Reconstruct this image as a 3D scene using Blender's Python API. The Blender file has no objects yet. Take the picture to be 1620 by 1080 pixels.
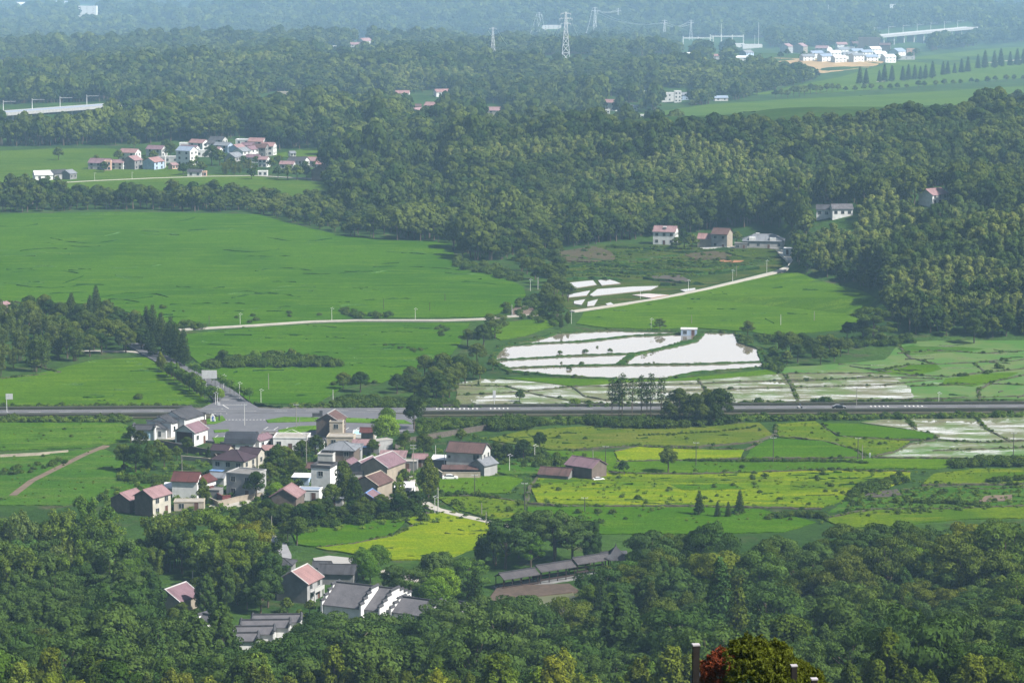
import bpy, math, random
import numpy as np
R = math.radians
SC = bpy.context.scene
COL = SC.collection
# ---------------------------------------------------------------- camera
FPX, HC, PITCH = 4400.0, 160.0, math.atan(672 / 4400.0)
cam_data = bpy.data.cameras.new('camera')
cam_data.sensor_width = 36.0
cam_data.lens = 36.0 * FPX / 1620.0
cam_data.clip_start = 1.0
cam_data.clip_end = 60000.0
cam = bpy.data.objects.new('camera', cam_data)
COL.objects.link(cam)
cam.location = (0, 0, HC)
cam.rotation_euler = (R(90) - PITCH, 0, 0)
SC.camera = cam
# ---------------------------------------------------------------- sky and sun
SUN_EL, SUN_AZ = 45.0, 116.0      # azimuth measured clockwise from +Y (the view direction)
w = bpy.data.worlds.new('World')
SC.world = w
w.use_nodes = True
nt = w.node_tree
nt.nodes.clear()
wo = nt.nodes.new('ShaderNodeOutputWorld')
bg = nt.nodes.new('ShaderNodeBackground')
sky = nt.nodes.new('ShaderNodeTexSky')
sky.sky_type = 'NISHITA'
sky.sun_disc = False
sky.sun_elevation = R(SUN_EL)
sky.sun_rotation = R(SUN_AZ)
sky.air_density = 1.3
sky.dust_density = 1.5
bg.inputs['Strength'].default_value = 0.055
# broken bright cloud over the sky
tc = nt.nodes.new('ShaderNodeTexCoord')
mp = nt.nodes.new('ShaderNodeMapping')
mp.inputs['Scale'].default_value = (1.2, 1.2, 4.0)
ns = nt.nodes.new('ShaderNodeTexNoise')
ns.inputs['Scale'].default_value = 1.6
ns.inputs['Detail'].default_value = 6
cr = nt.nodes.new('ShaderNodeValToRGB')
cr.color_ramp.elements[0].position = 0.30
cr.color_ramp.elements[1].position = 0.46
mx = nt.nodes.new('ShaderNodeMix')
mx.data_type = 'RGBA'
mx.inputs[7].default_value = (11.0, 11.1, 11.5, 1)
nt.links.new(tc.outputs['Generated'], mp.inputs['Vector'])
nt.links.new(mp.outputs[0], ns.inputs['Vector'])
nt.links.new(ns.outputs['Fac'], cr.inputs['Fac'])
sx = nt.nodes.new('ShaderNodeSeparateXYZ')
nt.links.new(tc.outputs['Generated'], sx.inputs[0])
lowm = nt.nodes.new('ShaderNodeMapRange')      # cloud kept low for the pond reflections, cut overhead to lessen sky fill
lowm.inputs[1].default_value = 0.22; lowm.inputs[2].default_value = 0.5
lowm.inputs[3].default_value = 1.0; lowm.inputs[4].default_value = 0.08
nt.links.new(sx.outputs['Z'], lowm.inputs[0])
# cloud put brightest ahead for the ponds to mirror, dimmed behind to keep contrast
azm = nt.nodes.new('ShaderNodeMapRange'); azm.interpolation_type = 'SMOOTHSTEP'
azm.inputs[1].default_value = -0.2; azm.inputs[2].default_value = 0.85; azm.inputs[3].default_value = 0.12; azm.inputs[4].default_value = 1.0
nt.links.new(sx.outputs['Y'], azm.inputs[0])
m2 = nt.nodes.new('ShaderNodeMath'); m2.operation = 'MULTIPLY'
nt.links.new(azm.outputs[0], m2.inputs[0]); nt.links.new(lowm.outputs[0], m2.inputs[1])
mm = nt.nodes.new('ShaderNodeMath'); mm.operation = 'MULTIPLY'
nt.links.new(cr.outputs['Color'], mm.inputs[0]); nt.links.new(m2.outputs[0], mm.inputs[1])
nt.links.new(mm.outputs[0], mx.inputs[0])
nt.links.new(sky.outputs['Color'], mx.inputs[6])
nt.links.new(mx.outputs[2], bg.inputs['Color'])
nt.links.new(bg.outputs[0], wo.inputs[0])
sd = bpy.data.lights.new('sun', 'SUN')
sd.energy = 5.0
sd.angle = R(0.6)
sd.color = (1.0, 0.955, 0.88)
sun = bpy.data.objects.new('sun', sd)
COL.objects.link(sun)
sun.location = (200, 300, 600)
sun.rotation_euler = (R(90 - SUN_EL), 0, R(180 - SUN_AZ))
SC.view_settings.view_transform = 'Standard'
SC.view_settings.look = 'None'
SC.view_settings.gamma = 1
SC.view_settings.exposure = 1.2
SC.cycles.use_denoising = True
SC.cycles.max_bounces = 5
SC.cycles.diffuse_bounces = 2
SC.cycles.glossy_bounces = 2
SC.cycles.transmission_bounces = 2
SC.cycles.volume_bounces = 2
SC.cycles.transparent_max_bounces = 4
SC.cycles.sample_clamp_indirect = 4
# ---------------------------------------------------------------- projection helpers
sp, cp = math.sin(PITCH), math.cos(PITCH)
def G(px, py, z=0.0):
    """ground point under a photo position, on the level z"""
    a = (px - 810) / FPX; b = (540 - py) / FPX
    dx, dy, dz = a, cp + b * sp, -sp + b * cp
    t = (z - HC) / dz
    return (dx * t, dy * t)
def Gn(P, z=0.0):
    P = np.asarray(P, float)
    a = (P[:, 0] - 810) / FPX; b = (540 - P[:, 1]) / FPX
    dy, dz = cp + b * sp, -sp + b * cp
    t = (z - HC) / dz
    return np.stack([a * t, dy * t], 1)
def U(x, y, z=0.0):
    """photo position of world points"""
    Y, Z = y, z - HC
    f = Y * cp - Z * sp
    u = Y * sp + Z * cp
    return 810 + FPX * x / f, 540 - FPX * u / f
def mpp(py):
    """metres per photo pixel for things standing at that row of level ground"""
    x, y = G(810, py)
    return (y * cp + HC * sp) / FPX
def kfar(px, py, g):
    """how much farther a point of the sunken far land is than level ground under the same photo position"""
    return 1.0 if py > 228 else g[1] / G(px, py)[1]
def inpoly(px, py, poly):
    inside = np.zeros(len(px), bool)
    n = len(poly)
    for i in range(n):
        x0, y0 = poly[i]; x1, y1 = poly[(i + 1) % n]
        if y0 == y1: continue
        c = ((y0 > py) != (y1 > py)) & (px < (x1 - x0) * (py - y0) / (y1 - y0) + x0)
        inside ^= c
    return inside
def sstep(a, b, x):
    t = np.clip((x - a) / (b - a), 0, 1)
    return t * t * (3 - 2 * t)
# smooth value noise for terrain and scatter
_rs = np.random.RandomState(5)
_T = _rs.rand(256, 256)
def U(x, y, z=0.0):
    """photo position of world points"""
    Z = z - HC; f = y * cp - Z * sp
    return 810 + FPX * x / f, 540 - FPX * (y * sp + Z * cp) / f
def vnoise(x, y):
    xi = np.floor(x).astype(int); yi = np.floor(y).astype(int)
    fx = x - xi; fy = y - yi
    fx = fx * fx * (3 - 2 * fx); fy = fy * fy * (3 - 2 * fy)
    a = _T[xi % 256, yi % 256]; b = _T[(xi + 1) % 256, yi % 256]
    c = _T[xi % 256, (yi + 1) % 256]; d = _T[(xi + 1) % 256, (yi + 1) % 256]
    return (a * (1 - fx) + b * fx) * (1 - fy) + (c * (1 - fx) + d * fx) * fy
def fbm(x, y, o=3):
    s = 0; a = 1; t = 0
    for i in range(o):
        s = s + a * vnoise(x * 2 ** i + 17 * i, y * 2 ** i + 5 * i); t += a; a *= 0.5
    return s / t
# hills: (photo position of the centre on level ground, radius x, radius y in metres, height)
HILLS = [
    (1560, 460, 75, 85, 13), (1700, 480, 80, 100, 17), (1450, 385, 70, 75, 13), (1600, 370, 110, 90, 17),
    (1250, 300, 170, 130, 13), (1480, 270, 200, 170, 22), (900, 290, 160, 130, 9), (1050, 250, 150, 130, 11),
    (680, 310, 80, 70, 6), (1650, 230, 180, 200, 16), (60, 545, 55, 45, 4),
    (300, 150, 260, 130, 14), (450, 128, 260, 200, 16), (100, 110, 350, 250, 14), (760, 140, 300, 180, 14),
    (620, 100, 300, 220, 18), (930, 120, 160, 120, 12), (1120, 112, 240, 130, 12),
    (1250, 60, 420, 420, 45), (1500, 20, 500, 500, 75), (1150, 15, 420, 600, 70), (1620, 45, 300, 260, 30),
    (860, 60, 330, 300, 24), (350, 60, 500, 350, 26), (60, 50, 330, 300, 20), (600, 30, 420, 420, 30),
    (200, 20, 500, 500, 22), (1340, 105, 80, 60, 3),
]
def base(y):
    """the plain is level for three kilometres and then falls away, deepened so that far land gathers more haze"""
    y = np.asarray(y, float)
    t = np.clip(y - 1850, 0, 6900)
    return -0.0285 * (t - 150 * (1 - np.exp(-t / 150))) 
def GB(px, py):
    x, y = G(px, py)
    for _ in range(90): x, y = G(px, py, float(base(y)))
    return x, y
HW = []
for a, b, rx, ry, h in HILLS:
    g0, g = G(a, b), GB(a, b); k = g[1] / g0[1]
    HW.append((g, rx * k, ry * k, h * k))
def hgt(x, y):
    x = np.asarray(x, float); y = np.asarray(y, float)
    y0 = 600 + 45 * sstep(20, 110, x) + 8 * np.sin(x / 23.0)
    t = np.clip((y0 - y) / y0, 0, 1.5)
    z = np.where(y > 0, t ** 1.36 * 158, 158 + 0 * y)
    z = z + base(y)
    z = z + (fbm(x / 60.0, y / 60.0) - 0.5) * 10 * sstep(0.03, 0.25, t) * sstep(30, 200, y)
    px, py = U(x, np.maximum(y, 200.0), 0.0)
    flat_ = np.ones_like(z)
    for x0, x1, y0_, y1_ in ((-2000, 705, 240, 760), (705, 1252, 383, 760), (1245, 1385, 448, 760), (1380, 3500, 541, 760)):
        flat_ = flat_ * (1 - sstep(x0 - 8, x0 + 2, px) * sstep(x1 + 8, x1 - 2, px) * sstep(y0_ - 10, y0_, py) * sstep(y1_ + 40, y1_, py) * (y > 600))
    for (c, rx, ry, h) in HW:
        z = z + flat_ * h * np.exp(-((x - c[0]) / rx) ** 2 - ((y - c[1]) / ry) ** 2)
    far = sstep(4000, 6500, y)
    z = z + far * 30 * np.maximum(fbm(x / 500.0, y / 700.0, 2) - 0.42, 0)
    # rolling ground under the farther woods; the tracts of farmland stay level
    mk_ = sstep(335, 300, py) * 1.0
    for x0, x1, yc, sl, hw in ((-900, 560, 277, 0, 46), (640, 2600, 214, .058, 38), (1150, 2600, 140, .10, 48), (560, 800, 178, 0, 20)):
        d = np.abs(py - (yc - (px - x0) * sl)); e = np.minimum(px - x0, x1 - px)
        mk_ = mk_ * (1 - sstep(hw + 14, hw, d) * sstep(-40, 10, e))
    rn = np.abs(fbm(x / 190.0 + 3, y / 260.0, 3) - 0.5) * 2
    z = z + mk_ * (20 * (0.45 - rn)) * sstep(1500, 2000, y)
    return z
def hg1(x, y): return float(hgt(np.array([x]), np.array([y]))[0])
# ---------------------------------------------------------------- tags and meshes
def tag(o, label=None, cat=None, group=None, kind=None):
    if label: o['label'] = label
    if cat: o['category'] = cat
    if group: o['group'] = group
    if kind: o['kind'] = kind
    return o
def link(o, parent=None):
    COL.objects.link(o)
    if parent is not None: o.parent = parent
    return o
def empty(name, x, y, z=0, rz=0):
    o = bpy.data.objects.new(name, None)
    o.empty_display_size = 0.5
    o.location = (x, y, z); o.rotation_euler = (0, 0, rz)
    COL.objects.link(o)
    return o
def meshdata(name, V, F, mats, mi=None, smooth=False):
    me = bpy.data.meshes.new(name)
    if isinstance(F, np.ndarray):
        k = F.shape[1]
        V = np.asarray(V, np.float32)
        me.vertices.add(len(V)); me.vertices.foreach_set('co', V.ravel())
        me.loops.add(F.size); me.loops.foreach_set('vertex_index', F.astype(np.int32).ravel())
        me.polygons.add(len(F))
        me.polygons.foreach_set('loop_start', np.arange(0, F.size, k, dtype=np.int32))
        me.polygons.foreach_set('loop_total', np.full(len(F), k, np.int32))
        me.update(calc_edges=True)
    else:
        me.from_pydata([tuple(v) for v in V], [], F)
        me.update()
    for m in (mats if isinstance(mats, (list, tuple)) else [mats]): me.materials.append(m)
    if mi is not None: me.polygons.foreach_set('material_index', np.asarray(mi, np.int32))
    if smooth: me.polygons.foreach_set('use_smooth', np.ones(len(me.polygons), bool))
    return me
def mobj(name, me, parent=None, loc=None):
    o = bpy.data.objects.new(name, me)
    link(o, parent)
    if loc: o.location = loc
    return o
class MB:
    """collects faces of one mesh"""
    def __init__(s): s.V = []; s.F = []; s.M = []
    def face(s, pts, m=0):
        b = len(s.V); s.V += [tuple(p) for p in pts]; s.F.append(tuple(range(b, b + len(pts)))); s.M.append(m); return s
    def box(s, x0, x1, y0, y1, z0, z1, m=0):
        b = len(s.V)
        s.V += [(x0, y0, z0), (x1, y0, z0), (x1, y1, z0), (x0, y1, z0), (x0, y0, z1), (x1, y0, z1), (x1, y1, z1), (x0, y1, z1)]
        for f in ((0, 3, 2, 1), (4, 5, 6, 7), (0, 1, 5, 4), (1, 2, 6, 5), (2, 3, 7, 6), (3, 0, 4, 7)):
            s.F.append(tuple(b + i for i in f)); s.M.append(m)
        return s
    def prism(s, pts2, axis, a0, a1, m=0):
        """closed profile pts2 extruded along an axis"""
        n = len(pts2); b = len(s.V)
        def mk(p, a):
            return {'x': (a, p[0], p[1]), 'y': (p[0], a, p[1]), 'z': (p[0], p[1], a)}[axis]
        s.V += [mk(p, a0) for p in pts2] + [mk(p, a1) for p in pts2]
        s.F.append(tuple(b + i for i in range(n))[::-1]); s.F.append(tuple(b + n + i for i in range(n))); s.M += [m, m]
        for i in range(n):
            j = (i + 1) % n
            s.F.append((b + i, b + j, b + n + j, b + n + i)); s.M.append(m)
        return s
    def tube(s, p0, p1, r0, r1=None, n=6, m=0):
        if r1 is None: r1 = r0
        p0 = np.array(p0, float); p1 = np.array(p1, float)
        d = p1 - p0; d /= (np.linalg.norm(d) + 1e-9)
        a = np.cross(d, (0, 0, 1)) if abs(d[2]) < 0.9 else np.cross(d, (1, 0, 0))
        a /= np.linalg.norm(a); c = np.cross(d, a)
        b = len(s.V)
        for p, r in ((p0, r0), (p1, r1)):
            for i in range(n):
                t = 2 * math.pi * i / n
                s.V.append(tuple(p + r * (math.cos(t) * a + math.sin(t) * c)))
        for i in range(n):
            j = (i + 1) % n
            s.F.append((b + i, b + j, b + n + j, b + n + i)); s.M.append(m)
        s.F.append(tuple(b + i for i in range(n))[::-1]); s.F.append(tuple(b + n + i for i in range(n))); s.M += [m, m]
        return s
    def build(s, name, mats, parent=None, smooth=False):
        return mobj(name, meshdata(name, s.V, s.F, mats, s.M, smooth), parent)
# ---------------------------------------------------------------- materials
MATS = {}
def newmat(name):
    m = bpy.data.materials.new(name); m.use_nodes = True
    return m, m.node_tree, m.node_tree.nodes['Principled BSDF']
def N(t, kind, **kw):
    n = t.nodes.new(kind)
    for k, v in kw.items():
        if k in n.inputs.keys() if isinstance(k, str) else False: n.inputs[k].default_value = v
        else: setattr(n, k, v)
    return n
def mixc(t, fac, a, b):
    n = t.nodes.new('ShaderNodeMix'); n.data_type = 'RGBA'
    for i, v in ((0, fac), (6, a), (7, b)):
        if isinstance(v, bpy.types.NodeSocket): t.links.new(v, n.inputs[i])
        elif i == 0: n.inputs[0].default_value = v
        else: n.inputs[i].default_value = (*v[:3], 1)
    return n.outputs[2]
def noise(t, scale, detail=4, vec=None, stretch=None, rough=0.6, rotz=0):
    tc = t.nodes.new('ShaderNodeTexCoord') if vec is None else None
    v = vec or tc.outputs['Object']
    if stretch or rotz:
        mp = t.nodes.new('ShaderNodeMapping'); mp.inputs['Scale'].default_value = stretch or (1, 1, 1)
        mp.inputs['Rotation'].default_value = (0, 0, rotz)
        t.links.new(v, mp.inputs['Vector']); v = mp.outputs[0]
    n = t.nodes.new('ShaderNodeTexNoise'); n.inputs['Scale'].default_value = scale
    n.inputs['Detail'].default_value = detail; n.inputs['Roughness'].default_value = rough
    t.links.new(v, n.inputs['Vector'])
    return n.outputs['Fac']
def ramp(t, fac, a, b):
    n = t.nodes.new('ShaderNodeMapRange'); n.inputs[1].default_value = a; n.inputs[2].default_value = b
    n.clamp = True
    t.links.new(fac, n.inputs[0]); return n.outputs[0]
def bump(t, b, fac, strength=0.5, dist=0.3):
    n = t.nodes.new('ShaderNodeBump'); n.inputs['Strength'].default_value = strength; n.inputs['Distance'].default_value = dist
    t.links.new(fac, n.inputs['Height']); t.links.new(n.outputs[0], b.inputs['Normal'])
def plain(name, c, rough=0.7, var=0.25, scale=1.5, c2=None, metal=0.0):
    """weathered paint, plaster, stone: base colour mottled by stains of its own"""
    if name in MATS: return MATS[name]
    m, t, b = newmat(name)
    n1 = noise(t, scale, 5); n2 = noise(t, scale * 0.25, 3, stretch=(1, 1, 0.4))
    d = c2 or tuple(x * (1 - var) * 0.85 for x in c)
    o = mixc(t, ramp(t, n1, 0.35, 0.75), c, d)
    o = mixc(t, ramp(t, n2, 0.5, 0.8), o, tuple(x * (1 - var) for x in c))
    t.links.new(o, b.inputs['Base Color'])
    b.inputs['Roughness'].default_value = rough; b.inputs['Metallic'].default_value = metal
    b.inputs['Specular IOR Level'].default_value = 0.3
    MATS[name] = m
    return m
def cropmat(name, c, c2, c3=None, scale=0.05, rows=None, weed=0.0, fine=1.6):
    """a standing crop: slow patches of growth, fine mottling, faint sowing rows and weeds"""
    if name in MATS: return MATS[name]
    m, t, b = newmat(name)
    slow = noise(t, scale, 4); fine_ = noise(t, fine, 3, rough=0.75); st = noise(t, 0.11, 4, stretch=(0.28, 1.7, 1), rotz=0.06)
    o = mixc(t, ramp(t, slow, 0.40, 0.58), c, c2)
    o = mixc(t, ramp(t, st, 0.5, 0.62), o, c3 or tuple(x * 1.25 for x in c2))
    o = mixc(t, ramp(t, fine_, 0.4, 0.72), o, tuple(x * 0.55 for x in c))
    if weed > 0:
        wn = noise(t, 0.22, 5, stretch=(0.6, 1.3, 1), rough=0.7)
        o = mixc(t, ramp(t, wn, 0.66 - weed * 0.2, 0.74), o, (c[0] * 0.5, c[1] * 0.5, c[2] * 0.45))
    mot = noise(t, 0.35, 3, stretch=(0.5, 1.5, 1), rough=.7)
    o = mixc(t, ramp(t, mot, 0.52, 0.74), o, tuple(x * 0.72 for x in c))
    t.links.new(o, b.inputs['Base Color'])
    b.inputs['Roughness'].default_value = 1.0; b.inputs['Specular IOR Level'].default_value = 0.0
    bump(t, b, fine_, 0.8, 0.5)
    MATS[name] = m
    return m
def watermat(name, mud, rough=0.03, rip=0.02):
    m, t, b = newmat(name)
    b.inputs['Base Color'].default_value = (*mud, 1); b.inputs['Roughness'].default_value = rough
    b.inputs['IOR'].default_value = 1.33; b.inputs['Specular IOR Level'].default_value = 0.5
    b.inputs['Coat Weight'].default_value = 0.35; b.inputs['Coat IOR'].default_value = 1.5; b.inputs['Coat Roughness'].default_value = 0.02
    bump(t, b, noise(t, 0.9, 3), rip, 0.05)
    MATS[name] = m
    return m
def wetmat(name, green, mud, lo, hi, scale=0.09):
    """flooded paddy: young rice and mud with open water showing between the plants"""
    m, t, b = newmat(name)
    patch = noise(t, scale, 5, stretch=(0.45, 1.5, 1), rough=0.65)
    fine_ = noise(t, 2.2, 4, stretch=(0.5, 1.2, 1), rough=0.8)
    add = t.nodes.new('ShaderNodeMath'); add.operation = 'MULTIPLY_ADD'; add.inputs[1].default_value = 0.45
    t.links.new(fine_, add.inputs[0]); t.links.new(patch, add.inputs[2])
    f = ramp(t, add.outputs[0], lo, hi)
    g = mixc(t, ramp(t, noise(t, 0.06, 3), 0.4, 0.6), green, mud)
    t.links.new(g, b.inputs['Base Color']); b.inputs['Roughness'].default_value = 0.9
    b.inputs['Specular IOR Level'].default_value = 0.1
    wb = t.nodes.new('ShaderNodeBsdfPrincipled')
    wb.inputs['Base Color'].default_value = (0.22, 0.2, 0.15, 1); wb.inputs['Roughness'].default_value = 0.05
    wb.inputs['Coat Weight'].default_value = 1.0; wb.inputs['Coat IOR'].default_value = 1.5
    ms = t.nodes.new('ShaderNodeMixShader')
    t.links.new(f, ms.inputs[0]); t.links.new(b.outputs[0], ms.inputs[1]); t.links.new(wb.outputs[0], ms.inputs[2])
    t.links.new(ms.outputs[0], t.nodes['Material Output'].inputs['Surface'])
    MATS[name] = m
    return m
def foliage(name, a, b_, trans=0.3, patch=None, pscale=0.012, lo=0.5, hi=0.6):
    """leaves: colour varies from plant to plant, from leaf to leaf, and with the object colour"""
    if name in MATS: return MATS[name]
    m, t, b = newmat(name)
    oi = t.nodes.new('ShaderNodeObjectInfo'); at = t.nodes.new('ShaderNodeAttribute'); at.attribute_name = 'leaf'
    o = mixc(t, oi.outputs['Random'], a, b_)
    if patch:
        geo = t.nodes.new('ShaderNodeNewGeometry')
        pn = noise(t, pscale, 3, vec=geo.outputs['Position'], stretch=(1, 0.55, 0.3))
        o = mixc(t, ramp(t, pn, lo, hi), o, patch)
    ml = t.nodes.new('ShaderNodeMapRange'); ml.inputs[3].default_value = 0.6; ml.inputs[4].default_value = 1.5
    t.links.new(at.outputs['Fac'], ml.inputs[0])
    v = t.nodes.new('ShaderNodeVectorMath'); v.operation = 'SCALE'
    t.links.new(o, v.inputs[0]); t.links.new(ml.outputs[0], v.inputs['Scale'])
    v2 = t.nodes.new('ShaderNodeVectorMath'); v2.operation = 'MULTIPLY'
    t.links.new(v.outputs[0], v2.inputs[0]); t.links.new(oi.outputs['Color'], v2.inputs[1])
    d = t.nodes.new('ShaderNodeBsdfDiffuse'); tr = t.nodes.new('ShaderNodeBsdfTranslucent')
    t.links.new(v2.outputs[0], d.inputs['Color'])
    v3 = t.nodes.new('ShaderNodeVectorMath'); v3.operation = 'MULTIPLY'; v3.inputs[1].default_value = (1.25, 1.3, 0.6)
    t.links.new(v2.outputs[0], v3.inputs[0]); t.links.new(v3.outputs[0], tr.inputs['Color'])
    ms = t.nodes.new('ShaderNodeMixShader'); ms.inputs[0].default_value = trans
    t.links.new(d.outputs[0], ms.inputs[1]); t.links.new(tr.outputs[0], ms.inputs[2])
    t.links.new(ms.outputs[0], t.nodes['Material Output'].inputs['Surface'])
    t.nodes.remove(b)
    MATS[name] = m
    return m
BARK = plain('bark', (0.09, 0.07, 0.05), 0.9, 0.4, 3)
# ---------------------------------------------------------------- the ground
_GX, _GY, _GS = -3200.0, 40.0, 8.0
_gx = np.arange(_GX, 3201, _GS); _gy = np.arange(_GY, 15200, _GS)
_HG = hgt(*np.meshgrid(_gx, _gy)); _HL = _HG.tolist(); _hr, _hc = _HG.shape
def hg1(x, y):
    u = (x - _GX) / _GS; v = (y - _GY) / _GS
    i = min(max(int(u), 0), _hc - 2); j = min(max(int(v), 0), _hr - 2); u -= i; v -= j
    a, b = _HL[j], _HL[j + 1]
    return (a[i] * (1 - u) + a[i + 1] * u) * (1 - v) + (b[i] * (1 - u) + b[i + 1] * u) * v
def GT(px, py):
    """point of the terrain under a photo position: (x, y, z)"""
    a = (px - 810) / FPX; b = (540 - py) / FPX
    dx, dy, dz = a, cp + b * sp, -sp + b * cp
    t = 100.0
    tmax = 15000.0
    while t < tmax:
        if HC + dz * t <= hg1(dx * t, dy * t): break
        t += 8.0 if t < 1500 else 20.0
    hi = min(t, tmax); lo = hi - 20
    for _ in range(12):
        m = 0.5 * (lo + hi)
        if HC + dz * m <= hg1(dx * m, dy * m): hi = m
        else: lo = m
    return dx * hi, dy * hi, HC + dz * hi
def ground_mat():
    m, t, b = newmat('meadow ground')
    n1 = noise(t, 0.02, 5); n2 = noise(t, 0.35, 5, rough=0.75); n3 = noise(t, 0.09, 4)
    o = mixc(t, ramp(t, n1, 0.38, 0.62), (0.022, 0.048, 0.011), (0.038, 0.075, 0.014))
    o = mixc(t, ramp(t, n3, 0.55, 0.7), o, (0.06, 0.06, 0.03))
    o = mixc(t, ramp(t, n2, 0.45, 0.75), o, (0.014, 0.028, 0.008))
    t.links.new(o, b.inputs['Base Color']); b.inputs['Roughness'].default_value = 0.95
    b.inputs['Specular IOR Level'].default_value = 0.0
    bump(t, b, n2, 1.0, 1.0)
    return m
ys = np.concatenate([[-3000, -600, -200, -60], np.arange(0, 420, 20), np.arange(420, 1500, 12), np.geomspace(1500, 15000, 270), np.geomspace(16500, 45000, 12)])
us = np.concatenate([[-2.2, -1.2, -0.7, -0.45], np.linspace(-0.3, 0.3, 121), [0.45, 0.7, 1.2, 2.2]])
YY, UU = np.meshgrid(ys, us, indexing='ij')
XX = UU * (np.maximum(YY, 0) + 300)
ZZ = hgt(XX, YY)
GV = np.stack([XX, YY, ZZ], -1).reshape(-1, 3)
nr, nc = XX.shape
ii = (np.arange(nr - 1)[:, None] * nc + np.arange(nc - 1)[None, :]).ravel()
GF = np.stack([ii, ii + 1, ii + nc + 1, ii + nc], 1)
gme = meshdata('ground', GV, GF, ground_mat(), smooth=True)
tag(mobj('ground', gme), kind='structure')

def drape(P, n_sub=10.0):
    """densify a photo polyline and lay it on the terrain"""
    out = []
    for (a, b) in zip(P[:-1], P[1:]):
        k = max(1, int(math.hypot(b[0] - a[0], (b[1] - a[1]) * 3) / n_sub))
        for i in range(k):
            out.append((a[0] + (b[0] - a[0]) * i / k, a[1] + (b[1] - a[1]) * i / k))
    out.append(P[-1])
    return out
LEVEL_Y = 640.0
def onground(P):
    """list of photo points -> world xyz; the plain is level so a plane hit is exact there"""
    r = []
    for p in P:
        r.append(GT(p[0], p[1]))
    return r
def slab(name, P, mat, top=0.3, kind='structure', label=None, wob=0.0, seed=0, base=None):
    """a field, pond or yard: photo outline laid on the land with a real thickness"""
    rg = random.Random(seed + len(P))
    D = drape(P + [P[0]], 14)[:-1]
    W = onground(D)
    if wob:
        W = [(x + rg.uniform(-wob, wob), y + rg.uniform(-wob, wob) * 2, z) for x, y, z in W]
    n = len(W)
    # triangulate by bmesh fill of the top polygon, then drop the side skirts
    import bmesh
    bm = bmesh.new()
    zz = [(w[2] if base is None else base) for w in W]
    vt = [bm.verts.new((w[0], w[1], z + top)) for w, z in zip(W, zz)]
    vb = [bm.verts.new((w[0], w[1], z - 1.0)) for w, z in zip(W, zz)]
    f = bm.faces.new(vt)
    f.normal_update()
    if f.normal.z < 0: f.normal_flip()
    bmesh.ops.triangulate(bm, faces=[f])
    for i in range(n):
        j = (i + 1) % n
        bm.faces.new((vt[i], vb[i], vb[j], vt[j]))
    bmesh.ops.recalc_face_normals(bm, faces=[x for x in bm.faces if len(x.verts) == 4])
    me = bpy.data.meshes.new(name); bm.to_mesh(me); bm.free()
    me.materials.append(mat)
    o = mobj(name, me)
    tag(o, label, kind=kind)
    return o
def ribbon(name, P, width, mat, h=0.1, kind='structure', crown=0.0, jit=0.0, seed=1, sub=8, label=None, cat=None, parent=None, W=None):
    """road, path or bank following a photo polyline, as a low closed strip"""
    rg = random.Random(seed)
    W = W or onground(drape(P, sub))
    n = len(W); V = []; F = []
    for i in range(n):
        a = W[max(i - 1, 0)]; b = W[min(i + 1, n - 1)]
        dx, dy = b[0] - a[0], b[1] - a[1]; L = math.hypot(dx, dy) or 1
        nx, ny = -dy / L, dx / L
        w_ = width[0] + (width[1] - width[0]) * i / max(n - 1, 1) if isinstance(width, tuple) else width
        w2 = w_ / 2 * (1 + rg.uniform(-jit, jit)); x, y, z = W[i]
        hh = h * (1 + rg.uniform(-jit, jit))
        V += [(x - nx * w2, y - ny * w2, z - 0.5), (x - nx * w2 * (1 - crown), y - ny * w2 * (1 - crown), z + hh),
              (x + nx * w2 * (1 - crown), y + ny * w2 * (1 - crown), z + hh), (x + nx * w2, y + ny * w2, z - 0.5)]
    for i in range(n - 1):
        a = 4 * i
        for k in range(3):
            F.append((a + k, a + 4 + k, a + 5 + k, a + 1 + k))
    F.append((0, 1, 2, 3)); e = 4 * (n - 1); F.append((e + 3, e + 2, e + 1, e))
    # consistent outward winding
    o = mobj(name, meshdata(name, V, [f[::-1] for f in F], mat), parent)
    tag(o, label, cat, kind=kind)
    return o
# ---------------------------------------------------------------- fields
RICE = cropmat('young rice', (0.03, 0.084, 0.0015), (0.048, 0.112, 0.002), (0.066, 0.128, 0.004), 0.014)
RICE2 = cropmat('rice beside the ponds', (0.042, 0.096, 0.002), (0.062, 0.126, 0.003), (0.078, 0.14, 0.005), 0.02)
RICEFAR = cropmat('far rice', (0.042, 0.085, 0.006), (0.064, 0.112, 0.007), (0.08, 0.118, 0.014), 0.010, fine=0.8)
LIME = cropmat('ripening rice', (0.064, 0.125, 0.003), (0.135, 0.178, 0.003), (0.175, 0.2, 0.005), 0.03, weed=0.3)
LIME2 = cropmat('weedy ripening rice', (0.045, 0.095, 0.004), (0.095, 0.14, 0.005), (0.125, 0.15, 0.01), 0.035, weed=0.4)
YELLOW = cropmat('yellow rice', (0.095, 0.158, 0.002), (0.15, 0.192, 0.003), (0.18, 0.205, 0.007), 0.04)
SAT = cropmat('dense green rice', (0.035, 0.092, 0.002), (0.048, 0.11, 0.002), (0.062, 0.118, 0.004), 0.04)
OLIVE = cropmat('olive crop', (0.062, 0.098, 0.008), (0.098, 0.126, 0.01), (0.115, 0.12, 0.02), 0.05, weed=0.3)
LAWN = cropmat('rough grass', (0.032, 0.086, 0.0080), (0.056, 0.120, 0.0096), (0.072, 0.116, 0.0192), 0.04, weed=0.4)
WEEDY = cropmat('weedy fallow', (0.036, 0.090, 0.0064), (0.064, 0.129, 0.0072), (0.080, 0.133, 0.0160), 0.07, weed=0.6)
TERR = cropmat('terrace weeds', (0.028, 0.052, 0.007), (0.055, 0.085, 0.01), (0.085, 0.08, 0.025), 0.06, weed=0.8)
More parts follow.
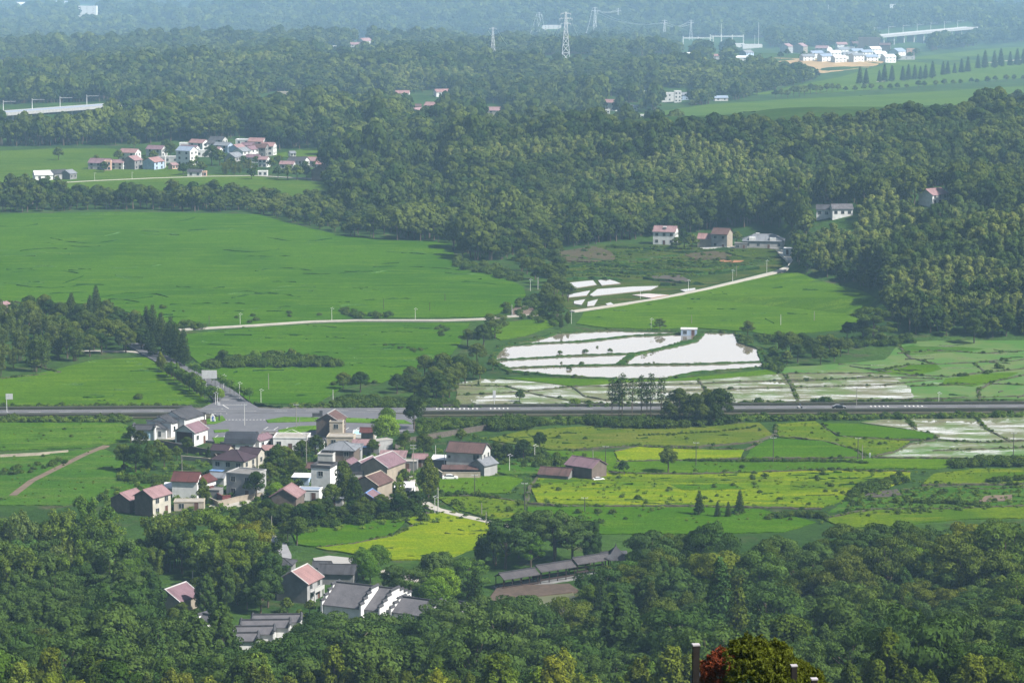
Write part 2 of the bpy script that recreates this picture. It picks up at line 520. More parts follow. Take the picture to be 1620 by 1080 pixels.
SOIL = plain('bare soil', (0.12, 0.085, 0.06), 0.95, 0.35, 0.4)
SOILR = plain('orange soil', (0.27, 0.12, 0.055), 0.95, 0.3, 0.4)
SOILD = plain('dark soil', (0.055, 0.045, 0.035), 0.95, 0.4, 0.5)
BANK = cropmat('bank grass', (0.02, 0.052, 0.009), (0.036, 0.078, 0.011), (0.06, 0.07, 0.025), 0.2, weed=0.3)
BANKD = plain('muddy bank', (0.055, 0.045, 0.028), 0.95, 0.4, 0.8, c2=(0.025, 0.04, 0.012))
WATER = watermat('pond water', (0.14, 0.12, 0.09))
WATERG = plain('green pond water', (0.085, 0.09, 0.04), 0.35, 0.1, 0.1)
WET1 = wetmat('flooded rice', (0.05, 0.105, 0.018), (0.09, 0.10, 0.045), 0.72, 0.90)
WET2 = wetmat('thin flooded rice', (0.07, 0.105, 0.03), (0.10, 0.10, 0.055), 0.70, 0.88, 0.11)
WET3 = wetmat('damp rice', (0.042, 0.105, 0.015), (0.075, 0.11, 0.03), 0.80, 0.94)
CONC = plain('pale concrete', (0.30, 0.28, 0.245), 0.9, 0.15, 0.5)
ASPH = plain('asphalt', (0.085, 0.085, 0.092), 0.85, 0.15, 0.3)
FIELDS = [
 ('rice_field', RICE, .35, [(-80, 341), (190, 336), (410, 340), (450, 352), (545, 375), (620, 381), (712, 384), (722, 412), (735, 428), (795, 437), (828, 455), (832, 470), (808, 490), (770, 502), (560, 504), (430, 513), (290, 521), (262, 512), (225, 500), (150, 482), (0, 478), (-80, 478)]),
 ('rice_field', RICE, .35, [(285, 530), (400, 519), (560, 511), (742, 512), (735, 532), (715, 560), (690, 575), (640, 592), (602, 606), (550, 608), (500, 640), (398, 639), (345, 597), (298, 562)]),
 ('rice_field', RICE2, .3, [(770, 514), (872, 502), (890, 512), (830, 532), (790, 538), (772, 528)]),
 ('rice_field', RICE2, .3, [(924, 495), (1080, 468), (1235, 433), (1262, 432), (1300, 446), (1368, 462), (1392, 478), (1370, 500), (1335, 522), (1225, 531), (1190, 526), (1100, 519), (1040, 521), (960, 519), (912, 513)]),
 ('rice_field', RICE2, .3, [(-80, 602), (0, 599), (60, 592), (150, 570), (232, 566), (275, 592), (338, 642), (200, 649), (-80, 647)]),
 ('rice_field', RICEFAR, .35, [(-80, 243), (85, 236), (180, 236), (215, 248), (260, 262), (300, 276), (400, 279), (520, 291), (520, 303), (420, 317), (230, 320), (40, 308), (-80, 312)]),
 ('rice_field', RICEFAR, .35, [(425, 246), (500, 233), (508, 250), (470, 252)]),
 ('rice_field', RICEFAR, .35, [(690, 205), (780, 203), (950, 190), (1120, 166), (1240, 158), (1400, 150), (1700, 132), (1700, 182), (1420, 198), (1200, 210), (1000, 213), (850, 216), (740, 218)]),
 ('rice_field', RICEFAR, .35, [(1190, 150), (1330, 122), (1440, 92), (1560, 78), (1700, 70), (1700, 118), (1480, 134), (1330, 146)]),
 ('weed_field', WEEDY, .4, [(-80, 669), (190, 670), (218, 682), (206, 697), (130, 709), (-80, 716)]),
 ('grass_field', LAWN, .3, [(-80, 727), (60, 722), (120, 713), (168, 712), (215, 742), (258, 770), (225, 785), (100, 800), (-80, 800)]),
 ('rice_field', SAT, .4, [(455, 830), (620, 815), (645, 822), (630, 838), (600, 852), (560, 860), (500, 866), (470, 862), (462, 846)]),
 ('rice_field', YELLOW, .4, [(500, 868), (560, 862), (620, 850), (655, 832), (630, 818), (700, 812), (770, 826), (790, 838), (780, 856), (740, 872), (700, 888), (620, 886), (550, 876)]),
 ('crop_field', OLIVE, .3, [(772, 696), (830, 682), (960, 673), (1090, 676), (1200, 669), (1224, 689), (1195, 699), (1100, 706), (1000, 704), (900, 711), (872, 712)]),
 ('crop_field', YELLOW, .35, [(972, 716), (1010, 708), (1100, 712), (1178, 713), (1172, 724), (1080, 729), (980, 730)]),
 ('crop_field', SAT, .4, [(1205, 701), (1230, 695), (1300, 699), (1352, 713), (1362, 724), (1178, 727), (1188, 713)]),
 ('crop_field', LIME2, .35, [(1228, 672), (1290, 667), (1322, 691), (1440, 699), (1415, 713), (1375, 721), (1355, 711), (1300, 697), (1232, 692)]),
 ('crop_field', SAT, .55, [(1302, 671), (1360, 673), (1440, 682), (1480, 690), (1475, 696), (1400, 695), (1330, 691), (1308, 680)]),
 ('flooded_paddy', WET2, .2, [(1360, 668), (1440, 660), (1700, 652), (1700, 690), (1560, 700), (1484, 694), (1484, 689), (1440, 680)]),
 ('flooded_paddy', WET1, .2, [(1484, 697), (1560, 702), (1700, 694), (1700, 726), (1380, 724), (1420, 714), (1444, 700)]),
 ('grass_field', RICE2, .3, [(860, 714), (970, 716), (978, 731), (1175, 729), (1365, 726), (1700, 729), (1700, 735), (1530, 733), (1480, 742), (1400, 741), (1105, 749), (1000, 748), (880, 738)]),
 ('crop_field', LIME, .35, [(862, 742), (1000, 751), (1105, 752), (1300, 745), (1440, 748), (1440, 760), (1350, 787), (1300, 803), (1180, 802), (1100, 799), (960, 800), (850, 797), (838, 770)]),
 ('crop_field', LIME2, .3, [(1458, 767), (1478, 750), (1540, 743), (1700, 740), (1700, 765), (1500, 766)]),
 ('crop_field', LAWN, .3, [(1340, 790), (1450, 772), (1700, 768), (1700, 796), (1500, 806), (1380, 804), (1310, 812)]),
 ('crop_field', LIME2, .3, [(1305, 822), (1380, 808), (1700, 800), (1700, 818), (1520, 822), (1400, 834), (1335, 836)]),
 ('grass_field', RICE2, .35, [(690, 757), (800, 754), (826, 760), (802, 781), (700, 783)]),
 ('crop_field', LIME2, .3, [(690, 787), (770, 786), (832, 795), (828, 812), (780, 824), (720, 805)]),
 ('crop_field', SAT, .3, [(835, 802), (960, 803), (1100, 803), (1200, 806), (1290, 826), (1240, 842), (1100, 845), (900, 845), (790, 835), (785, 826), (832, 815)]),
 ('flooded_paddy', WET2, .2, [(722, 607), (762, 600), (850, 603), (905, 612), (1000, 604), (1100, 602), (1230, 592), (1400, 590), (1440, 612), (1445, 630), (1200, 637), (722, 641)]),
 ('grass_bank', RICE2, .35, [(790, 598), (960, 601), (1050, 602), (1215, 586), (1230, 592), (1100, 602), (1000, 605), (905, 612), (860, 606)]),
 ('flooded_paddy', WET3, .2, [(1232, 582), (1300, 578), (1400, 570), (1420, 548), (1460, 538), (1700, 536), (1700, 632), (1445, 631), (1440, 612), (1400, 592), (1232, 592)]),
 ('rice_field', RICE2, .35, [(1382, 592), (1440, 578), (1480, 577), (1490, 585), (1450, 594)]),
 ('rice_field', RICE2, .35, [(1495, 600), (1560, 592), (1610, 590), (1590, 600), (1540, 612), (1490, 608)]),
 ('rice_field', LAWN, .35, [(1420, 552), (1470, 541), (1560, 541), (1610, 548), (1530, 556), (1440, 562)]),
 ('terraced_plots', TERR, .15, [(880, 402), (950, 388), (1035, 386), (1190, 390), (1235, 396), (1246, 412), (1230, 425), (1080, 462), (925, 490), (900, 492), (880, 470), (860, 430)]),
 ('plot', SOILR, .35, [(1155, 398), (1185, 397), (1213, 405), (1216, 409), (1190, 407), (1165, 402)]),
 ('plot', SOILR, .35, [(1137, 413), (1160, 411), (1178, 413), (1170, 416), (1145, 416)]),
 ('plot', SOILD, .35, [(1022, 438), (1075, 436), (1092, 444), (1080, 449), (1045, 446)]),
 ('plot', cropmat('brown weeds', (0.06, 0.055, 0.032), (0.08, 0.065, 0.04), None, 0.1), .8, [(885, 400), (940, 392), (966, 400), (975, 412), (930, 416), (880, 414)]),
 ('plot', MATS['brown weeds'], .8, [(1080, 404), (1130, 399), (1160, 404), (1150, 412), (1100, 412)]),
 ('plot', SOIL, .5, [(808, 494), (815, 487), (838, 485), (846, 492), (835, 500), (812, 500)]),
 ('plot', SOILD, .5, [(1362, 790), (1378, 780), (1420, 776), (1425, 784), (1400, 788)]),
 ('plot', SOIL, .4, [(1545, 796), (1560, 786), (1602, 784), (1598, 794)]),
 ('plot', LAWN, .6, [(1425, 778), (1490, 775), (1495, 782), (1430, 786)]),
 ('plot', LAWN, .6, [(760, 742), (835, 728), (870, 738), (860, 752), (800, 752)]),
 ('crop_field', LIME2, .42, [(862, 757), (960, 755), (1100, 757), (1240, 756), (1235, 763), (1100, 765), (960, 762), (858, 765)]),
 ('crop_field', YELLOW, .42, [(850, 782), (960, 779), (1100, 781), (1240, 783), (1230, 792), (1100, 794), (960, 792), (852, 792)]),
 ('crop_field', SAT, .44, [(1095, 738), (1215, 737), (1205, 748), (1105, 750)]),
 ('crop_field', LIME2, .42, [(1250, 764), (1420, 756), (1400, 766), (1330, 776), (1252, 776)]),
 ('crop_field', SAT, .42, [(1060, 768), (1160, 767), (1180, 775), (1080, 777)]),
 ('clearing', RICEFAR, .5, [(-80, 104), (60, 90), (170, 90), (200, 98), (60, 108), (-80, 116)]), ('clearing', LAWN, .5, [(300, 64), (420, 56), (480, 61), (390, 72)]), ('clearing', RICEFAR, .5, [(690, 66), (800, 56), (862, 60), (760, 75)]),
 ('clearing', RICEFAR, .5, [(985, 92), (1060, 86), (1095, 94), (1010, 103)]), ('clearing', RICEFAR, .5, [(505, 190), (560, 186), (575, 196), (520, 200)]), ('clearing', LAWN, .5, [(540, 30), (650, 24), (700, 29), (600, 38)]), ('clearing', RICEFAR, .5, [(200, 42), (300, 36), (340, 41), (240, 50)]),
 ('orange_field', plain('ochre earth', (0.30, 0.20, 0.09), 0.95, 0.3, 0.05), .3, [(1225, 92), (1300, 94), (1400, 97), (1378, 106), (1300, 116), (1262, 112), (1240, 104)]),
]
for i, (nm, mt, tp, P) in enumerate(FIELDS):
    slab(nm, P, mt, tp, wob=0.25, seed=i)
# ponds
POND = [(778, 572), (783, 560), (797, 547), (838, 540), (880, 528), (960, 523), (1100, 526), (1165, 527), (1172, 543), (1202, 552), (1207, 572), (1217, 582), (1100, 590), (1050, 601), (960, 600), (880, 595), (806, 588)]
slab('pond_water', POND, WATER, .12, base=0)
for P in ([(898, 449), (938, 445), (944, 452), (905, 458)], [(946, 445), (965, 443), (982, 450), (952, 453)], [(897, 468), (934, 461), (928, 469), (899, 472)], [(933, 468), (945, 459), (1000, 455), (1042, 454), (1030, 460), (938, 470)], [(908, 478), (926, 475), (920, 484), (908, 482)], [(930, 479), (946, 475), (940, 485), (929, 486)], [(1076, 460), (1100, 457), (1100, 460), (1084, 463)], [(958, 482), (966, 480), (972, 484), (962, 485)]):
    slab('pond_water', P, WATER, .3, base=.2 + max(hg1(*G(*p)) for p in P))
slab('pond_water', [(1000, 468), (1025, 466), (1058, 468), (1030, 473)], watermat('red mud water', (0.22, 0.12, 0.07)), .3, base=.2 + hg1(*G(1030, 468)))
slab('pond_water', [(495, 884), (520, 880), (558, 884), (566, 892), (500, 894)], WATER, .3)
slab('pond_water', [(800, 962), (830, 944), (905, 935), (915, 960), (880, 985), (810, 985)], WATERG, .3, base=hg1(*GT(860, 965)[:2]) + 0.1)
slab('shore_mud', [(770, 955), (788, 930), (900, 926), (915, 936), (905, 940), (830, 948), (800, 968)], plain('wet shore mud', (0.075, 0.052, 0.038), 0.95, 0.45, 0.9), .6)
# banks between the ponds and around the fields
def bank(P, w_=1.6, h=0.5, m=None, jit=0.3, seed=1): return ribbon('field_bank', P, w_, m or BANK, h, crown=0.35, jit=jit, seed=seed, sub=6)
bank(POND + [POND[0]], 3.2, .55)
for P, w_ in (([(786, 549), (850, 544), (920, 541), (1000, 532), (1105, 528)], 1.8), ([(780, 571), (900, 564), (1003, 560)], 1.5), ([(783, 584), (880, 580), (980, 578), (1100, 577), (1206, 573)], 1.6),
              ([(979, 578), (1000, 562), (1060, 549), (1100, 539), (1109, 528)], 4.0)):
    bank(P, w_, .6)
DARK = [  # thin dark earth banks in the fields south of the road and in the flooded land
 [(975, 731), (1080, 729), (1178, 726), (1362, 725)], [(862, 741), (1000, 750), (1105, 750), (1300, 744), (1440, 747)], [(1224, 689), (1195, 700), (1100, 708), (1000, 706), (900, 713)],
 [(1228, 672), (1226, 690), (1300, 698), (1352, 712), (1368, 725)], [(1302, 672), (1310, 682), (1335, 692), (1400, 696), (1478, 697), (1484, 691), (1440, 681)],
 [(1480, 698), (1440, 703), (1415, 716), (1380, 724), (1500, 726), (1700, 727)], [(1484, 698), (1560, 701), (1700, 693)], [(1545, 661), (1562, 680), (1600, 700)], [(1432, 662), (1450, 680)], [(1476, 714), (1700, 706)],
 [(722, 642), (900, 641), (1200, 638), (1445, 632), (1700, 626)], [(722, 610), (800, 612), (850, 625), (900, 634), (960, 640)], [(722, 626), (780, 624), (850, 618), (905, 612), (925, 628), (960, 634), (1100, 632)],
 [(905, 612), (960, 612), (1100, 608), (1230, 603), (1400, 598), (1450, 596)], [(960, 626), (1100, 618), (1240, 614), (1400, 610), (1490, 600)], [(1230, 592), (1400, 591), (1440, 578), (1480, 577), (1600, 572), (1700, 560)],
 [(1345, 580), (1380, 586), (1440, 594), (1500, 597)], [(1440, 578), (1400, 586)], [(1500, 597), (1560, 590), (1620, 584), (1700, 578)], [(1420, 560), (1500, 556), (1560, 560), (1620, 556), (1700, 552)],
 [(1480, 577), (1440, 567), (1425, 552), (1420, 545)], [(1440, 612), (1560, 608), (1640, 610)], [(1700, 588), (1640, 590), (1570, 605), (1548, 618), (1550, 634)], [(1560, 590), (1540, 575), (1600, 568)],
 [(1380, 596), (1340, 600), (1232, 606)], [(1105, 602), (1118, 620), (1130, 638)], [(1240, 592), (1250, 606), (1262, 634)], [(1458, 768), (1500, 767), (1700, 766)], [(1305, 820), (1380, 806), (1500, 806), (1700, 798)],
 [(690, 785), (760, 785), (830, 796), (900, 802), (1100, 801), (1300, 806)], [(832, 798), (838, 772), (862, 742)], [(500, 867), (560, 861), (622, 849), (655, 832)], [(0, 600), (60, 594), (95, 590), (60, 580)],
 [(972, 715), (1010, 707), (1100, 711), (1180, 712), (1206, 700)], [(1425, 776), (1500, 771), (1560, 775), (1620, 772)], [(-80, 478), (0, 477), (100, 483), (180, 492), (262, 512)],
]
rnd = random.Random(7)
for i, P in enumerate(DARK): bank(P, rnd.uniform(0.9, 1.6), .45, BANKD, 0.4, i)
# faint broken bunds in the big rice fields
def rice_lines(poly, n, seed, m, L=(12, 70)):
    rg = random.Random(seed)
    xs = [p[0] for p in poly]; ysv = [p[1] for p in poly]; k = 0
    while k < n:
        x, y = rg.uniform(max(min(xs), -20), min(max(xs), 1640)), rg.uniform(min(ysv), max(ysv))
        l = rg.uniform(*L); sl = rg.gauss(0, 0.035); cv = rg.uniform(-0.0025, 0.0025)
        if rg.random() < 0.06: sl = rg.choice([-1, 1]) * rg.uniform(0.2, 0.6); l *= 0.4
        P = [(x + l * t, y + sl * l * t + cv * l * l * (t - .5) ** 2) for t in (0, .25, .5, .75, 1)]
        q = np.array(P)
        if not inpoly(q[:, 0], q[:, 1], poly).all(): continue
        ribbon('field_bank', P, rg.uniform(0.3, 0.7), rg.choice(m), 0.5, crown=0.2, jit=0.6, seed=k, sub=8)
        k += 1
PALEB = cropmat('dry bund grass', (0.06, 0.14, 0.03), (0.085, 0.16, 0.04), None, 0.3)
DKB = cropmat('dark bund grass', (0.012, 0.045, 0.006), (0.018, 0.06, 0.007), None, 0.3)  # darker green grass for part of the bunds
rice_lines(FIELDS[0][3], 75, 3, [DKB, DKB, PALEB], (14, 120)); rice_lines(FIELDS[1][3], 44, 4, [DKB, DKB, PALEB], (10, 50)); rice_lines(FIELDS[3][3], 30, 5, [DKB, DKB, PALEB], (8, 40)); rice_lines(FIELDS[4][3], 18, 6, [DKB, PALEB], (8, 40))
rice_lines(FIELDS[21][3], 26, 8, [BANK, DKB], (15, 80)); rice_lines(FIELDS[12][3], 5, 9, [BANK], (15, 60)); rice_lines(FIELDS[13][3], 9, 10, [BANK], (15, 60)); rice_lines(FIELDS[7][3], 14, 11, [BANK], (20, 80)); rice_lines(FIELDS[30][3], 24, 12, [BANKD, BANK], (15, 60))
TB = cropmat('tall bank weeds', (0.012, 0.030, 0.006), (0.024, 0.05, 0.009), (0.035, 0.05, 0.012), 0.15, weed=0.5, fine=1.2)
for k, P in enumerate(([(895, 424), (940, 420), (1000, 424), (1060, 420), (1120, 424), (1180, 418), (1235, 410)], [(880, 405), (930, 412), (980, 416), (1030, 410), (1080, 405)], [(890, 434), (950, 430), (1010, 434), (1070, 430), (1130, 434), (1200, 426)], [(990, 400), (1040, 398), (1090, 402), (1150, 396)],
    [(893, 443), (930, 441), (985, 444)], [(1045, 452), (1075, 452), (1110, 450)], [(960, 392), (1010, 394), (1060, 398)], [(1100, 436), (1150, 430), (1210, 418)], [(1020, 442), (1060, 446), (1090, 450)], [(1150, 403), (1180, 410), (1220, 412)])):
    ribbon('field_bank', P, (3.5, 5.5) if k % 2 else (5, 3), (TB, BANK, TB)[k % 3], 1.0, crown=.35, jit=.45, seed=k, sub=6)
rice_lines([(885, 403), (950, 390), (1035, 388), (1190, 392), (1235, 398), (1240, 412), (1100, 438), (885, 440)], 40, 13, [TB, TB, BANK, LAWN], (20, 80))
# ---------------------------------------------------------------- roads and paths
ribbon('path', [(283, 523), (330, 520), (400, 516), (490, 510), (560, 508), (700, 508), (760, 506), (800, 502), (850, 499)], 2.6, CONC, .55, sub=12)
ribbon('path', [(905, 494), (960, 486), (1040, 474), (1120, 458), (1190, 441), (1230, 431), (1252, 422), (1256, 414), (1246, 405), (1234, 398), (1216, 392)], (2.8, 3.6), CONC, .55, sub=8)
ribbon('path', [(1256, 414), (1249, 407), (1240, 400)], 6, CONC, .5, sub=6)
ribbon('path', [(1118, 392), (1150, 392), (1195, 390), (1216, 391)], 3.5, CONC, .5)
ribbon('path', [(120, 556), (160, 556), (205, 557), (226, 559)], 3, CONC, .3)
ribbon('path', [(168, 706), (130, 722), (90, 742), (50, 762), (20, 785)], 2.2, SOIL, .34)
ribbon('path', [(-60, 292), (80, 291), (150, 287), (240, 283), (330, 280), (400, 279), (500, 284)], 3.0, CONC, .5, sub=20)
ribbon('path', [(655, 785), (668, 795), (690, 807), (720, 815), (760, 824), (800, 833), (850, 850)], 3.0, CONC, .45)
ribbon('path', [(398, 838), (425, 850), (442, 862), (450, 880), (448, 892)], 3.6, plain('village asphalt', (0.2, 0.2, 0.21), 0.9, 0.2, 0.3), .4)
ribbon('path', [(600, 905), (640, 912), (660, 920)], 4.5, CONC, .35)
ribbon('path', [(1330, 138), (1450, 122), (1560, 100), (1700, 86)], 3.0, CONC, .5, sub=20)
ribbon('path', [(700, 756), (760, 744), (800, 738), (850, 728), (900, 726)], 2.5, SOIL, .3)
WHITE = plain('road paint', (0.55, 0.55, 0.53), 0.8, 0.25, 2)
# highway: a level straight road on a low embankment
HA, HB = G(-200, 656.6), G(1820, 645.2)
hd = np.array([HB[0] - HA[0], HB[1] - HA[1]]); HL = float(np.linalg.norm(hd)); hd /= HL; hn = np.array([-hd[1], hd[0]])
def hp(s, t): return (HA[0] + hd[0] * s + hn[0] * t, HA[1] + hd[1] * s + hn[1] * t)
def hs(px, py=655):
    g = G(px, py); return float((g[0] - HA[0]) * hd[0] + (g[1] - HA[1]) * hd[1])
def hstrip(name, s0, s1, t0, t1, z0, z1, mat, kind='structure'):
    mb = MB(); a, b, c, d = hp(s0, t0), hp(s1, t0), hp(s1, t1), hp(s0, t1)
    n = max(1, int((s1 - s0) / 40))
    for i in range(n):
        u0 = s0 + (s1 - s0) * i / n; u1 = s0 + (s1 - s0) * (i + 1) / n
        a, b, c, d = hp(u0, t0), hp(u1, t0), hp(u1, t1), hp(u0, t1)
        mb.face([(*a, z1), (*b, z1), (*c, z1), (*d, z1)])
        mb.face([(*a, z0), (*b, z0), (*b, z1), (*a, z1)]); mb.face([(*c, z0), (*d, z0), (*d, z1), (*c, z1)])
    return tag(mb.build(name, mat), kind=kind)
hstrip('embankment', 0, HL, -9, 9, -0.5, 0.45, BANKD)
hstrip('road', 0, HL, -4.2, 4.2, 0.3, 0.75, ASPH)
hstrip('road', 0, hs(215), -11.5, -8.2, 0.3, 0.5, ASPH)
VERGE = plain('dark verge hedge', (0.03, 0.026, 0.018), 0.95, 0.5, 1.2, c2=(0.014, 0.026, 0.008))
hstrip('verge', 0, hs(300), 4.4, 6.6, 0.3, 1.5, VERGE); hstrip('verge', hs(700), HL, 4.4, 6.4, 0.3, 1.5, VERGE)
hstrip('verge', 0, hs(300), -7.6, -4.5, 0.3, 1.3, VERGE); hstrip('verge', hs(668), HL, -6.8, -4.5, 0.3, 1.35, VERGE)
mk = MB()
def paint(pts, z): mk.face([(*p, z) for p in pts])
def hrect(s0, s1, t0, t1, z=0.756): paint([hp(s0, t0), hp(s1, t0), hp(s1, t1), hp(s0, t1)], z)
hrect(0, HL, 3.9, 4.0); hrect(hs(560), HL, -4.0, -3.9)
s = 0
while s < HL:
    hrect(s, s + 4, -0.08, 0.08); s += 10
for px in (690, 727, 776, 1385, 1440):
    c = hs(px)
    for k in range(5): hrect(c + k * 1.4, c + k * 1.4 + .45, 1.0, 3.0)
# the branch road and the forecourt
J = [(375, 652), (352, 632), (322, 610), (290, 592), (262, 574), (236, 560), (222, 548)]
ribbon('road', [(392, 662), (375, 646), (350, 622), (325, 607), (290, 590), (262, 573), (236, 559), (212, 545)], (11, 6.5), ASPH, .62, sub=8)
slab('forecourt', [(325, 700), (322, 676), (352, 664), (330, 655), (312, 652), (330, 643), (352, 634), (385, 634), (410, 648), (470, 652), (600, 656), (660, 660), (655, 684), (560, 690), (520, 700), (430, 706), (390, 706)], plain('forecourt asphalt', (0.09, 0.09, 0.10), 0.85, 0.15, 0.3), .70, base=0)
GRASSI = cropmat('clipped verge', (0.055, 0.125, 0.012), (0.08, 0.15, 0.016), None, 0.2)
for P in ([(421, 668), (450, 663), (560, 665), (640, 668), (652, 674), (600, 673), (500, 670), (424, 672)], [(440, 684), (470, 678), (520, 676), (515, 682), (470, 688), (442, 690)], [(316, 670), (352, 661), (357, 668), (340, 674), (318, 675)], [(336, 696), (380, 694), (385, 698), (340, 703)], [(338, 684), (362, 683), (362, 686), (340, 688)]):
    slab('traffic_island', P, GRASSI, .86, base=0)
def lpaint(a, b, w_, z=0.712):
    p, q = G(*a, z), G(*b, z); dx, dy = q[0] - p[0], q[1] - p[1]; L = math.hypot(dx, dy); nx, ny = -dy / L * w_ / 2, dx / L * w_ / 2
    paint([(p[0] - nx, p[1] - ny), (q[0] - nx, q[1] - ny), (q[0] + nx, q[1] + ny), (p[0] + nx, p[1] + ny)], z)
for k in range(14): lpaint((424 + 16 * k, 675 + .1 * k), (417 + 16 * k, 679.5 + .1 * k), .22)
lpaint((419, 680), (640, 681.5), .2)
for k in range(7): lpaint((345 + 13 * k, 688), (338 + 13 * k, 693), .22)
for k in range(7): lpaint((352 + 10 * k, 646 + .3 * k), (344 + 9 * k, 651 + .3 * k), .5)
for k in range(5): lpaint((330 + 9 * k, 650), (322 + 9 * k, 654), .45)
for k in range(12): lpaint((356 + 5.5 * k, 663.5), (359 + 5.5 * k, 663.6), .5)
lpaint((345, 640), (383, 640), .3); lpaint((338, 632), (362, 632), .3); lpaint((322, 650), (410, 653), .25); lpaint((352, 640), (362, 646), .25)
mo = mk.build('road_markings', WHITE); tag(mo, kind='structure')
# far railway viaducts get built with the structures
# ---------------------------------------------------------------- trees
def leafmesh(name, lobes, n, size, mat, seed=0, droop=0.0, upbias=0.25, tone=0.35, extra=None, flat=0.0, nj=0.26, slim=1.0):
    """many leaf-sized faces spread over the lobes of a crown; returns a mesh"""
    r = np.random.RandomState(seed)
    L = np.array(lobes, float)                      # x y z rx rz
    wgt = L[:, 3] ** 2; wgt /= wgt.sum()
    k = r.choice(len(L), n, p=wgt)
    d = r.normal(size=(n, 3)); d[:, 2] += upbias; d /= np.linalg.norm(d, axis=1)[:, None]
    rad = r.uniform(0.72, 1.08, n) ** 0.6
    C = L[k, :3] + d * np.stack([L[k, 3], L[k, 3], L[k, 4]], 1) * rad[:, None]
    C[:, 2] -= droop * (d[:, 0] ** 2 + d[:, 1] ** 2) * L[k, 3]
    ctr = L[:, :3].mean(0)
    nn = d * 0.75 + 0.35 * (C - ctr) / (np.linalg.norm(C - ctr, axis=1)[:, None] + 1e-6) + r.normal(size=(n, 3)) * nj
    nn[:, 2] += flat
    nn /= np.linalg.norm(nn, axis=1)[:, None]
    a = np.cross(nn, r.normal(size=(n, 3))); a /= np.linalg.norm(a, axis=1)[:, None] + 1e-9
    b = np.cross(nn, a)
    s = size * r.uniform(0.6, 1.35, n)[:, None]
    el = r.uniform(0.5, 0.9, n)[:, None] * slim
    V = np.stack([C - a * s, C - b * s * el + nn * s * 0.15, C + a * s, C + b * s * el + nn * s * 0.15], 1).reshape(-1, 3)
    F = np.arange(4 * n, dtype=np.int32).reshape(-1, 4)
    lobe_t = r.rand(len(L))
    leaf = np.clip(0.5 + (lobe_t[k] - 0.5) * tone + (r.rand(n) - 0.5) * tone * 1.6, 0, 1)
    mats = [mat]; mi = None
    if extra is not None:                           # trunk merged in (for the far woods)
        ev, ef = extra
        off = len(V); V = np.concatenate([V, ev]); F = np.concatenate([F, np.array(ef, np.int32) + off])
        leaf = np.concatenate([leaf, np.full(len(ef), .5)]); mats = [mat, BARK]; mi = [0] * n + [1] * len(ef)
    me = meshdata(name, V, F, mats, mi)
    at = me.attributes.new('leaf', 'FLOAT', 'FACE'); at.data.foreach_set('value', leaf.astype(np.float32))
    return me
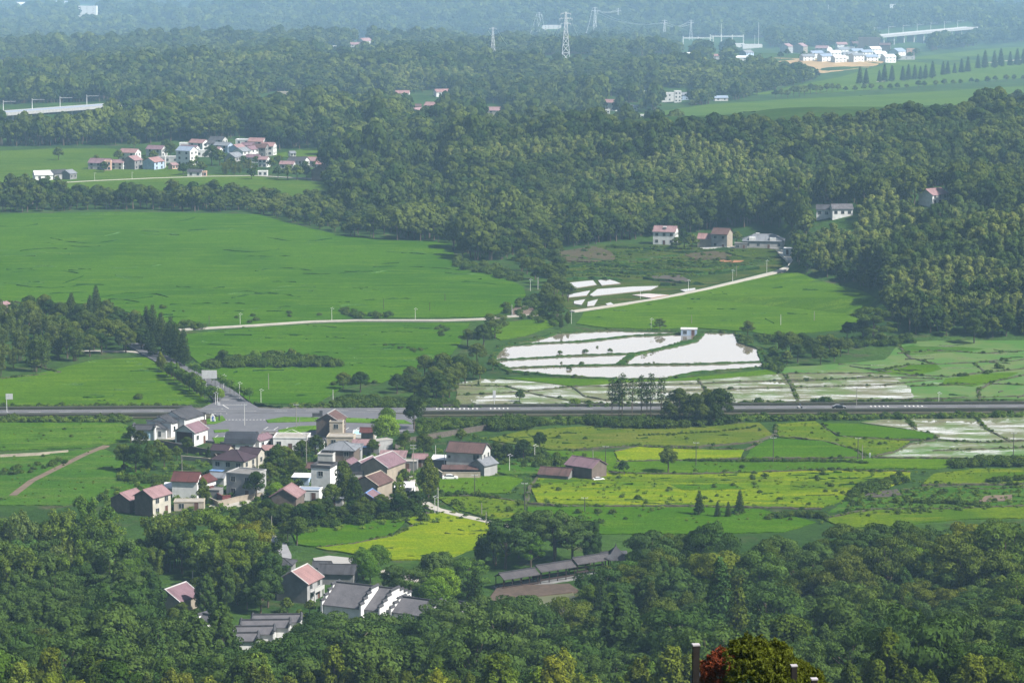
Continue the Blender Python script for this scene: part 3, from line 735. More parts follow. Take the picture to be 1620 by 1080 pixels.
def lobes_for(kind, seed):
    r = random.Random(seed); L = []
    if kind == 'ovate':          # upright rounded-pyramid crown, 10 m
        for i in range(46):
            z = 2.2 + 7.2 * (i / 46.0) ** 1.0
            env = 2.35 * math.sin(min(1, (z - 0.8) / 4.2) * math.pi / 2) * (1 - max(0, (z - 4.5) / 5.6)) ** 0.62
            t = i * 2.4 + r.uniform(-.4, .4); q = env * r.uniform(0.45, 1.0)
            rr = r.uniform(0.55, 1.0) * (1 - 0.3 * (z / 10))
            L.append((q * math.cos(t), q * math.sin(t), z + r.uniform(-.4, .4), rr, rr * 1.15))
        L.append((r.uniform(-.3, .3), 0, 9.5, .5, .8))
    elif kind == 'round':        # wide woolly crown, 9 m
        for i in range(52):
            t = i * 2.4; u = r.uniform(0, 1) ** .5; el = r.uniform(-.25, 1) * math.pi / 2
            L.append((3.5 * u * math.cos(t) * math.cos(el), 3.5 * u * math.sin(t) * math.cos(el), 5.0 + 3.1 * math.sin(el), r.uniform(.6, 1.15), r.uniform(.5, .95)))
    elif kind == 'spread':       # broad layered crown with gaps, 11 m
        for i in range(30):
            t = i * 2.4; u = r.uniform(.1, 1) ** .55
            z = 9.6 - 3.0 * u * u - r.choice([0, 0, 1.5, 3.0]) + r.uniform(-.5, .5)
            L.append((4.6 * u * math.cos(t), 4.6 * u * math.sin(t), z, r.uniform(.9, 1.7), r.uniform(.5, .85)))
    elif kind == 'camphor':      # bright dome of distinct puffs
        for i in range(26):
            t = i * 2.4; u = (i / 26) ** .5
            L.append((3.3 * u * math.cos(t), 3.3 * u * math.sin(t), 7.4 - 3.2 * u ** 2.4 + r.uniform(-.3, .3), r.uniform(.85, 1.2), r.uniform(.75, 1.0)))
        for i in range(12):
            t = i * .52; L.append((2.6 * math.cos(t), 2.6 * math.sin(t), 3.6, 1.1, 1.0))
    elif kind == 'cone':         # dawn redwood or cypress, 12 m
        for i in range(46):
            z = 1.6 + 10.0 * i / 46; q = 2.1 * (1 - (z - 1) / 11.4) ** .8
            t = i * 2.4; L.append((q * .75 * math.cos(t), q * .75 * math.sin(t), z + r.uniform(-.2, .2), .35 + q * .42, .5))
    elif kind == 'bamboo':       # clump of arching plumes, 10 m
        for i in range(13):
            t = r.uniform(0, 6.28); q = r.uniform(.2, 2.6); dx, dy = math.cos(t), math.sin(t); h = r.uniform(7.6, 10.4); ln = r.uniform(.8, 2.0)
            for j in range(6):
                f = j / 5.0
                L.append((dx * (q + ln * f ** 2), dy * (q + ln * f ** 2), 3.0 + (h - 3.0) * math.sin(f * 1.9) / 1.0 * .97 + 0, .95 - .45 * f, .95 - .35 * f))
    elif kind == 'plume':        # one leaning bamboo plume, 11 m
        t = r.uniform(0, 6.28); dx, dy = math.cos(t), math.sin(t)
        for j in range(9):
            f = j / 8.0; q = 1.5 * f ** 2
            L.append((dx * q + r.uniform(-.3, .3), dy * q + r.uniform(-.3, .3), 2.5 + 5.8 * math.sin(f * 1.6), 1.6 - .35 * f, 1.2 - .2 * f))
    elif kind == 'poplar':       # tall thin airy crown on a bare stem, 15 m
        for i in range(26):
            z = 7.5 + 7.5 * i / 26; q = 1.5 * math.sin((z - 5) / 10.6 * math.pi) ** .7
            t = i * 2.4; L.append((q * math.cos(t) * r.uniform(.5, 1), q * math.sin(t) * r.uniform(.5, 1), z, r.uniform(.45, .8), r.uniform(.5, .8)))
    elif kind == 'young':        # small lollipop street tree, 5.5 m
        for i in range(14):
            t = i * 2.4; u = r.uniform(.2, 1); L.append((1.25 * u * math.cos(t), 1.25 * u * math.sin(t), 4.2 - 1.0 * u * u + r.uniform(-.8, .6), r.uniform(.5, .75), r.uniform(.5, .7)))
    elif kind == 'shrub':        # low mound, 2 m
        for i in range(16):
            t = i * 2.4; u = r.uniform(0, 1) ** .5; L.append((1.25 * u * math.cos(t), 1.25 * u * math.sin(t), 1.15 - .6 * u * u + r.uniform(-.2, .3), r.uniform(.35, .65), r.uniform(.4, .6)))
    elif kind == 'tuft':         # reeds and weeds, 1 m
        for i in range(9):
            t = i * 2.4; u = r.uniform(0, 1); L.append((.8 * u * math.cos(t), .8 * u * math.sin(t), .45, .35, .5))
    return L
def trunkparts(kind, seed, L):
    r = random.Random(seed + 50); mb = MB()
    H = {'ovate': 8.5, 'round': 5.5, 'spread': 7.0, 'camphor': 5.5, 'cone': 11.3, 'bamboo': 7, 'poplar': 14, 'plume': 8, 'young': 4.0, 'shrub': .9, 'tuft': .3}[kind]
    tr = {'ovate': .22, 'round': .3, 'spread': .32, 'camphor': .3, 'cone': .25, 'bamboo': .06, 'poplar': .16, 'plume': .07, 'young': .09, 'shrub': .05, 'tuft': .02}[kind]
    if kind == 'bamboo':
        for l in L[::6]: mb.tube((l[0] * .5, l[1] * .5, -.4), (l[0], l[1], 7.5), .07, .04, 4)
    elif kind == 'tuft': mb.tube((0, 0, -.2), (0, 0, .5), .03, .01, 4)
    else:
        bx, by = r.uniform(-.3, .3), r.uniform(-.3, .3); bx *= H / 12; by *= H / 12
        mb.tube((0, 0, -.6), (bx, by, H * .5), tr, tr * .7, 7); mb.tube((bx, by, H * .5), (bx * .5, by, H), tr * .7, tr * .25, 6)
        cand = L[:] ; r.shuffle(cand)
        for l in cand[:9 if kind not in ('shrub', 'young') else 4]:
            z0 = min(max(l[2] * .55, H * .25), H * .9)
            mb.tube((bx * .8, by * .8, z0), (l[0] * .9, l[1] * .9, l[2]), tr * .35, tr * .12, 4)
    return mb
def quads_of(mb):
    """tube collector -> vertex array and quad array (caps dropped)"""
    return np.array(mb.V, float), [f for f in mb.F if len(f) == 4]
FM = {
 'ovate': foliage('leaves of the hill trees', (0.024, 0.046, 0.0078), (0.102, 0.122, 0.0140), .22),
 'round': foliage('leaves of the round trees', (0.020, 0.042, 0.0078), (0.075, 0.100, 0.0145), .22),
 'spread': foliage('leaves of the spreading trees', (0.0413, 0.0731, 0.0109), (0.0733, 0.0972, 0.0140), .28),
 'camphor': foliage('bright leaves', (0.0920, 0.1655, 0.0164), (0.1248, 0.1912, 0.0179), .3),
 'cone': foliage('needles', (0.0234, 0.0426, 0.0094), (0.0390, 0.0586, 0.0109), .15),
 'bamboo': foliage('bamboo leaves', (0.050, 0.078, 0.0150), (0.085, 0.108, 0.024), .3),
 'poplar': foliage('poplar leaves', (0.0289, 0.0482, 0.0094), (0.0413, 0.0595, 0.0109), .2),
 'young': foliage('street tree leaves', (0.0460, 0.0908, 0.0109), (0.0718, 0.1173, 0.0140), .25),
 'shrub': foliage('shrub leaves', (0.0289, 0.0554, 0.0078), (0.0554, 0.0836, 0.0109), .2),
 'tuft': foliage('weed leaves', (0.0585, 0.1069, 0.0133), (0.1108, 0.1599, 0.0203), .3),
}
FAR_ROUND = foliage('far wood leaves', (0.0181, 0.0359, 0.0070), (0.0599, 0.0781, 0.0125), .12, patch=(0.0744, 0.0960, 0.0188), lo=.56, hi=.64)
FAR_BAM = foliage('far bamboo leaves', (0.0600, 0.0900, 0.0188), (0.1320, 0.1500, 0.0360), .2, patch=(0.0390, 0.0660, 0.0150), pscale=.02)
NLEAF = {'ovate': (7000, .165), 'round': (7500, .175), 'spread': (7500, .17), 'camphor': (6000, .19), 'cone': (4200, .18), 'bamboo': (5500, .19), 'poplar': (800, .2), 'young': (900, .17), 'shrub': (800, .15), 'tuft': (260, .12)}
PROTO = {}
def proto(kind, v):
    if (kind, v) in PROTO: return PROTO[kind, v]
    L = lobes_for(kind, 100 + v * 7)
    n, s = NLEAF[kind]
    cm = leafmesh(kind + '_crown', L, n, s, FM[kind], seed=v * 3 + 1, nj=.42, tone=.5, droop=.15 if kind == 'bamboo' else 0)
    tb = trunkparts(kind, v, L)
    tm = meshdata(kind + '_trunk', tb.V, tb.F, BARK)
    PROTO[kind, v] = (cm, tm)
    return PROTO[kind, v]
NV = {'ovate': 5, 'round': 4, 'spread': 4, 'camphor': 2, 'cone': 3, 'bamboo': 3, 'poplar': 3, 'young': 3, 'shrub': 3, 'tuft': 2}
NAME = {'ovate': 'broadleaf_tree', 'round': 'round_tree', 'spread': 'spreading_tree', 'camphor': 'camphor_tree', 'cone': 'conifer_tree', 'bamboo': 'bamboo_clump', 'poplar': 'poplar_tree', 'young': 'street_tree', 'shrub': 'shrub'}
CAT = {'shrub': 'shrub', 'bamboo': 'bamboo'}
trnd = random.Random(11)
SHRUBS = []; ROUNDS = []; SHRUB_OUT = False
def tree(kind, x, y, s, label, group=None, color=None, z=None, sz=None, name=None):
    if len(label.split()) > 16: label = ' '.join(label.replace('tree, big one,', 'tree').replace('tree, small one,', 'tree').split())
    if len(label.split()) > 16: label = label.split(', ')[0]
    while len(label.split()) > 16: label = label.split(' ', 1)[1]
    cm, tm = proto(kind, trnd.randrange(NV[kind]))
    if z is None: z = hg1(x, y)
    if kind in ('shrub', 'round') and name is None:
        if not SHRUB_OUT: (SHRUBS if kind == 'shrub' else ROUNDS).append((s / y, x, y, s, label, group, color, z, sz)); return
    e = empty(name or NAME[kind], x, y, z - .05, trnd.uniform(0, 6.28))
    e.scale = (s, s, (sz or s))
    tag(e, label, CAT.get(kind, 'tree'), group)
    c = mobj('crown' if kind != 'bamboo' else 'foliage', cm, e)
    if color: c.color = (*color, 1)
    mobj('trunk' if kind not in ('bamboo', 'shrub') else 'stems', tm, e)
    return e
# ---- scatter as one object ("stuff")
def far_proto(kind, v, n, size, mat):
    L = lobes_for(kind, 300 + v)
    tb = trunkparts(kind, v, L) if kind != 'tuft' else None
    return leafmesh('far_' + kind, L, n, size, mat, seed=v + 9, extra=quads_of(tb) if (tb and n > 250) else None)
def scatter(name, pts, meshes, label, seed=0, cat=None):
    """pts: array x y z scale zscale; one object that carries instances of the given meshes"""
    pts = np.asarray(pts, float); n = len(pts); r = np.random.RandomState(seed)
    me = bpy.data.meshes.new(name)
    me.vertices.add(n); me.vertices.foreach_set('co', pts[:, :3].astype(np.float32).ravel())
    a = me.attributes.new('rot', 'FLOAT_VECTOR', 'POINT')
    rot = np.zeros((n, 3), np.float32); rot[:, 2] = r.uniform(0, 6.28, n); rot[:, :2] = r.normal(0, .05, (n, 2)); a.data.foreach_set('vector', rot.ravel())
    a = me.attributes.new('scl', 'FLOAT_VECTOR', 'POINT')
    a.data.foreach_set('vector', np.stack([pts[:, 3], pts[:, 3], pts[:, 4]], 1).astype(np.float32).ravel())
    a = me.attributes.new('vid', 'INT', 'POINT'); a.data.foreach_set('value', r.randint(0, len(meshes), n).astype(np.int32))
    o = mobj(name, me)
    ng = bpy.data.node_groups.new(name, 'GeometryNodeTree')
    ng.interface.new_socket('Geometry', in_out='INPUT', socket_type='NodeSocketGeometry')
    ng.interface.new_socket('Geometry', in_out='OUTPUT', socket_type='NodeSocketGeometry')
    nn = ng.nodes; gi = nn.new('NodeGroupInput'); go = nn.new('NodeGroupOutput')
    ip = nn.new('GeometryNodeInstanceOnPoints'); jn = nn.new('GeometryNodeJoinGeometry')
    for i, m in enumerate(meshes):
        po = bpy.data.objects.new(name + '_plant', m)
        oi = nn.new('GeometryNodeObjectInfo'); oi.inputs['Object'].default_value = po; oi.inputs['As Instance'].default_value = False
        gg = nn.new('GeometryNodeGeometryToInstance')
        ng.links.new(oi.outputs['Geometry'], gg.inputs[0]); ng.links.new(gg.outputs[0], jn.inputs[0])
    def attr(nm, ty):
        q = nn.new('GeometryNodeInputNamedAttribute'); q.data_type = ty; q.inputs['Name'].default_value = nm; return q.outputs['Attribute']
    ip.inputs['Pick Instance'].default_value = True
    ng.links.new(gi.outputs[0], ip.inputs['Points']); ng.links.new(jn.outputs[0], ip.inputs['Instance'])
    ng.links.new(attr('vid', 'INT'), ip.inputs['Instance Index'])
    e2r = nn.new('FunctionNodeEulerToRotation'); ng.links.new(attr('rot', 'FLOAT_VECTOR'), e2r.inputs[0]); ng.links.new(e2r.outputs[0], ip.inputs['Rotation'])
    ng.links.new(attr('scl', 'FLOAT_VECTOR'), ip.inputs['Scale'])
    ng.links.new(ip.outputs[0], go.inputs[0])
    mod = o.modifiers.new('plants', 'NODES'); mod.node_group = ng
    tag(o, label, cat, kind='stuff')
    return o
def jitter(y0, y1, sp_, seed, wid=0.205, pad=30):
    """jittered grid over the visible wedge between two depths"""
    r = np.random.RandomState(seed)
    hw = wid * y1 + pad
    gx = np.arange(-hw, hw, sp_); gy = np.arange(y0, y1, sp_)
    X, Y = np.meshgrid(gx, gy); X = X + (np.arange(len(gy)) % 2)[:, None] * sp_ * .5
    X = (X + r.uniform(-.42, .42, X.shape) * sp_).ravel(); Y = (Y + r.uniform(-.42, .42, Y.shape) * sp_).ravel()
    k = np.abs(X) < wid * Y + pad
    X, Y = X[k], Y[k]; Z = hgt(X, Y); px, py = U(X, Y, Z)
    return X, Y, Z, px, py
def inany(px, py, polys):
    m = np.zeros(len(px), bool)
    for P in polys: m |= inpoly(px, py, P)
    return m

# ---- the village across the fields and the scattered far houses
FH = [  # px, py, L, W, H, yaw, roof, roof colour, wall, look
 (160, 268, 14, 9, 4.5, -14, 'gable', 'mauve', 'greylt', 'long mauve roofed house at the left end of the far village'), (171, 270, 4, 5, 6.0, 0, 'flat', 'flat', 'peach', 'narrow peach coloured house front at the left end of the far village'),
 (188, 268, 9, 6, 4.5, -18, 'gable', 'pink', 'white', 'small white house second from the left end of the far village'), (206, 255, 12, 8, 6.0, -20, 'gable', 'rose', 'white', 'white house with a broad rose roof behind the grey gable'),
 (210, 268, 9, 9, 6.2, 64, 'gable', 'pink', 'grey', 'grey gabled house with a pink roof in the left of the far village'), (243, 268, 11, 9, 5.2, 62, 'gable', 'rose', 'blue', 'pale blue house with a red roof in the far village'),
 (248, 247, 12, 8, 5.0, -22, 'gable', 'mauve', 'dirty', 'mauve roofed house at the back of the far village'), (272, 257, 10, 7, 3.6, 0, 'flat', 'white', 'dirty', 'flat white roofed house left of the tall white house'), (256, 266, 5, 5, 7.0, 0, 'flat', 'flat', 'dirty', 'narrow dull white house beside the pale blue one'),
 (296, 262, 11, 9, 10.0, -28, 'gable', 'bluegrey', 'white', 'tallest white three storey house of the far village'), (274, 268, 5, 4, 3.0, 50, 'gable', 'pink', 'peach', 'tiny peach gabled hut in front of the tall white house'),
 (300, 246, 12, 7, 5.0, -20, 'gable', 'mauve', 'white', 'mauve roofed house right behind the tall white house'), (315, 238, 12, 8, 5.5, -30, 'gable', 'rose', 'white', 'rose roofed house with a bright verge at the top of the far village'), (296, 236, 10, 6, 4.0, 0, 'flat', 'white', 'white', 'flat white building at the upper left of the rose roof'),
 (330, 238, 9, 7, 5.0, 10, 'gable', 'dark', 'white', 'dark roofed house at the top of the far village'), (345, 232, 11, 8, 5.0, -20, 'gable', 'dark', 'dirty', 'rearmost dark roofed house of the far village'), (354, 241, 12, 7, 5.0, -30, 'gable', 'grey', 'blue', 'grey roofed blue walled house near the middle of the far village'),
 (322, 248, 10, 6, 4.0, 0, 'flat', 'white', 'white', 'low flat white house below the rose roof'), (340, 246, 9, 6, 4.2, -20, 'gable', 'pink', 'white', 'pink roofed house above the great round tree'),
 (386, 236, 10, 8, 6.5, -10, 'flat', 'white', 'white', 'flat roofed white house at the top of the right cluster'), (376, 246, 9, 9, 5.0, 60, 'gable', 'pink', 'blue', 'blue gabled house at the left of the right cluster'), (383, 250, 9, 8, 4.8, 60, 'gable', 'grey', 'white', 'white gabled house in the front of the right cluster'),
 (397, 248, 9, 7, 5.2, 60, 'gable', 'mauve', 'white', 'second white gabled house in the front of the right cluster'), (393, 240, 9, 6, 4.6, -12, 'gable', 'mauve', 'dirty', 'mauve roofed house in the middle of the right cluster'), (407, 237, 11, 8, 6.0, -14, 'gable', 'rose', 'white', 'big rose roofed house at the top of the right cluster'),
 (412, 247, 10, 8, 6.0, -14, 'gable', 'brown', 'grey', 'grey house with a brown roof in the right cluster'), (425, 246, 9, 8, 6.6, -12, 'gable', 'rose', 'white', 'white house with balconies at the right end of the far village'), (370, 256, 10, 9, 3.6, 60, 'gable', 'grey', 'greylt', 'low grey gabled barn below the right cluster'), (401, 257, 9, 6, 3.6, -14, 'gable', 'mauve', 'white', 'low mauve roofed house below the right cluster'),
 (418, 264, 6, 6, 5.0, -18, 'gable', 'pink', 'white', 'small white house with a pink roof apart from the right cluster'), (462, 248, 4, 4, 2.6, 30, 'gable', 'grey', 'white', 'lone tiny white hut on the upper far field'), (455, 268, 9, 6, 3.6, -10, 'gable', 'pink', 'dirty', 'faded pink roofed house left of the dark far roof'),
 (472, 266, 12, 8, 5.0, -20, 'gable', 'dark', 'white', 'dark roofed house with a white gable beyond the far thicket'), (493, 264, 11, 8, 4.2, -12, 'gable', 'pink', 'greylt', 'pink roofed house right of the dark far roof'), (515, 272, 11, 7, 5.2, -8, 'gable', 'rose', 'dirty', 'rose roofed house above the brown far gable'),
 (509, 285, 9, 10, 6.5, 72, 'gable', 'rose', 'brown', 'brown gabled house at the right end of the far fields'), (416, 278, 6, 4, 2.6, 0, 'flat', 'white', 'white', 'small white hut beside the far thicket'), (309, 279, 9, 5, 3.0, -6, 'gable', 'dark', 'white', 'low white house under the great far tree'), (322, 279, 4, 4, 2.8, 0, 'flat', 'flat', 'peach', 'small peach wall beside the low white far house'),
 (68, 285, 11, 8, 3.6, 20, 'gable', 'white', 'white', 'white roofed farmhouse at the far left'), (93, 284, 10, 7, 4.0, 40, 'gable', 'dark', 'greylt', 'grey roofed farmhouse right of the white roofed one'), (109, 284, 7, 7, 4.0, 62, 'gable', 'grey', 'grey', 'grey gabled barn at the far left'),
 (216, 190, 10, 9, 4.5, 60, 'gable', 'white', 'white', 'white house alone in the left woods'), (418, 168, 12, 8, 3.0, 20, 'gable', 'rose', 'white', 'rose roofed house left in the wood clearing'), (431, 166, 10, 8, 3.5, -20, 'gable', 'rose', 'dirty', 'rose roofed house right in the wood clearing'),
 (462, 166, 14, 8, 4.0, -30, 'gable', 'pink', 'white', 'long pale house in the wood clearing'), (484, 162, 13, 11, 5.5, 50, 'gable', 'pink', 'greylt', 'pink gabled house at the right of the wood clearing'), (449, 155, 13, 8, 5, 0, 'flat', 'white', 'tan', 'flat roofed house at the back of the wood clearing'),
 (600, 165, 11, 9, 7.5, -24, 'gable', 'pink', 'dirty', 'two storey pale house left of the middle woods'), (637, 159, 12, 8, 6.5, -4, 'gable', 'rose', 'white', 'white house with a rose roof in the middle woods'), (699, 152, 13, 8, 4.0, 20, 'gable', 'rose', 'white', 'rose roofed house hidden high in the middle woods'),
 (684, 182, 11, 9, 8.0, -20, 'gable', 'rose', 'tan', 'tall tan house with a rose roof in the middle woods'), (662, 184, 12, 9, 4.5, 50, 'gable', 'pink', 'greylt', 'grey gabled house left of the tall tan house'), (657, 174, 10, 7, 3, 0, 'gable', 'brown', 'brown', 'brown hut behind the grey gabled house'),
 (778, 184, 17, 9, 5.0, -8, 'gable', 'pink', 'cream', 'long cream house at the edge of the middle woods'), (967, 175, 10, 8, 7.0, -20, 'gable', 'rose', 'dirty', 'rose roofed house at the corner of the upper field'), (959, 180, 6, 5, 3, 0, 'flat', 'white', 'white', 'tiny white shed at the corner of the upper field'),
 (1059, 161, 14, 8, 7.5, 0, 'flat', 'white', 'white', 'white block with terraces behind the upper field'), (1072, 162, 6, 9, 9.5, 0, 'flat', 'white', 'white', 'tall white stair tower behind the upper field'), (1082, 158, 9, 7, 4.5, 0, 'gable', 'grey', 'blue', 'grey roofed house right of the white stair tower'), (1020, 152, 8, 5, 4, 0, 'flat', 'white', 'white', 'white hut left of the white terraces'),
 (1000, 175, 9, 5, 3, 0, 'gable', 'grey', 'dirty', 'grey shed in the thicket behind the upper field'), (1140, 160, 12, 6, 3, 10, 'gable', 'bluegrey', 'dirty', 'low blue grey shed right of the upper field thicket'), (1018, 188, 5, 4, 3, 0, 'flat', 'white', 'white', 'small pale box on the upper field edge') ,
 (577, 75, 16, 12, 8, 50, 'gable', 'pink', 'dirty', 'far pale gabled house high in the woods'), (562, 77, 12, 9, 5, 0, 'gable', 'pink', 'dirty', 'far low house beside the pale gabled one'), (523, 80, 14, 9, 5, 0, 'flat', 'white', 'white', 'far white speck of a house in the upper woods'),
 (1181, 90, 15, 10, 5, 50, 'gable', 'grey', 'blue', 'blue grey gabled house left of the far hamlet'), (1177, 96, 18, 7, 3.5, 0, 'gable', 'white', 'white', 'white sheds below the blue grey gabled house'), (1135, 94, 12, 7, 4, 0, 'gable', 'rose', 'dirty', 'rose hut in the woods below the substation'), (1087, 92, 12, 8, 4, 20, 'gable', 'white', 'white', 'white roofed hut in the woods below the pylon'),
 (1244, 84, 14, 11, 8, 60, 'gable', 'pink', 'greylt', 'grey house at the left end of the far hamlet'), (1266, 84, 17, 13, 8, 66, 'gable', 'pink', 'beige', 'largest beige gable of the far hamlet'), (1301, 87, 15, 10, 8, -24, 'gable', 'pink', 'white', 'pink roofed white house of the far hamlet'),
 (1375, 80, 26, 12, 15, -6, 'flat', 'rose', 'brown', 'big brown block rising above the far hamlet'), (1355, 78, 14, 9, 7, 20, 'gable', 'brown', 'brown', 'brown roofed house left of the big brown block'), (1400, 82, 13, 9, 8, -10, 'gable', 'brown', 'brown', 'brown house right of the big brown block'), (1331, 78, 13, 9, 6, 10, 'gable', 'rose', 'white', 'rose roofed house behind the far hamlet'), (1342, 83, 14, 9, 6, -10, 'flat', 'white', 'dirty', 'flat pale house behind the terraced rows'),
 (1420, 91, 17, 13, 7, 50, 'gable', 'bluegrey', 'white', 'blue roofed gable at the right of the far hamlet'), (1440, 90, 9, 9, 9, 0, 'flat', 'flat', 'peach', 'peach block at the right end of the far hamlet'), (1433, 95, 20, 7, 4, 0, 'flat', 'white', 'dirty', 'long low pale building at the right end of the far hamlet'),
 (1415, 14, 18, 10, 7, 0, 'flat', 'white', 'white', 'white villa high on the far right hill'), (139, 27, 30, 16, 17, 0, 'flat', 'white', 'white', 'big white block standing alone in the far haze'), (295, 14, 24, 12, 7, 0, 'flat', 'white', 'white', 'pale far building right of the white block'), (1508, 6, 22, 12, 8, 0, 'gable', 'rose', 'dirty', 'rose far house at the top right'),
 (98, 12, 22, 12, 8, 0, 'gable', 'white', 'white', 'pale far building left of the white block'), (340, 9, 22, 12, 8, 0, 'flat', 'white', 'dirty', 'second pale far building at the top'), (30, 14, 26, 12, 8, 10, 'gable', 'white', 'white', 'pale far shed at the top left'), (860, 50, 9, 8, 8, 0, 'flat', 'white', 'white', 'tiny white tower in the upper woods'), (876, 46, 22, 8, 5, 0, 'flat', 'white', 'white', 'long white speck beside the upper pylons'),
]
for r in range(3):      # terraced white rows of the far hamlet
    for k in range(6 - r):
        FH.append((1277 + k * 25 + r * 14 + (k % 2) * 3, 97 - r * 5.5 + (k % 3), 15, 9, 5.5 + (k % 2), 24 + 8 * (k % 2), 'gable', ('grey', 'bluegrey', 'white')[(k + r) % 3], 'white', None))

HB = np.array([[f[0], f[1], f[2]] for f in FH if f[1] < 232 or f[0] > 1400] + [[1476, 322, 16], [1492, 318, 9], [1308, 343, 16], [1331, 342, 16]], float)
def near_house(px, py):
    """open ground right in front of a far house, so that it shows"""
    m = np.zeros(len(px), bool)
    for hx, hy, hl in HB:
        s_ = 1 / mpp(hy); m |= (np.abs(px - hx) < hl * s_ * .62 + 2) & (py > hy - 5 * s_) & (py < hy + 14 * s_)
    return m
# ---------------------------------------------------------------- the woods
# far and middle woods: outlines in photo positions of where the trees stand
W1 = [(-80, 318), (180, 306), (215, 318), (240, 318), (330, 304), (420, 314), (520, 318), (560, 345), (560, 374), (500, 362), (440, 347), (410, 338), (190, 332), (-80, 339)]
W2 = [(520, 275), (600, 262), (700, 250), (850, 236), (1000, 229), (1200, 219), (1420, 205), (1720, 192), (1720, 545), (1620, 540), (1440, 533), (1405, 505), (1398, 470), (1375, 458), (1300, 441), (1262, 426), (1256, 385), (1240, 362), (1165, 362), (1030, 376), (930, 388), (850, 396), (800, 412), (735, 412), (718, 400), (712, 383), (620, 380), (545, 373), (500, 340), (520, 318), (528, 300)]
EXCL = [(1265, 315), (1350, 330), (1350, 345), (1265, 340)], [(1440, 300), (1500, 300), (1500, 325), (1440, 325)]
W3 = [(-80, 232), (90, 232), (180, 230), (280, 226), (400, 216), (430, 238), (520, 240), (540, 262), (600, 262), (700, 250), (850, 236), (1000, 229), (1200, 219), (1420, 205), (1720, 192), (1720, -140), (-80, -140)]
VOID = [f[3] for f in FIELDS if f[0] == 'clearing'] + [FIELDS[5][3], FIELDS[6][3], FIELDS[7][3], FIELDS[8][3],
        [(-80, 226), (60, 224), (150, 218), (200, 204), (196, 160), (-80, 168)], [(1120, 170), (1240, 140), (1330, 115), (1440, 85), (1560, 70), (1720, 62), (1720, 142), (1400, 153), (1240, 162)], [(1190, 76), (1470, 72), (1475, 118), (1300, 126), (1200, 112)], [(1190, 100), (1230, 86), (1330, 84), (1450, 78), (1470, 96), (1440, 118), (1390, 112), (1300, 122), (1250, 118)],
        [(1070, 60), (1215, 60), (1215, 88), (1070, 88)], [(1380, 48), (1545, 36), (1550, 66), (1390, 80)], [(855, 88), (935, 88), (935, 110), (855, 110)],
        [(410, 148), (500, 148), (500, 170), (410, 172)], [(585, 150), (720, 145), (720, 185), (650, 185), (620, 166), (585, 165)], [(765, 165), (800, 165), (800, 184), (765, 184)],
        [(955, 152), (985, 152), (985, 175), (955, 175)], [(1040, 140), (1100, 140), (1100, 162), (1040, 162)], [(560, 60), (590, 60), (590, 80), (560, 80)], [(200, 178), (235, 178), (235, 192), (200, 192)],
        [(120, 5), (160, 5), (160, 30), (120, 30)]]
STRIPBAND = [(850, 236), (850, 216), (1000, 214), (1200, 211), (1420, 199), (1720, 184), (1720, 192), (1420, 205), (1200, 219), (1000, 229)]
BAMZ = [[(880, 330), (930, 290), (1100, 250), (1280, 240), (1400, 262), (1330, 310), (1180, 345), (1000, 350), (890, 345)], [(1262, 395), (1350, 330), (1480, 330), (1720, 310), (1720, 375), (1500, 380), (1400, 420), (1300, 430)],
        [(1400, 470), (1480, 400), (1720, 350), (1720, 520), (1450, 500)], [(700, 262), (850, 240), (1100, 232), (1130, 250), (850, 262)], [(1240, 225), (1720, 205), (1720, 235), (1300, 240)],
        [(180, 178), (300, 158), (400, 160), (360, 178)], [(230, 112), (430, 100), (470, 108), (300, 122)], [(540, 118), (740, 116), (760, 140), (560, 135)], [(1000, 120), (1100, 115), (1200, 95), (1230, 105), (1100, 130)]]
rw, bw, gw = [], [], []
for (y0, y1, s_) in ((1000, 1300, 4.6), (1300, 1700, 5.2), (1700, 2200, 6.2), (2200, 2800, 7.4), (2800, 3600, 8.6), (3600, 4600, 10.2), (4600, 6000, 12.5), (6000, 8000, 16.0), (8000, 11000, 20.0), (11000, 14800, 25.0)):
    X, Y, Z, px, py = jitter(y0, y1, s_, int(y0))
    m = (inany(px, py, [W1, W2, W3, STRIPBAND]) & ~inany(px, py, list(VOID) + list(EXCL)) & ~near_house(px, py))
    big = fbm(X / 45.0, Y / 70.0, 2)
    isb = inany(px, py, BAMZ) & (fbm(X / 30.0 + 9, Y / 40.0, 2) > .38)
    left = (px < 760) & (py > 190)
    r = np.random.RandomState(int(y0) + 1)
    sc = s_ / 5.2 * r.uniform(.5, 1.38, len(X)) * np.where(big > .52, 1.25, .92)
    # rows of big crowns: thin them out
    keep = np.where(left | inpoly(px, py, W1), r.rand(len(X)) < .62, True)
    sc = np.where(left, sc * 1.3, sc)
    sc = np.where(inpoly(px, py, W1), sc * .68, sc)
    if s_ > 6.5: sc = sc * .85
    tall = .65 + .9 * fbm(X / 70.0 + 31, Y / 90.0, 2)
    P = np.stack([X, Y, Z - .3, sc, sc * tall * r.uniform(.8, 1.12, len(X)) * (1 if s_ < 8 else .8)], 1)
    rw.append(P[m & ~isb & keep])
    if y0 < 5000:
        X, Y, Z, px, py = jitter(y0, y1, s_ * .66, int(y0) + 7)
        m = inany(px, py, BAMZ) & inany(px, py, [W1, W2, W3, STRIPBAND]) & (fbm(X / 30.0 + 9, Y / 40.0, 2) > .38) & ~inany(px, py, list(VOID) + list(EXCL)) & ~near_house(px, py)
        q = s_ / 5.2 * .9 * r.uniform(.6, 1.35, len(X)); bw.append(np.stack([X, Y, Z - .5, q, q * r.uniform(.85, 1.1, len(X)) / (1 if s_ < 7 else 1.2)], 1)[m])
rw = np.concatenate(rw); bw = np.concatenate(bw)
near = rw[:, 1] < 2250
fr1 = [far_proto('round', v, 900, .48, FAR_ROUND) for v in range(3)] 
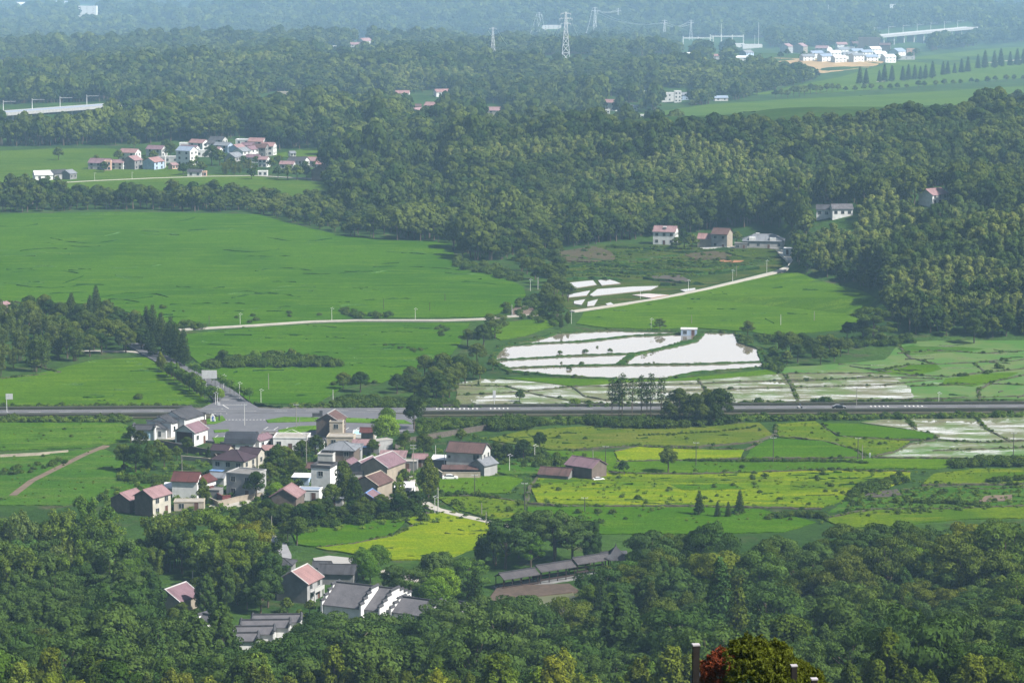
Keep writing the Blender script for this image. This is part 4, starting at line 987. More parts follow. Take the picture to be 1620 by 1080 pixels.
fr2 = [far_proto('round', v + 4, 260, .95, FAR_ROUND) for v in range(3)] 
fb1 = [far_proto('plume', v, 420, .42, FAR_BAM) for v in range(4)]
scatter('woodland', rw[near], fr1, 'dark green woods of round crowns on the low hills behind the fields', 3, 'woodland')
scatter('woodland', rw[~near], fr2, 'blue hazy woods covering the far hills up to the top of the picture', 4, 'woodland')
scatter('bamboo_grove', bw, fb1, 'pale yellow green bamboo groves among the darker woods', 5, 'bamboo')
print('woods', near.sum(), (~near).sum(), len(bw))
# rows of single trees in the middle distance
def row(kind, P, n, s, label, group, jit=(3, 1), **kw):
    """n single trees along a photo polyline of their bases"""
    P = [tuple(map(float, p)) for p in P]
    L = [0]
    for a, b in zip(P[:-1], P[1:]): L.append(L[-1] + math.hypot(b[0] - a[0], b[1] - a[1]))
    for i in range(n):
        t = L[-1] * (i + .5) / n
        for k in range(len(P) - 1):
            if t <= L[k + 1] + 1e-6: break
        f = (t - L[k]) / max(L[k + 1] - L[k], 1e-6)
        x = P[k][0] + (P[k + 1][0] - P[k][0]) * f + trnd.uniform(-jit[0], jit[0]); y = P[k][1] + (P[k + 1][1] - P[k][1]) * f + trnd.uniform(-jit[1], jit[1])
        g = GT(x, y); q = s * trnd.uniform(.8, 1.2) * kfar(x, y, g)
        tree(kind, g[0], g[1], q, label, group, z=g[2], **kw)
def one(kind, x, y, s, label, sz=None, color=None, name=None, group=None):
    g = GT(x, y); k = kfar(x, y, g)
    return tree(kind, g[0], g[1], s * k, label, group, color, z=g[2], sz=sz and sz * k, name=name)
def clump(kind, P, n, s, label, group, seed=0, color=None, smin=.75, smax=1.25):
    """n single trees within a photo outline, kept apart from each other"""
    rg = random.Random(seed); pts = []
    xs = [p[0] for p in P]; yv = [p[1] for p in P]; tries = 0; dmin = 1.0
    W = np.array([G(*p) for p in P]); area = abs(sum(W[i][0] * W[(i + 1) % len(W)][1] - W[(i + 1) % len(W)][0] * W[i][1] for i in range(len(W)))) / 2
    dmin = .72 * math.sqrt(area / n)
    while len(pts) < n and tries < n * 60:
        tries += 1
        x, y = rg.uniform(min(xs), max(xs)), rg.uniform(min(yv), max(yv))
        if not inpoly(np.array([x]), np.array([y]), P)[0]: continue
        g = GT(x, y)
        if any((g[0] - q[0]) ** 2 + (g[1] - q[1]) ** 2 < dmin * dmin for q in pts): continue
        pts.append(g)
    xm = sorted(U(*g)[0] for g in pts)
    for g in pts:
        q = rg.uniform(smin, smax); f = xm.index(U(*g)[0]) / max(len(xm) - 1, 1)
        lb = label if len(pts) < 7 else ('' if kind == 'cone' else 'larger ' if q > (smin + smax) / 2 else 'smaller ') + label + (', left part' if f < .34 else ', middle part' if f < .67 else ', right part')
        tree(kind, g[0], g[1], s * q, lb, group, color, z=g[2], sz=None)
# ---- wood on the left beyond the highway
clump('bamboo', [(-60, 520), (60, 520), (95, 540), (120, 575), (60, 588), (0, 602), (-60, 606)], 34, 1.0, 'pale bamboo clump at the near edge of the wood left of the branch road', 'bamboo clumps of the left wood', 1)
clump('round', [(-60, 505), (80, 505), (200, 520), (280, 548), (240, 556), (160, 562), (110, 572), (90, 545), (40, 520), (-60, 520)], 52, 1.0, 'dark round tree in the wood left of the branch road', 'round trees of the left wood', 2)
clump('cone', [(90, 508), (150, 500), (190, 510), (180, 525), (120, 525)], 12, .95, 'dark pointed conifer in the wood left of the branch road', 'conifers of the left wood', 3)
row('round', [(-40, 497), (0, 497), (60, 500), (110, 505)], 9, .6, 'small dark tree at the upper edge of the left wood', 'small trees at the edge of the left wood')
# ---- avenue of the branch road
row('cone', [(228, 534), (248, 548), (262, 560), (280, 572), (296, 582)], 9, 1.15, 'tall conical redwood on the far side of the branch road', 'redwoods along the branch road', (3, 2))
row('cone', [(206, 530), (232, 556), (246, 566)], 5, .85, 'smaller conical tree at the upper end of the branch road', 'small conifers at the upper branch road', (3, 2))
row('ovate', [(250, 583), (275, 600), (300, 616), (322, 632)], 11, .62, 'leafy tree on the near side of the branch road', 'leafy trees on the near side of the branch road', (2, 1))
row('young', [(262, 594), (290, 612), (318, 629), (340, 641)], 13, 1.25, 'young round street tree in the near row of the branch road', 'near row of street trees', (1, .5))
row('young', [(300, 592), (330, 606), (352, 618), (372, 628), (398, 640)], 13, 1.1, 'young round street tree in the far row of the branch road', 'far row of street trees', (1, .5), color=(1.1, 1.15, 1))
one('camphor', 345, 636, .62, 'bright green round tree at the mouth of the branch road')
# ---- hedge of shrubs across the fields
clump('shrub', [(325, 578), (420, 566), (500, 570), (536, 578), (530, 582), (400, 582), (330, 584)], 70, 1.7, 'dark shrub in the dense thicket between the two fields beside the branch road', 'shrubs of the field thicket', 4)
one('camphor', 404, 574, .6, 'rounded green tree rising from the field thicket'); one('round', 352, 582, .75, 'dark tree at the left end of the field thicket')
one('round', 462, 570, .5, 'grey green tree near the middle of the field thicket')
clump('shrub', [(545, 492), (575, 497), (636, 503), (560, 505), (540, 500)], 16, 1.1, 'low dark shrub in the strip above the concrete path', 'shrubs above the concrete path', 5)
clump('shrub', [(272, 518), (300, 514), (328, 517), (320, 522), (285, 522)], 12, 1.2, 'dark shrub in the mound at the left end of the concrete path', 'shrubs at the left end of the path', 6)
for x, y, s in ((257, 489, 1.1), (290, 494, .5), (374, 504, .7), (400, 501, .8), (405, 508, 1.0), (395, 512, .9), (457, 497, .9), (458, 502, .8), (505, 500, .8), (541, 494, 1.1), (385, 519, .4), (487, 516, .4), (219, 632, 1.2)):
    one('shrub', x, y, s, 'lone dark bush standing in the open rice field', group='lone bushes in the rice')
clump('shrub', [(600, 546), (640, 549), (668, 556), (665, 560), (628, 553)], 9, .7, 'small dark bush in the broken line across the lower rice field', 'broken line of bushes', 7)
clump('shrub', [(690, 520), (704, 518), (712, 532), (700, 534)], 6, 1.0, 'grey green bush beside the path near the pond trees', 'bushes near the pond trees', 8)
row('shrub', [(520, 612), (560, 608), (596, 606)], 6, .8, 'low bush on the lower edge of the rice field', 'bushes on the field edge')
# ---- trees by the ponds
T = 'trees in the clump left of the ponds'
for k, (x, y, s, lb) in enumerate(((765, 552, 1.25, 'big round tree at the upper left corner of the ponds'), (783, 535, 1.15, 'dark airy tree behind the upper left corner of the ponds'), (740, 548, .9, 'round tree left of the pond corner'), (755, 575, 1.0, 'green tree on the left bank of the ponds'),
                                   (700, 600, 1.25, 'large dark tree left of the ponds'), (730, 596, 1.1, 'round dark tree close to the left pond bank'), (672, 598, 1.1, 'dark tree on the left side of the pond clump'), (690, 635, 1.35, 'largest round tree at the front of the pond clump'),
                                   (655, 632, 1.15, 'round tree at the front left of the pond clump'), (628, 622, .9, 'smaller tree at the left end of the pond clump'), (712, 618, 1.1, 'tree in the middle of the pond clump'), (570, 620, .95, 'low dark tree standing left of the pond clump'),
                                   (543, 616, .8, 'small dark tree furthest left of the pond clump'), (760, 600, .7, 'small tree between the pond clump and the bank'), (780, 586, .6, 'small tree on the pond corner'))):
    one('round' if k != 1 else 'spread', x, y, s * .92, lb, sz=s * .85)
clump('round', [(650, 610), (735, 590), (760, 600), (700, 640), (640, 640)], 16, .8, 'dark round tree filling the clump left of the ponds', T, 9)
clump('shrub', [(520, 640), (560, 630), (640, 636), (720, 640), (720, 646), (530, 648)], 60, 1.25, 'grey green shrub of the belt along the highway below the pond clump', 'shrubs along the highway', 10)
clump('shrub', [(725, 412), (800, 430), (825, 440), (820, 448), (770, 436), (715, 424)], 34, 1.5, 'shrub on the corner of the big rice field', 'shrubs on the corner of the big field', 11)
for x, y, s in ((752, 412, 1.3), (775, 412, 1.25), (795, 410, 1.1), (732, 410, 1.0), (826, 412, .9)):
    one('round', x, y, s, 'big round woolly tree at the corner of the big rice field', group='big trees at the corner of the big field')
clump('round', [(840, 408), (875, 404), (905, 430), (900, 480), (880, 510), (855, 500), (862, 470), (845, 440), (815, 430)], 24, .95, 'dark tree in the belt between the big rice field and the small ponds', 'trees of the belt by the small ponds', 12)
clump('shrub', [(800, 480), (860, 470), (880, 505), (905, 512), (880, 520), (800, 497)], 40, 1.2, 'shrub below the tree belt by the small ponds', 'shrubs below the tree belt', 13)
one('ovate', 898, 514, .55, 'small very dark tree at the pond end of the path')
one('cone', 888, 520, .5, 'tiny pointed tree beside the pond path')
one('spread', 1044, 523, .5, 'small umbrella shaped tree above the pond'); one('round', 1183, 534, .75, 'dark bushy tree on the spit in the right pond')
clump('shrub', [(1165, 535), (1215, 533), (1235, 545), (1175, 545)], 14, 1.0, 'dark shrub on the spit of the right pond', 'shrubs on the spit', 14)
for x, y, s in ((1250, 568, 1.15), (1232, 553, .8), (1268, 560, .9), (1262, 574, .8), (1285, 566, .85), (1298, 578, .8), (1312, 560, .85), (1330, 564, .8), (1342, 558, .6), (1298, 556, .7), (1245, 577, .6), (1320, 572, .6)):
    one('round', x, y, s, 'dense rounded tree in the clump at the right end of the ponds', group='rounded trees right of the ponds')
clump('shrub', [(1205, 580), (1225, 550), (1240, 590), (1215, 590)], 22, 1.0, 'shrub on the right bank of the ponds', 'shrubs on the right bank', 15)
clump('shrub', [(1225, 545), (1330, 540), (1440, 534), (1445, 545), (1330, 552)], 60, 1.3, 'dark shrub in the hedge under the big tree by the right wood', 'shrubs under the big tree', 16)
one('spread', 1382, 541, 1.55, 'very large spreading tree at the foot of the right hill', sz=1.35); one('round', 1340, 538, .8, 'small dark tree left of the very large spreading tree'); one('round', 1541, 545, 1.15, 'grey round tree in front of the right hill')
one('round', 1365, 540, 1.0, 'dark tree tucked against the very large spreading tree')
for x, y, s in ((926, 558, .8), (886, 560, .75), (965, 557, .8), (900, 585, .75), (920, 577, .7), (834, 593, .8), (805, 592, .8), (888, 575, .4), (945, 550, .4), (1034, 574, .3)):
    one('shrub', x, y, s, 'little bush on a bank in the white pond', group='bushes on the pond banks')
# ---- tall trees at the highway
for k, (x, s) in enumerate(((968, .95), (984, 1.05), (1000, .95), (1014, 1.0), (1030, 1.05), (1046, 1.0), (978, .9), (1022, .85))):
    one('poplar', x, 667 + (k % 3), s, 'tall thin poplar with a bare stem standing at the highway', group='tall poplars at the highway')
for x, y, s in ((1075, 668, 1.25), (1100, 672, 1.15), (1120, 668, 1.2), (1138, 670, 1.3), (1060, 672, .8), (1090, 672, .9), (1110, 674, .8), (1130, 674, .8)):
    one('round', x, y, s, 'dark bushy tree right of the tall poplars', group='dark trees right of the poplars', color=(.7, .7, .7))
clump('shrub', [(925, 668), (1000, 668), (1150, 668), (1165, 672), (1100, 678), (960, 678)], 46, 1.6, 'dark shrub at the feet of the tall poplars', 'shrubs under the poplars', 17, color=(.8, .8, .8))
clump('shrub', [(770, 676), (800, 668), (850, 670), (840, 680), (780, 683)], 26, 1.7, 'dark shrub below the highway left of the poplars', 'shrubs left of the poplars', 18, color=(.85, .85, .85))
one('round', 655, 682, 1.0, 'slim dark tree beside the forecourt', sz=1.3, color=(.75, .75, .75)); one('camphor', 613, 673, .72, 'bright round tree beyond the village green tree', color=(.7, .75, .8)); one('camphor', 611, 703, 1.12, 'bright leafy camphor tree in the village')
one('round', 822, 636, .45, 'small green bush in the flooded paddy beside the highway'); one('cone', 757, 611, .2, 'tiny shrub in the pale paddy'); one('shrub', 909, 640, 1.4, 'pale feathery shrub at the edge of the flooded paddy', color=(1.8, 1.7, 1.6))
for x, s in ((1200, 1.4), (1178, .9), (1306, 1.6), (1290, 1.2), (1360, .9), (1375, .8), (1400, .7), (1440, .8), (1468, .9), (1490, .7), (1530, .7), (1410, .8), (1560, .6)):
    one('shrub', x, 640 - (x - 1178) * .008, s, 'roadside shrub on the far side of the highway', group='shrubs beyond the highway')
row('shrub', [(1575, 583), (1588, 584)], 2, .9, 'dark bush at the bend of the paddy track', 'bushes at the bend'); row('shrub', [(1515, 596), (1532, 596)], 4, .8, 'dark low bush on a bank in the green paddies', 'low bushes on the paddy bank'); row('shrub', [(1556, 592), (1572, 590)], 3, .7, 'bush on the long paddy bank', 'bushes on the long bank')
# ---- fields south of the highway
one('round', 1057, 748, .85, 'round dark green tree alone in the fields'); one('round', 988, 752, .5, 'small round tree right of the mauve roofed shed', color=(1.2, 1.3, 1.2))
for x, y, s in ((1106, 815, .62), (1152, 818, .4), (1170, 814, .62), (1135, 818, .4)):
    one('cone', x, y, s, 'dark little conifer in the lime green field', group='little conifers in the lime field', sz=s * .95)
clump('shrub', [(1350, 775), (1380, 768), (1415, 758), (1435, 762), (1370, 782), (1345, 790)], 26, 1.2, 'dark shrub in the curving hedge of the right fields', 'curving hedge shrubs', 19)
clump('shrub', [(1502, 735), (1560, 728), (1640, 732), (1640, 738), (1510, 740)], 34, 1.2, 'dark shrub in the long hedge at the right edge', 'long hedge shrubs', 20)
row('shrub', [(1082, 730), (1150, 731), (1240, 731), (1290, 731), (1345, 732), (1375, 734)], 40, .62, 'tiny dark bush in the dotted line across the fields', 'dotted line of bushes', (2, .6))
row('shrub', [(1010, 690), (1080, 687), (1130, 685), (1185, 678), (1200, 675)], 26, .45, 'tiny dark bush in the upper dotted line of the fields', 'upper dotted line of bushes', (2, .5))
row('shrub', [(1290, 746), (1330, 745), (1400, 748)], 12, .6, 'small weed bush in the lime field', 'weed bushes in the lime field', (6, 1))
row('shrub', [(1560, 765), (1590, 762), (1640, 758)], 9, .9, 'bush at the lower right field corner', 'bushes at the right field corner')
row('shrub', [(640, 784), (690, 786), (740, 784), (790, 790)], 16, .8, 'bush along the lane below the parked car', 'bushes along the lane')
row('shrub', [(1430, 796), (1500, 798), (1560, 800)], 14, .9, 'leafy crop bush at the right vegetable plots', 'leafy bushes at the vegetable plots', color=(1.3, 1.6, 1.2))
row('shrub', [(1215, 822), (1260, 816), (1305, 820)], 14, 1.0, 'broad leafed bush at the edge of the lower wood', 'broad leafed bushes')
# ---- village trees
V = 'dark hedge trees below the village'
clump('round', [(375, 836), (450, 836), (540, 830), (600, 824), (662, 814), (662, 806), (600, 813), (500, 820), (400, 824)], 40, .6, 'dark dense tree in the belt below the village houses', V, 21, color=(.8, .85, .8))
clump('shrub', [(370, 838), (460, 838), (560, 832), (640, 822), (668, 814), (660, 806), (400, 824)], 50, 1.5, 'dark shrub in the belt below the village houses', 'hedge shrubs below the village', 22, color=(.7, .75, .7))
for x, y, s, k, lb, c in ((678, 790, 1.2, 'ovate', 'large dark tree beside the lane at the right end of the village', (.75, .8, .75)), (671, 722, .8, 'round', 'round dark tree behind the village lane', (.7, .75, .7)), (785, 728, .65, 'round', 'round dark tree right of the big white house', (.75, .8, .75)),
                          (803, 728, .6, 'round', 'second round dark tree right of the big white house', (.8, .85, .8)), (828, 724, .65, 'round', 'third round dark tree right of the big white house', (.7, .75, .7)), (854, 714, .68, 'round', 'round dark tree at the far end of the row by the big white house', (.7, .75, .7)),
                          (730, 700, .5, 'round', 'dark tree peeping over the ridge of the big white house', None), (545, 800, 1.25, 'ovate', 'broad dark tree in front of the white tower house', (.85, .9, .8)), (560, 808, 1.0, 'ovate', 'dark tree right of the tower house tree', (.8, .85, .8)), (525, 808, .85, 'round', 'dark tree left of the tower house tree', None),
                          (632, 795, .8, 'ovate', 'pale grey green tree in the village yard', (1.4, 1.5, 1.5)), (500, 722, .75, 'round', 'very dark tree behind the grey hip roof', (.6, .65, .6)), (478, 728, .7, 'round', 'olive tree beside the flat roofed white building', (1.2, 1.1, .9)),
                          (436, 755, 1.0, 'round', 'dark green tree in the middle of the village', (.85, .9, .85)), (450, 745, .85, 'round', 'dense tree in the middle of the village', None), (425, 770, .8, 'round', 'tree right of the grey flat roofed house', None), (466, 758, .8, 'round', 'tree behind the low pink roofed barn', (.7, .75, .7)), (440, 735, .7, 'round', 'upper tree of the village middle', (1.1, 1.2, .9)),
                          (405, 790, .9, 'round', 'dark tree in front of the grey flat roofed house', (.75, .8, .75)), (437, 790, .6, 'camphor', 'lime green small tree left of the low pink roofed barn', (.9, 1, .7)), (322, 800, .8, 'ovate', 'dark tree in the yard below the red roofed house', (.65, .75, .65)), (590, 722, .6, 'round', 'olive bush right of the grey hip roof', (1.3, 1.2, .9)),
                          (640, 718, .75, 'round', 'feathery grey green tree below the bright camphor', (1.2, 1.2, 1.1)), (640, 765, .5, 'round', 'small tree left of the lane tree', (1.3, 1.3, 1.2)), (260, 742, .8, 'round', 'tree with a visible trunk left of the village', (1.0, 1.1, .8)), (235, 744, .8, 'ovate', 'dark tree left of the village', (.85, .95, .8)), (215, 748, .95, 'round', 'broad tree left of the village', None), (196, 745, .9, 'round', 'tree at the left end of the village grove', (.9, 1, .85)),
                          (250, 720, .55, 'round', 'small dark tree below the white hall', (.8, .8, .8)), (222, 712, .7, 'round', 'reddish dark tree below the mural wall', (1.2, .8, .8)), (207, 700, .6, 'round', 'small dark tree left of the mural wall', (.7, .8, .7)), (280, 728, .5, 'round', 'small tree beside the brown garden wall', (.8, .85, .8)), (296, 718, .6, 'round', 'dark tree under the red gabled house', (.7, .75, .7)), (330, 730, .4, 'cone', 'narrow dark tree right of the brown wall', (.8, .8, .8)),
                          (470, 862, .85, 'round', 'dark bush tree at the left corner of the lower green field', (.85, .95, .85)), (455, 856, .6, 'round', 'small dark tree beside the lower village road', None), (575, 915, .9, 'camphor', 'fresh green tree right of the dark tiled barn', (.55, .65, .7)), (598, 905, .85, 'camphor', 'green tree second right of the dark tiled barn', (.5, .6, .65)), (586, 922, .7, 'camphor', 'lower green tree by the dark tiled barn', (.6, .7, .7)),
                          (478, 935, .5, 'round', 'dark bush against the grey gable of the pink roofed farmhouse', (.6, .6, .6)), (700, 960, 1.15, 'camphor', 'bright green dome tree beside the temple', (.85, .9, .75)), (688, 968, 1.0, 'camphor', 'bright green tree left of the dome tree', (.8, .85, .7))):
    one(k, x, y, s, lb, color=c)
clump('shrub', [(180, 756), (240, 758), (300, 770), (255, 785), (240, 768), (190, 762)], 34, 1.1, 'dark shrub along the lawn left of the village', 'shrubs along the left lawn', 23)
clump('shrub', [(0, 742), (60, 735), (100, 728), (110, 734), (40, 752), (0, 752)], 14, .8, 'low weed bush by the dirt track', 'bushes by the dirt track', 24)
clump('shrub', [(780, 736), (880, 722), (900, 735), (860, 744)], 24, 1.0, 'bush in the rough ground right of the big white house', 'bushes in the rough ground', 25)
row('shrub', [(785, 722), (830, 722), (860, 716)], 14, 1.4, 'dark shrub filling the row right of the big white house', 'shrubs behind the round trees')
clump('shrub', [(570, 735), (640, 722), (655, 735), (640, 790), (560, 790)], 14, .9, 'garden bush between the village houses', 'village garden bushes', 26)
clump('shrub', [(410, 725), (495, 735), (500, 760), (420, 790)], 34, 1.3, 'dark garden bush in the middle of the village', 'bushes in the village middle', 27)
row('shrub', [(425, 667), (470, 664), (520, 664), (600, 668), (648, 671)], 18, .5, 'clipped bush on the forecourt island', 'clipped bushes of the forecourt', (2, 1), color=(.8, .8, .8))
row('shrub', [(443, 688), (470, 682), (515, 679)], 8, .5, 'clipped bush on the inner forecourt island', 'clipped bushes of the inner island', (2, 1))
clump('shrub', [(655, 668), (780, 664), (780, 672), (660, 680)], 44, .7, 'nursery shrub on the verge right of the forecourt', 'nursery shrubs', 28)
# hedges beside the highway
def hedge(P, w_, h, label, seed=1):
    D = onground(drape(P, 6)); rg = random.Random(seed)
    W = [(x, y, z) for x, y, z in D]
    o = ribbon('hedge', None, w_, cropmat('hedge leaves', (0.02, 0.045, 0.01), (0.04, 0.07, 0.016), None, 0.4, fine=2.5), h, crown=.15, jit=.25, seed=seed, W=W, kind=None)
    o.pop('kind', None) if 'kind' in o else None
    tag(o, label, 'hedge'); return o
hedge([(238, 648), (270, 647), (305, 645), (328, 643)], 2, 1.2, 'clipped dark hedge at the field corner left of the junction')
hedge([(404, 641), (425, 645), (446, 647)], 2, 1.2, 'short dark hedge at the field corner right of the junction')
hedge([(420, 826), (520, 826), (575, 822), (622, 813)], 1.6, 1.1, 'long low hedge on the upper edge of the lower green field')
# ---------------------------------------------------------------- the wooded hillside in front
FG = [(-90, 884), (150, 884), (200, 890), (335, 888), (400, 872), (420, 885), (430, 905), (440, 950), (520, 985), (625, 985), (614, 940), (700, 934), (742, 926), (765, 935), (765, 960), (720, 968), (640, 975), (640, 1000), (770, 1000), (800, 1000), (890, 1000), (930, 975), (1000, 935), (990, 905), (760, 905), (742, 885), (850, 868), (930, 880), (1000, 892), (1180, 928), (1260, 926), (1400, 902), (1500, 896), (1620, 880), (1720, 876), (1720, 1500), (-90, 1500)]
FGX = [[(520, 925), (610, 930), (635, 965), (705, 965), (708, 1018), (640, 1026), (620, 1036), (540, 1036)], [(292, 990), (352, 975), (470, 975), (474, 1092), (330, 1096), (292, 1085)], [(430, 880), (560, 880), (560, 940), (520, 1030), (436, 1030)],
       [(780, 905), (1010, 888), (1010, 925), (940, 960), (915, 1008), (800, 1012), (755, 960)], [(240, 920), (314, 915), (318, 1035), (240, 1035)], [(715, 960), (752, 960), (752, 1050), (715, 1050)]]
LOWZ = [[(440, 965), (515, 965), (518, 1028), (438, 1028)], [(240, 985), (316, 985), (318, 1035), (240, 1035)], [(536, 1006), (704, 1002), (708, 1018), (620, 1034), (545, 1034)], [(334, 1062), (470, 1056), (474, 1092), (334, 1096)]]
pts = []
for (y0, y1, s_) in ((330, 480, 5.5), (480, 900, 5.9)):
    X, Y, Z, px, py = jitter(y0, y1, s_, int(y0), wid=.2, pad=12)
    m = inpoly(px, py, FG) & ~inany(px, py, FGX) & (py < 1190)
    # nothing taller than the sight line just under the frame
    pts.append(np.stack([X, Y, Z, px, py], 1)[m])
pts = np.concatenate(pts)
order = np.argsort(-pts[:, 4]); pts = pts[order]
print('hillside trees', len(pts))
ZL = [  # (outline, kinds, size, colour, label) first match wins
 ([(-90, 840), (440, 840), (440, 945), (330, 960), (-90, 975)], (('bamboo', .45), ('round', .4), ('spread', .15)), 1.15, 'in the tall wood at the lower left beyond the hillside'),
 ([(1100, 830), (1720, 830), (1720, 985), (1100, 985)], (('spread', .6), ('ovate', .25), ('round', .15)), 1.08, 'in the wood along the right fields'),
 ([(600, 840), (1100, 840), (1100, 935), (600, 985)], (('spread', .35), ('round', .3), ('ovate', .35)), 1.05, 'in the wood behind the covered corridor'),
 ([(900, 935), (1720, 935), (1720, 1060), (900, 1060)], (('spread', .25), ('ovate', .5), ('round', .2), ('cone', .05)), .9, 'on the upper hillside at the right'),
 ([(-90, 900), (900, 900), (900, 1040), (-90, 1040)], (('ovate', .72), ('round', .24), ('cone', .04)), .95, 'on the upper hillside around the temple roofs'),
 ([(-90, 1000), (1720, 1000), (1720, 1500), (-90, 1500)], (('ovate', .9), ('round', .06), ('cone', .04)), .92, 'on the lower hillside at the bottom of the picture'),
]
TINT = [((1, 1, 1), 'mid green'), ((.72, .78, .72), 'dark green'), ((1.3, 1.2, .8), 'olive green'), ((1.15, 1.3, .9), 'fresh green'), ((1.15, 1.25, 1.5), 'grey green')]
KW = {'ovate': 'upright leafy tree', 'round': 'round headed tree', 'spread': 'spreading open tree', 'cone': 'pointed conifer', 'bamboo': 'bamboo clump', 'camphor': 'bright domed tree'}
def WH(px):
    for a, b in ((250, ' in the lower left corner'), (500, ' below the parallel halls'), (760, ' below the stepped halls'), (1040, ' below the muddy pond'), (1340, ' around the red tipped shrub'), (9999, ' in the lower right corner')):
        if px < a: return b
left = []; cnt = {}
LIMIT = {'ovate': 262, 'round': 60, 'spread': 170, 'cone': 60, 'bamboo': 120, 'camphor': 20}
for (x, y, z, px, py) in pts:
    for zp, kinds, s, where in ZL:
        if inpoly(np.array([px]), np.array([py]), zp)[0]: break
    else: continue
    u = trnd.random(); acc = 0
    for kd, p in kinds:
        acc += p
        if u <= acc: break
    s = 1.1 * s * trnd.uniform(.58, 1.28) * (.88 if py < 965 else 1.4 if trnd.random() < .08 else 1) * (1 + .25 * (vnoise(np.array([x / 18]), np.array([y / 18]))[0] - .5))
    # keep crowns under the sight line of the bottom edge
    f = vnoise(np.array([x / 25 + 40]), np.array([y / 25]))[0]
    ti = 0 if f < .4 else (1 if f < .55 else (2 if f < .68 else (3 if f < .8 else 4)))
    if trnd.random() < .3: ti = trnd.randrange(5)
    col, cn = TINT[ti]
    cnt[kd] = cnt.get(kd, 0) + 1
    if cnt[kd] > LIMIT[kd]:
        left.append((x, y, z - .3, s, s * trnd.uniform(.9, 1.15))); continue
    tree(kd, x, y, s, f'{cn} {KW[kd]} {where}'.replace(' at the bottom of the picture', WH(px)).replace('tree ', 'tree ' if .75 < s < 1.25 else 'tree, big one, ' if s >= 1.25 else 'tree, small one, ', 1), f'{KW[kd]}s {where}', color=tuple(c * trnd.uniform(.92, 1.08) for c in col), z=z, sz=s * trnd.uniform(.9, 1.15))
print('single', cnt, 'rest', len(left))
if left:
    fgm = foliage('hillside wood leaves', (0.028, 0.056, 0.012), (0.054, 0.086, 0.018), .25)
    ms = [far_proto(k, v, 5500, .2, fgm) for k, v in (('round', 20), ('spread', 21), ('ovate', 22), ('round', 23), ('spread', 24))]
    scatter('hillside_wood', left, ms, 'dense mixed wood filling the gaps between the single hillside trees', 8, 'woodland')
for x, y, s, c in ((1180, 1000, .8, (.8, .85, .6)), (1155, 1005, .7, (.75, .85, .6)), (1205, 1008, .7, (.8, .85, .6)), (1225, 1016, .6, (.7, .85, .6)), (905, 1008, .8, (.6, .75, .65))):
    one('camphor', x, y, s, 'bright yellow green domed tree among the darker hillside trees', color=c, group='bright domed trees on the hillside')
for k, P in enumerate(LOWZ): clump('round', P, 12, .5 if k else .38, ('low bushy tree below the rose pink farmhouse', 'low bushy tree below the brown cottage', 'low bushy tree in front of the stepped halls', 'low bushy tree below the parallel halls', 'low bushy tree on the near shore of the muddy pond')[k], ('low trees below the farmhouse', 'low trees below the cottage', 'low trees before the stepped halls', 'low trees below the parallel halls', 'low trees on the pond shore')[k], 60 + k)
one('cone', 950, 1012, 1.05, 'tall dark conifer rising from the hillside', sz=1.3); one('cone', 966, 1010, .7, 'shorter conifer beside the tall dark one')
# weeds and undergrowth scattered over rough ground and banks
tp = []
def weeds(P, n, s, seed, ):
    rg = np.random.RandomState(seed); q = np.array(P, float); c = 0; out = []
    while c < n:
        x = rg.uniform(q[:, 0].min(), q[:, 0].max(), n * 3); y = rg.uniform(q[:, 1].min(), q[:, 1].max(), n * 3)
        k = inpoly(x, y, P); W = Gn(np.stack([x[k], y[k]], 1)); z = hgt(W[:, 0], W[:, 1])
        ss = s * rg.uniform(.4, 1.4, len(W)); out.append(np.stack([W[:, 0], W[:, 1], z, ss, ss], 1)); c += len(W)
        if len(W) == 0: break
    tp.append(np.concatenate(out)[:n])
def weedline(P, n, s, seed, spread=1.0):
    D = onground(drape(P, 6)); rg = np.random.RandomState(seed); i = rg.randint(0, len(D) - 1, n); f = rg.rand(n)[:, None]; D = np.array(D)
    # clustered along the line
    keep = vnoise(i * .45 + seed * 3.1, i * 0.0 + seed) > .35
    W = D[i] * (1 - f) + D[i + 1] * f; W[:, :2] += rg.normal(0, spread, (n, 2)); ss = s * rg.uniform(.4, 1.3, n)
    tp.append(np.stack([W[:, 0], W[:, 1], W[:, 2], ss, ss], 1)[keep])
for i, P in enumerate(DARK): weedline(P, 110, .42, i, .4)
weedline(POND + [POND[0]], 420, .5, 50, .6)
for P in ([(786, 549), (850, 544), (920, 541), (1000, 532), (1105, 528)], [(780, 571), (900, 564), (1003, 560)], [(783, 584), (980, 578), (1206, 573)], [(979, 578), (1060, 549), (1109, 528)]): weedline(P, 110, .32, 51, .3)
weeds([(885, 403), (950, 390), (1190, 392), (1240, 412), (1100, 440), (885, 442)], 700, .7, 1)
for k in (9, 10, 21, 16, 26, 22, 13): weeds(FIELDS[k][3], 90 if k != 21 else 80, .4, k)
weeds([(660, 668), (900, 664), (1620, 656), (1620, 661), (900, 672), (700, 680), (662, 690)], 1500, .8, 77); weeds([(0, 663), (210, 663), (210, 669), (0, 670)], 400, .8, 76)
weeds([(0, 643), (310, 642), (305, 647), (0, 649)], 350, .6, 78); weeds([(450, 641), (720, 643), (1620, 637), (1620, 641), (720, 648), (460, 647)], 900, .7, 75)
weeds([(200, 722), (680, 712), (700, 830), (420, 850), (150, 800)], 900, .9, 79)
weeds([(640, 676), (860, 700), (1000, 740), (1100, 800), (860, 860), (640, 820)], 500, .6, 80)
weeds([(1100, 735), (1450, 742), (1500, 770), (1300, 830), (1080, 830)], 300, .5, 81)
weeds([(1340, 780), (1620, 770), (1620, 805), (1340, 820)], 400, .6, 82)
tp = np.concatenate(tp)
